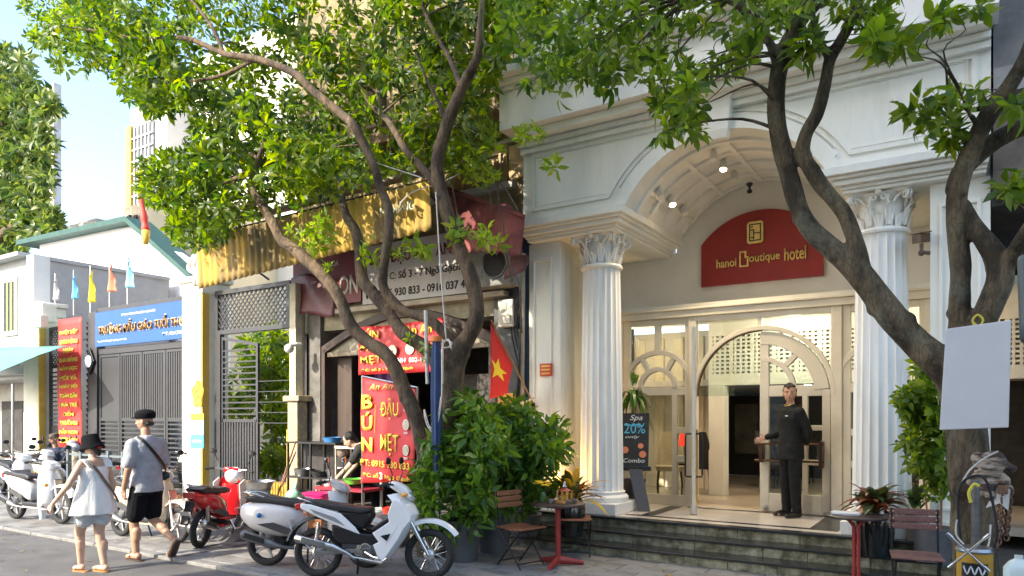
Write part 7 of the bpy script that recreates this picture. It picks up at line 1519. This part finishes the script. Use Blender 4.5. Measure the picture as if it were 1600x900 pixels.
# --- cook behind the banner: bent over, arm reaching to the basin
ck_p = G(592, 822); ckp = person('cook in black bending over green basins behind the red menu banner', V((ck_p.x, ck_p.y, 0)), R_(125))
bd = Fig(ckp)
for s in (-1, 1): bd.c(((s*.1, -.05, .85), .09), ((s*.12, .02, .46), .06), ((s*.12, -.04, .08), .042)); bd.c(((s*.12, -.05, .045), .04), ((s*.13, .12, .035), .03))
bd.c(((0, -.05, .85), .14), ((0, .12, 1.08), .13), ((0, .28, 1.22), .11)); bd.c(((0, .30, 1.24), .05), ((0, .40, 1.29), .05))
bd.c(((.18, .28, 1.2), .052), ((.22, .40, .95), .042), ((.16, .56, .76), .03)); hand(bd.b, bd.T((.16, .56, .76)), bd.D((-.1, .4, -1)), bd.D((-1, 0, 0)), bd.D((0, -1, 0)), 1, .6)
bd.c(((-.18, .28, 1.2), .052), ((-.24, .42, .97), .042), ((-.20, .60, .80), .03)); hand(bd.b, bd.T((-.20, .60, .80)), bd.D((0, .4, -1)), bd.D((1, 0, 0)), bd.D((0, -1, 0)), 1, .6)
P = head(bd.b, bd.T((0, .46, 1.36)), bd.D((0, 1, -.6))); bd.done('body', skin2, .009); facebits(ckp, P)
q = MB(); q.cap(P(-.02, -.03, .05), .085, P(.02, -.03, .05), .085); q.cap(P(0, -.08, -.02), .05, P(0, -.10, -.08), .03); bodypart(q, ckp, 'hair', hairm, .01)
fg = Fig(ckp); fg.c(((0, -.05, .88), .165), ((0, .12, 1.08), .155), ((0, .27, 1.2), .13)); fg.c(((.18, .28, 1.2), .072), ((.215, .36, 1.04), .07)); fg.c(((-.18, .28, 1.2), .072), ((-.225, .37, 1.05), .07)); fg.done('t_shirt', M('tee_black', (.02, .02, .022), .85, .2, 12, .2), .012, disp=.015)
fg = Fig(ckp)
for s in (-1, 1): fg.c(((s*.1, -.05, .86), .115), ((s*.12, .02, .46), .10), ((s*.12, -.04, .14), .09))
fg.done('trousers', shm, .013)
# ================================================================== SMALL THINGS
# flag by the hotel pilaster
A = W(770, 505, 7.9); B = W(833, 630, 8.86); fv = thing('vietnam_flag', 'red flag with yellow star hanging from a slanted pole beside the hotel pilaster', 'flag', B)
b = MB(); b.tube([A+(A-B)*.03, B], .012, 8); b.build('pole', M('pole_brown', (.30, .16, .08), .5, .1, 5, .1), fv, world=True)
b = MB(); b.tube([B, B+V((-.02, .05, -.14))], .03, 8); b.build('bracket', black, fv, world=True)
FB = A.lerp(B, .50); HB = W(768, 622, 7.9).z
def flg(a, c):      # a along the pole from tip, c downwards
    top = A.lerp(B, .50*a); zb = HB+.10*a-.02; x_sh = -.10*c*(a)
    p = V((top.x, top.y, top.z)); drop = (top.z-zb)*c; p.z -= drop; p.x = A.x-.03+(top.x-A.x)*(1-.55*c)-.03*c; p.y += .05*math.sin(a*9+c*3)*c; return p
b = MB(); b.sheet(flg, 20, 20); b.build('cloth', M('vn_red', (.66, .02, .02), .6, .1, 3, .08), fv, world=True, smooth=True, solid=.004)
b = MB(); pts = []
for k in range(10):
    r = .5 if k % 2 == 0 else .2; a = PI/2+k*PI/5; pts.append((.42+r*.78*math.cos(a), .52-r*.42*math.sin(a)))
def onf(a, c, o): p = flg(max(0, min(1, a)), c); return p+V((.3, -1, 0)).normalized()*o
b.loft([[onf(a, c, o) for a, c in pts] for o in (.012, .018)]); b.build('star', M('star_yellow', (.88, .68, .03), .5, .05, 3, 0), fv, world=True)
os_ = thing('orange_sign', 'orange paper sign with red print behind the bush under the flag', 'sign', W(791, 650, 8.7)); b = MB(); b.box(-.14, .16, -.01, .0, 0, .33); b.build('plate', M('orange_plate', (.80, .30, .03), .5, .1, 3, 0), os_)
b = MB()
for z in (.05, .1, .15): b.box(-.11, .12, -.014, -.01, z, z+.025)
o = b.build('print', MATS['banner_red'], os_); o['kind'] = 'stuff'
b = MB(); b.tube([W(800, 636, 8.6), W(835, 622, 8.75)], .015, 6); tag(b.build('metal_bracket', steel), 'short grey metal rod from the pilaster above the bush', 'bracket')
# closed umbrella and poles in front of the tree
um = thing('closed_umbrella', 'closed blue parasol with orange band standing against the tree trunk', 'umbrella', W(681, 850, 6.6)*V((1, 1, 0)))
XY = 6.6; T0 = W(682, 528, XY); T1 = W(684, 690, XY)
b = MB(); n = 24; b.loft([[W(682, v, XY)+V((r*math.cos(2*PI*j/n)*(1+.16*math.cos(6*2*PI*j/n)), r*math.sin(2*PI*j/n)*(1+.16*math.cos(6*2*PI*j/n)), 0)) for j in range(n)] for v, r in ((534, .045), (560, .060), (620, .064), (690, .05), (740, .03))]); b.build('canopy', M('umbrella_blue', (.03, .06, .15), .75, .15, 6, .15), um, world=True, smooth='auto')
b = MB(); b.loft([[W(682, v, XY)+V((r*math.cos(2*PI*j/n), r*math.sin(2*PI*j/n), 0)) for j in range(n)] for v, r in ((526, .065), (534, .068))]); b.build('orange_band', M('band_orange', (.6, .18, .03), .6, .1, 6, .1), um, world=True)
b = MB(); b.tube([W(665, 485, XY), W(668, 600, XY)], .022, 8); b.tube([W(692, 530, XY-.02), W(691, 600, XY-.02)], .012, 8); b.tube([W(682, 530, XY), W(683, 860, XY)], .02, 8); o = b.build('poles', M('pole_white', (.55, .52, .45), .5, .1, 5, .1), um, world=True); o['kind'] = 'stuff'
# white rope tied round the trunk and hanging loop
b = MB(); b.tube(spline([W(681, 300, 6.7), W(687, 400, 6.68), (W(693, 480, 6.68)), W(697, 530, 6.7)], 4), .009, 6); b.tube(spline([W(u, v, 6.62) for u, v in ((688, 538), (696, 532), (706, 536), (700, 543), (690, 541), (700, 530), (705, 545))], 4), .010, 6)
b.tube(spline([W(u, v, 6.58) for u, v in ((690, 545), (690, 620), (684, 660), (675, 674), (666, 660), (663, 640), (672, 668), (682, 660), (689, 620))], 5), .008, 6); tag(b.build('white_rope', M('rope_white', (.6, .56, .5), .8, .1, 20, .2), smooth=True), 'white rope tied around the tree fork and hanging in a loop', 'rope')
b = MB(); b.tube(spline([W(410, 185, 8.2), W(480, 213, 7.6), W(560, 245, 7.2), W(660, 278, 6.9)], 5), .009, 6); tag(b.build('overhead_cable', steel), 'thin grey cable running through the leaves to the leaning tree', 'cable')
b = MB(); b.tube(spline([W(u, v, 7.0) for u, v in ((625, 318), (645, 300), (690, 285), (720, 270))], 4), .008, 6); tag(b.build('support_cord', MATS['rope_white']), 'pale cord stretched from yellow awning corner toward the tree', 'cord')
# hanging aerial seed strands
for k, (u, v0, v1) in enumerate(((201, 0, 95), (594, 75, 190), (546, 60, 130), (756, 0, 70))):
    b = MB(); b.tube([W(u, v0, 6.0), W(u-1, (v0+v1)/2, 6.0), W(u, v1, 6.0)], .010, 6); o = b.build('hanging_pod', LG1, t1, world=True)
# cooking corner
st2 = thing('kitchen_rack', 'cluttered black metal rack of pots left of the menu banner', 'rack', W(485, 820, 8.3)*V((1, 1, 0)))
cx = st2.location.x
b = MB()
for z in (.25, .70, 1.28): b.box(cx-.42, cx+.75, 8.15, 8.5, z, z+.03)
o = b.build('shelf', black, st2, world=True); o['kind'] = 'stuff'
for x in (cx-.40, cx+.15, cx+.72):
    for y in (8.17, 8.47): b = MB(); b.box(x-.015, x+.015, y-.015, y+.015, 0, 1.3); b.build('leg', black, st2, world=True)
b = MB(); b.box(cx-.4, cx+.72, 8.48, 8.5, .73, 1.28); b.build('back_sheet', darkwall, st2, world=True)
for k, (dx, z, r, h, mm, lab) in enumerate(((-.2, .73, .16, .12, steel, 'dented steel pan on the left of the kitchen rack'), (.2, .73, .17, .10, M('pan_black', (.03, .03, .03), .4, .2, 6, .1), 'black frying pan in the middle of the kitchen rack'), (.55, .73, .14, .16, steel, 'steel pot on the right of the kitchen rack'), (.5, 1.31, .16, .08, M('basin_blue', (.05, .20, .45), .4, .1, 5, .05), 'blue plastic tray on top of the kitchen rack'), (-.1, .28, .18, .2, darkmetal, 'grey bucket on the bottom shelf of the kitchen rack'))):
    b = MB(); b.lathe((cx+dx, 8.32, z), [(r*.8, 0), (r, h), (r*1.04, h), (r*.95, h*.95), (r*.75, .02)], 20); tag(b.build('cooking_pot', mm, smooth='auto'), lab, 'pot')
hbp = W(535, 705, 8.4); b = MB(); b.sph(hbp, (.11, .10, .13), 14, 10); b.cap(hbp+V((0, 0, .1)), .05, hbp+V((.03, 0, .17)), .03); tag(b.build('hanging_bag', M('bag_brown', (.16, .12, .09), .8, .3, 9, .5, c2=(.28, .22, .18)), remesh=.02), 'brown crumpled bag standing above the kitchen rack', 'bag')
wt = thing('prep_table', 'low white framed table holding basins in front of the cook', 'table', W(545, 820, 8.0)*V((1, 1, 0))); tx = wt.location.x
b = MB(); b.box(tx-.5, tx+.55, 7.75, 8.2, .60, .64); b.build('table_top', M('tray_red', (.35, .02, .04), .5, .1, 5, .05), wt, world=True)
for x in (tx-.47, tx+.52):
    for y in (7.78, 8.17): b = MB(); b.box(x-.015, x+.015, y-.015, y+.015, 0, 1.25 if y > 8 else .6); b.build('leg', MATS['pole_white'], wt, world=True)
b = MB(); b.box(tx-.47, tx+.52, 8.15, 8.19, 1.22, 1.26); b.build('top_rail', MATS['pole_white'], wt, world=True)
for k, (dx, z, r, h, c, lab) in enumerate(((-.08, .64, .2, .10, (.03, .30, .12), 'dark green plastic basin nearest the banner'), (.16, .70, .17, .08, (.15, .50, .06), 'light green colander stacked by the banner'), (-.38, .64, .10, .10, (.5, .5, .48), 'small white bowl on the prep table'))):
    b = MB(); b.lathe((tx+dx, 7.95, z), [(r*.75, 0), (r, h), (r*1.05, h), (r*.95, h*.9), (r*.7, .015)], 24); tag(b.build('plastic_basin', M('basin%d' % k, c, .4, .1, 5, .02), smooth='auto'), lab, 'basin')
pkb = thing('pink_basket', 'bright pink plastic basket behind the white motorbike seat', 'basket', W(500, 800, 7.2)*V((1, 1, 0))+V((0, 0, .38))); b = MB(); b.loft([ring((0, 0, 0), (.17, 0, 0), (0, .13, 0), 24, 5), ring((0, 0, .24), (.21, 0, 0), (0, .16, 0), 24, 5)]); b.build('basket_wall', M('pink_plastic', (.65, .02, .16), .35, .08, 5, .02), pkb, smooth='auto'); b = MB(); b.loft([ring((0, 0, .235), (.225, 0, 0), (0, .175, 0), 24, 5), ring((0, 0, .26), (.225, 0, 0), (0, .175, 0), 24, 5)]); b.build('rim', MATS['pink_plastic'], pkb)
b = MB(); b.box(-.2, .2, -.16, .16, 0, .38); b.xf(Matrix.Translation(pkb.location-V((0, 0, .38)))); tag(b.build('wooden_crate', wood, bevel=.01), 'brown crate under the pink basket', 'crate')
for (u, v, y, r, h, mm, lab, nm) in ((404, 778, 7.9, .27, .14, steel, 'wide shiny aluminium basin on a bucket beside the red scooter', 'aluminium_basin'), (405, 812, 7.3, .17, .24, M('bucket_white', (.45, .47, .48), .5, .1, 5, .05), 'white bucket in front of the aluminium basin', 'bucket'), (462, 806, 7.6, .17, .26, M('bucket_teal', (.02, .10, .10), .5, .1, 5, .05), 'dark teal bucket under the green plastic bag', 'bucket'), (404, 815, 7.9, .20, .50, M('bucket_grey', (.22, .24, .25), .5, .1, 5, .05), 'tall grey bin supporting the aluminium basin', 'bin')):
    p = W(u, v, y); z = max(0, p.z) if nm == 'aluminium_basin' else 0
    if nm == 'aluminium_basin': z = .50
    b = MB(); b.lathe((p.x, p.y, z), [(r*.75, 0), (r, h*.95), (r*1.07, h), (r*1.0, h*.97), (r*.72, .02)], 28); tag(b.build(nm, mm, smooth='auto'), lab, nm.split('_')[-1])
p = W(458, 775, 7.6); b = MB(); b.sph((p.x, 7.6, .42), (.16, .14, .18), 14, 10); b.cap((p.x+.02, 7.6, .55), .05, (p.x+.08, 7.6, .70), .03); tag(b.build('plastic_bag', M('bag_green', (.04, .35, .15), .3, .3, 6, .4, c2=(.5, .55, .5)), remesh=.02, disp=.04), 'pale green knotted plastic bag on the teal bucket', 'bag')
p = W(432, 760, 8.1); b = MB(); b.tube([W(425, 800, 7.9), W(462, 690, 8.5)], .016, 8); tag(b.build('leaning_stick', wood), 'long brown stick leaning against the concrete post', 'stick'); b = MB(); b.tube([W(440, 760, 8.1), W(462, 706, 8.5)], .014, 8); tag(b.build('leaning_stick', wood), 'shorter brown stick under the long one at the concrete post', 'stick')
for k, (u, v, c, lab) in enumerate(((592, 780, (.45, .50, .52), 'white enamel bucket behind the white motorbike'), (610, 792, (.55, .05, .02), 'red bowl behind the leg shield of the white motorbike'), (600, 755, (.03, .12, .35), 'blue basin beside the menu banner foot'))):
    p = G(u, v+58); b = MB(); z0 = (0, .42, .55)[k]; r = (.17, .12, .15)[k]; b.lathe((p.x, p.y, z0), [(r*.8, 0), (r, (.4, .08, .12)[k]), (r*.95, (.39, .07, .11)[k])], 20); tag(b.build(('bucket', 'bowl', 'basin')[k], M('misc%d' % k, c, .4, .1, 5, .02), smooth='auto'), lab, ('bucket', 'bowl', 'basin')[k])
b = MB(); p = G(605, 852); b.box(p.x-.25, p.x+.25, p.y-.18, p.y+.18, 0, .42); tag(b.build('low_cabinet', M('cab_grey', (.10, .10, .11), .6, .2, 5, .1), bevel=.01), 'low dark box behind the white motorbike front wheel', 'box')
b = MB(); p = G(345, 838); b.loft([[p+V((dx, dy, 0)) for dx, dy in ((-.5, -.25), (.6, -.25), (.6, .3), (-.5, .3))], [p+V((dx, dy, .13)) for dx, dy in ((-.5, .1), (.6, .1), (.6, .3), (-.5, .3))]]); tag(b.build('kerb_ramp', pavebase, bevel=.01), 'dark concrete ramp on the pavement beside the red scooter', 'ramp')
# --- right foreground around the second trunk
wb = thing('blank_board', 'blank white board hanging on the right tree trunk', 'board', W(1525, 670, 5.75))
pts = [W(1478, 514, 5.78), W(1580, 500, 5.78), W(1576, 668, 5.78), W(1468, 672, 5.78)]; cX = sum((p.x for p in pts))/4; 
b = MB(); nrm2 = V((-.15, -1, 0)).normalized(); b.loft([[p+nrm2*o for p in pts] for o in (-.006, .006)]); b.build('panel', M('board_white', (.64, .61, .60), .5, .04, 2, .03), wb, world=True, bevel=.02)
b = MB(); b.tube(spline([W(u, v, 5.9) for u, v in ((1524, 512), (1520, 500), (1528, 492), (1536, 500), (1530, 510), (1522, 505))], 4), .008, 6); b.build('yellow_tie', M('tie_yellow', (.6, .5, .05), .6, .2, 9, .1), wb, world=True)
dp = thing('dark_panel_edge', 'dark grey rounded roller box at the right edge of the picture', 'panel', W(1600, 540, 5.9)); pts = [W(1590, 398, 5.9), W(1640, 388, 5.9), W(1640, 540, 5.9), W(1594, 535, 5.9)]
b = MB(); b.loft([[p+V((0, d, 0)) for p in pts] for d in (0, .12)]); b.build('box', M('roller_grey', (.10, .12, .12), .4, .1, 4, .05), dp, world=True, bevel=.03)
cl = thing('hanging_cloth_bundle', 'striped brown cloth bundle hung on the right side of the trunk', 'cloth', W(1552, 770, 6.05)); c0 = W(1548, 735, 6.05)
b = MB()
for k in range(16): a = random.uniform(0, 6.28); p = c0+V((.10*math.cos(a)*random.random(), .05*math.sin(a), random.uniform(-.12, .14))); b.cap(p, .045, p+V((random.gauss(0, .05), random.gauss(0, .03), -.08)), .03)
m_ = M('cloth_stripes', (.07, .045, .035), .85, .3, 5, .4, c2=(.42, .32, .24), mix=(.46, .56), stretch=(1, 1, 5)); b.build('cloth', m_, cl, world=True, remesh=.012, disp=.05)
b = MB(); b.tube(spline([W(u, v, 5.95) for u, v in ((1500, 760), (1515, 735), (1540, 715), (1560, 705))], 4), .007, 6); b.build('cord', MATS['rope_white'], cl, world=True)
b = MB(); p = c0+V((.03, -.05, -.12)); b.add([p, p+V((-.06, 0, -.14)), p+V((.02, -.02, -.10)), p+V((.07, 0, -.15)), p+V((.08, 0, 0))], [(0, 1, 2), (2, 3, 4), (0, 2, 4)]); b.build('white_rag', MATS['rope_white'], cl, world=True, solid=.005)
ch = thing('rusty_chain', 'rusty heavy chain hanging down the right side of the trunk', 'chain', W(1560, 850, 6.05))
rust = M('rust', (.10, .05, .03), .8, .4, 14, .5, c2=(.22, .12, .07))
for k in range(13):
    p = W(1566-k*.6, 768+k*7, 6.0); b = MB(); ax = V((1, 0, 0)) if k % 2 else V((0, 1, 0)); n = 12
    b.tube([p+ax*.018*math.cos(2*PI*j/n)+V((0, 0, .030*math.sin(2*PI*j/n))) for j in range(n+1)], .0075, 6); b.build('link', rust, ch, world=True, smooth=True)
    if k < 11: b = MB(); b.tube([p+V((.045, .02, 0))+ax.cross(V((0, 0, 1)))*.016*math.cos(2*PI*j/n)+V((0, 0, .030*math.sin(2*PI*j/n))) for j in range(n+1)], .0075, 6); b.build('link', rust, ch, world=True, smooth=True)
b = MB(); b.obox(W(1567, 765, 5.98), (.03, 0, 0), (0, .02, 0), (0, 0, .03)); b.build('padlock', rust, ch, world=True, bevel=.006)
hs = thing('hand_pump_hose', 'black rubber hose bent in a loop around a grey pipe before the trunk', 'hose', W(1525, 890, 5.6))
b = MB(); b.tube(spline([W(u, v, 5.62) for u, v in ((1502, 850), (1497, 800), (1500, 760), (1520, 744), (1540, 750), (1552, 790), (1558, 830), (1553, 855), (1540, 865), (1525, 862))], 5), .0085, 8); b.build('hose', rubber, hs, world=True, smooth=True)
b = MB(); b.tube([W(1524, 870, 5.65), W(1524, 750, 5.65)], .026, 12); b.build('pipe', M('pipe_grey', (.16, .15, .14), .5, .3, 6, .2, metal=.3), hs, world=True, smooth='auto')
b = MB(); b.tube(spline([W(u, v, 5.58) for u, v in ((1495, 812), (1494, 835), (1510, 855), (1520, 866))], 4), .006, 6); b.tube(spline([W(u, v, 5.58) for u, v in ((1548, 820), (1545, 850), (1535, 866), (1528, 868))], 4), .006, 6); b.build('pale_tube', MATS['rope_white'], hs, world=True)
b = MB(); b.tube(spline([W(u, v, 5.58) for u, v in ((1517, 785), (1514, 770), (1522, 757), (1530, 760))], 4), .012, 6); b.build('yellow_tube', MATS['tie_yellow'], hs, world=True)
br = thing('lug_wrench', 'cross shaped chrome lug wrench leaning against the can', 'tool', W(1515, 900, 5.3)); YW = 5.3
for (u0, v0, u1, v1) in ((1480, 833, 1546, 893), (1546, 835, 1482, 887)):
    b = MB(); b.tube([W(u0, v0, YW), W(u1, v1, YW)], .0075, 8); d = (W(u1, v1, YW)-W(u0, v0, YW)).normalized()
    for e, sg in ((W(u0, v0, YW), 1), (W(u1, v1, YW), -1)): b.tube([e, e+d*sg*.04], .012, 10)
    b.build('arm', chrome, br, world=True, smooth='auto')
cn = thing('oil_can', 'yellow printed tin can with dark lid behind the lug wrench', 'can', W(1523, 935, 5.45)*V((1, 1, 0))+V((0, 0, .38))); XF[cn.name] = Matrix.Translation(cn.location)
h_ = W(1523, 862, 5.45).z-.38
b = MB(); b.lathe((0, 0, 0), [(.10, 0), (.10, h_)], 28); b.build('can', M('can_yellow', (.52, .28, .03), .35, .1, 4, .02), cn, smooth='auto')
b = MB(); b.lathe((0, 0, 0), [(.102, h_), (.11, h_+.012), (.10, h_+.03), (.04, h_+.03)], 28); b.build('lid', steel, cn, smooth='auto')
b = MB(); b.loft([[V((.102*math.sin(a), -.102*math.cos(a), z)) for a in [(-.75+1.5*j/12) for j in range(13)]] for z in (h_*.70, h_*.88)], caps=False, closed=False); b.build('label_band', M('label_dark', (.02, .02, .02), .4, .1, 4, 0), cn, solid=.002)
b = MB(); b.tube(spline([(-.06+.02*k, -.1075+.004*abs(k-3), h_*(.79+.05*(-1)**k)) for k in range(7)], 3), .005, 5); b.build('print', wh2, cn)
b = MB(); b.box(-.28, .25, -.15, .2, 0, .36); b.xf(Matrix.Translation((cn.location.x, 5.5, 0))); tag(b.build('tool_box', M('toolbox', (.12, .09, .05), .7, .3, 6, .2), bevel=.02), 'low brown crate under the yellow can at the bottom right', 'crate')
jg = thing('white_jug', 'translucent white plastic jug at the bottom right corner', 'jug', W(1592, 960, 5.2)*V((1, 1, 0))+V((0, 0, .42))); zt = W(1590, 873, 5.2).z-.42
b = MB(); b.loft([ring((0, 0, z), (r, 0, 0), (0, r, 0), 20, 3.5) for z, r in ((0, .075), (zt-.06, .078), (zt-.02, .05), (zt, .022), (zt+.02, .022))]); b.build('bottle', M('jug_white', (.62, .68, .62), .35, .06, 4, .02), jg, smooth='auto')
b = MB(); b.box(-.2, .2, -.15, .15, 0, .42); b.xf(Matrix.Translation((jg.location.x, 5.2, 0))); tag(b.build('wooden_box', MATS['toolbox'], bevel=.02), 'dark box under the white plastic jug', 'box')

# fallen leaves on the road and pavement
vs, fs, o = [], [], 0
for k in range(260):
    v, f = leaf(random.uniform(.05, .10), random.uniform(.02, .04), -.15); x = random.uniform(-13, 0); y = random.uniform(2.2, 8.0); z = .012 if y > KY+.15 else -.028
    m_ = np.array(Matrix.Rotation(random.random()*6.28, 3, 'Z')); vs.append(v @ m_.T+np.array((x, y, z))); fs.append(f+o); o += len(v)
me = mesh_np('fallen_leaves', np.concatenate(vs), np.concatenate(fs), leafmat('leaf_litter', (.10, .07, .02), (.28, .20, .05), .1)); fo = bpy.data.objects.new('fallen_leaves', me); col.objects.link(fo); fo['kind'] = 'stuff'; fo['label'] = 'small dry yellow brown leaves scattered over road and pavement'; fo['category'] = 'leaves'
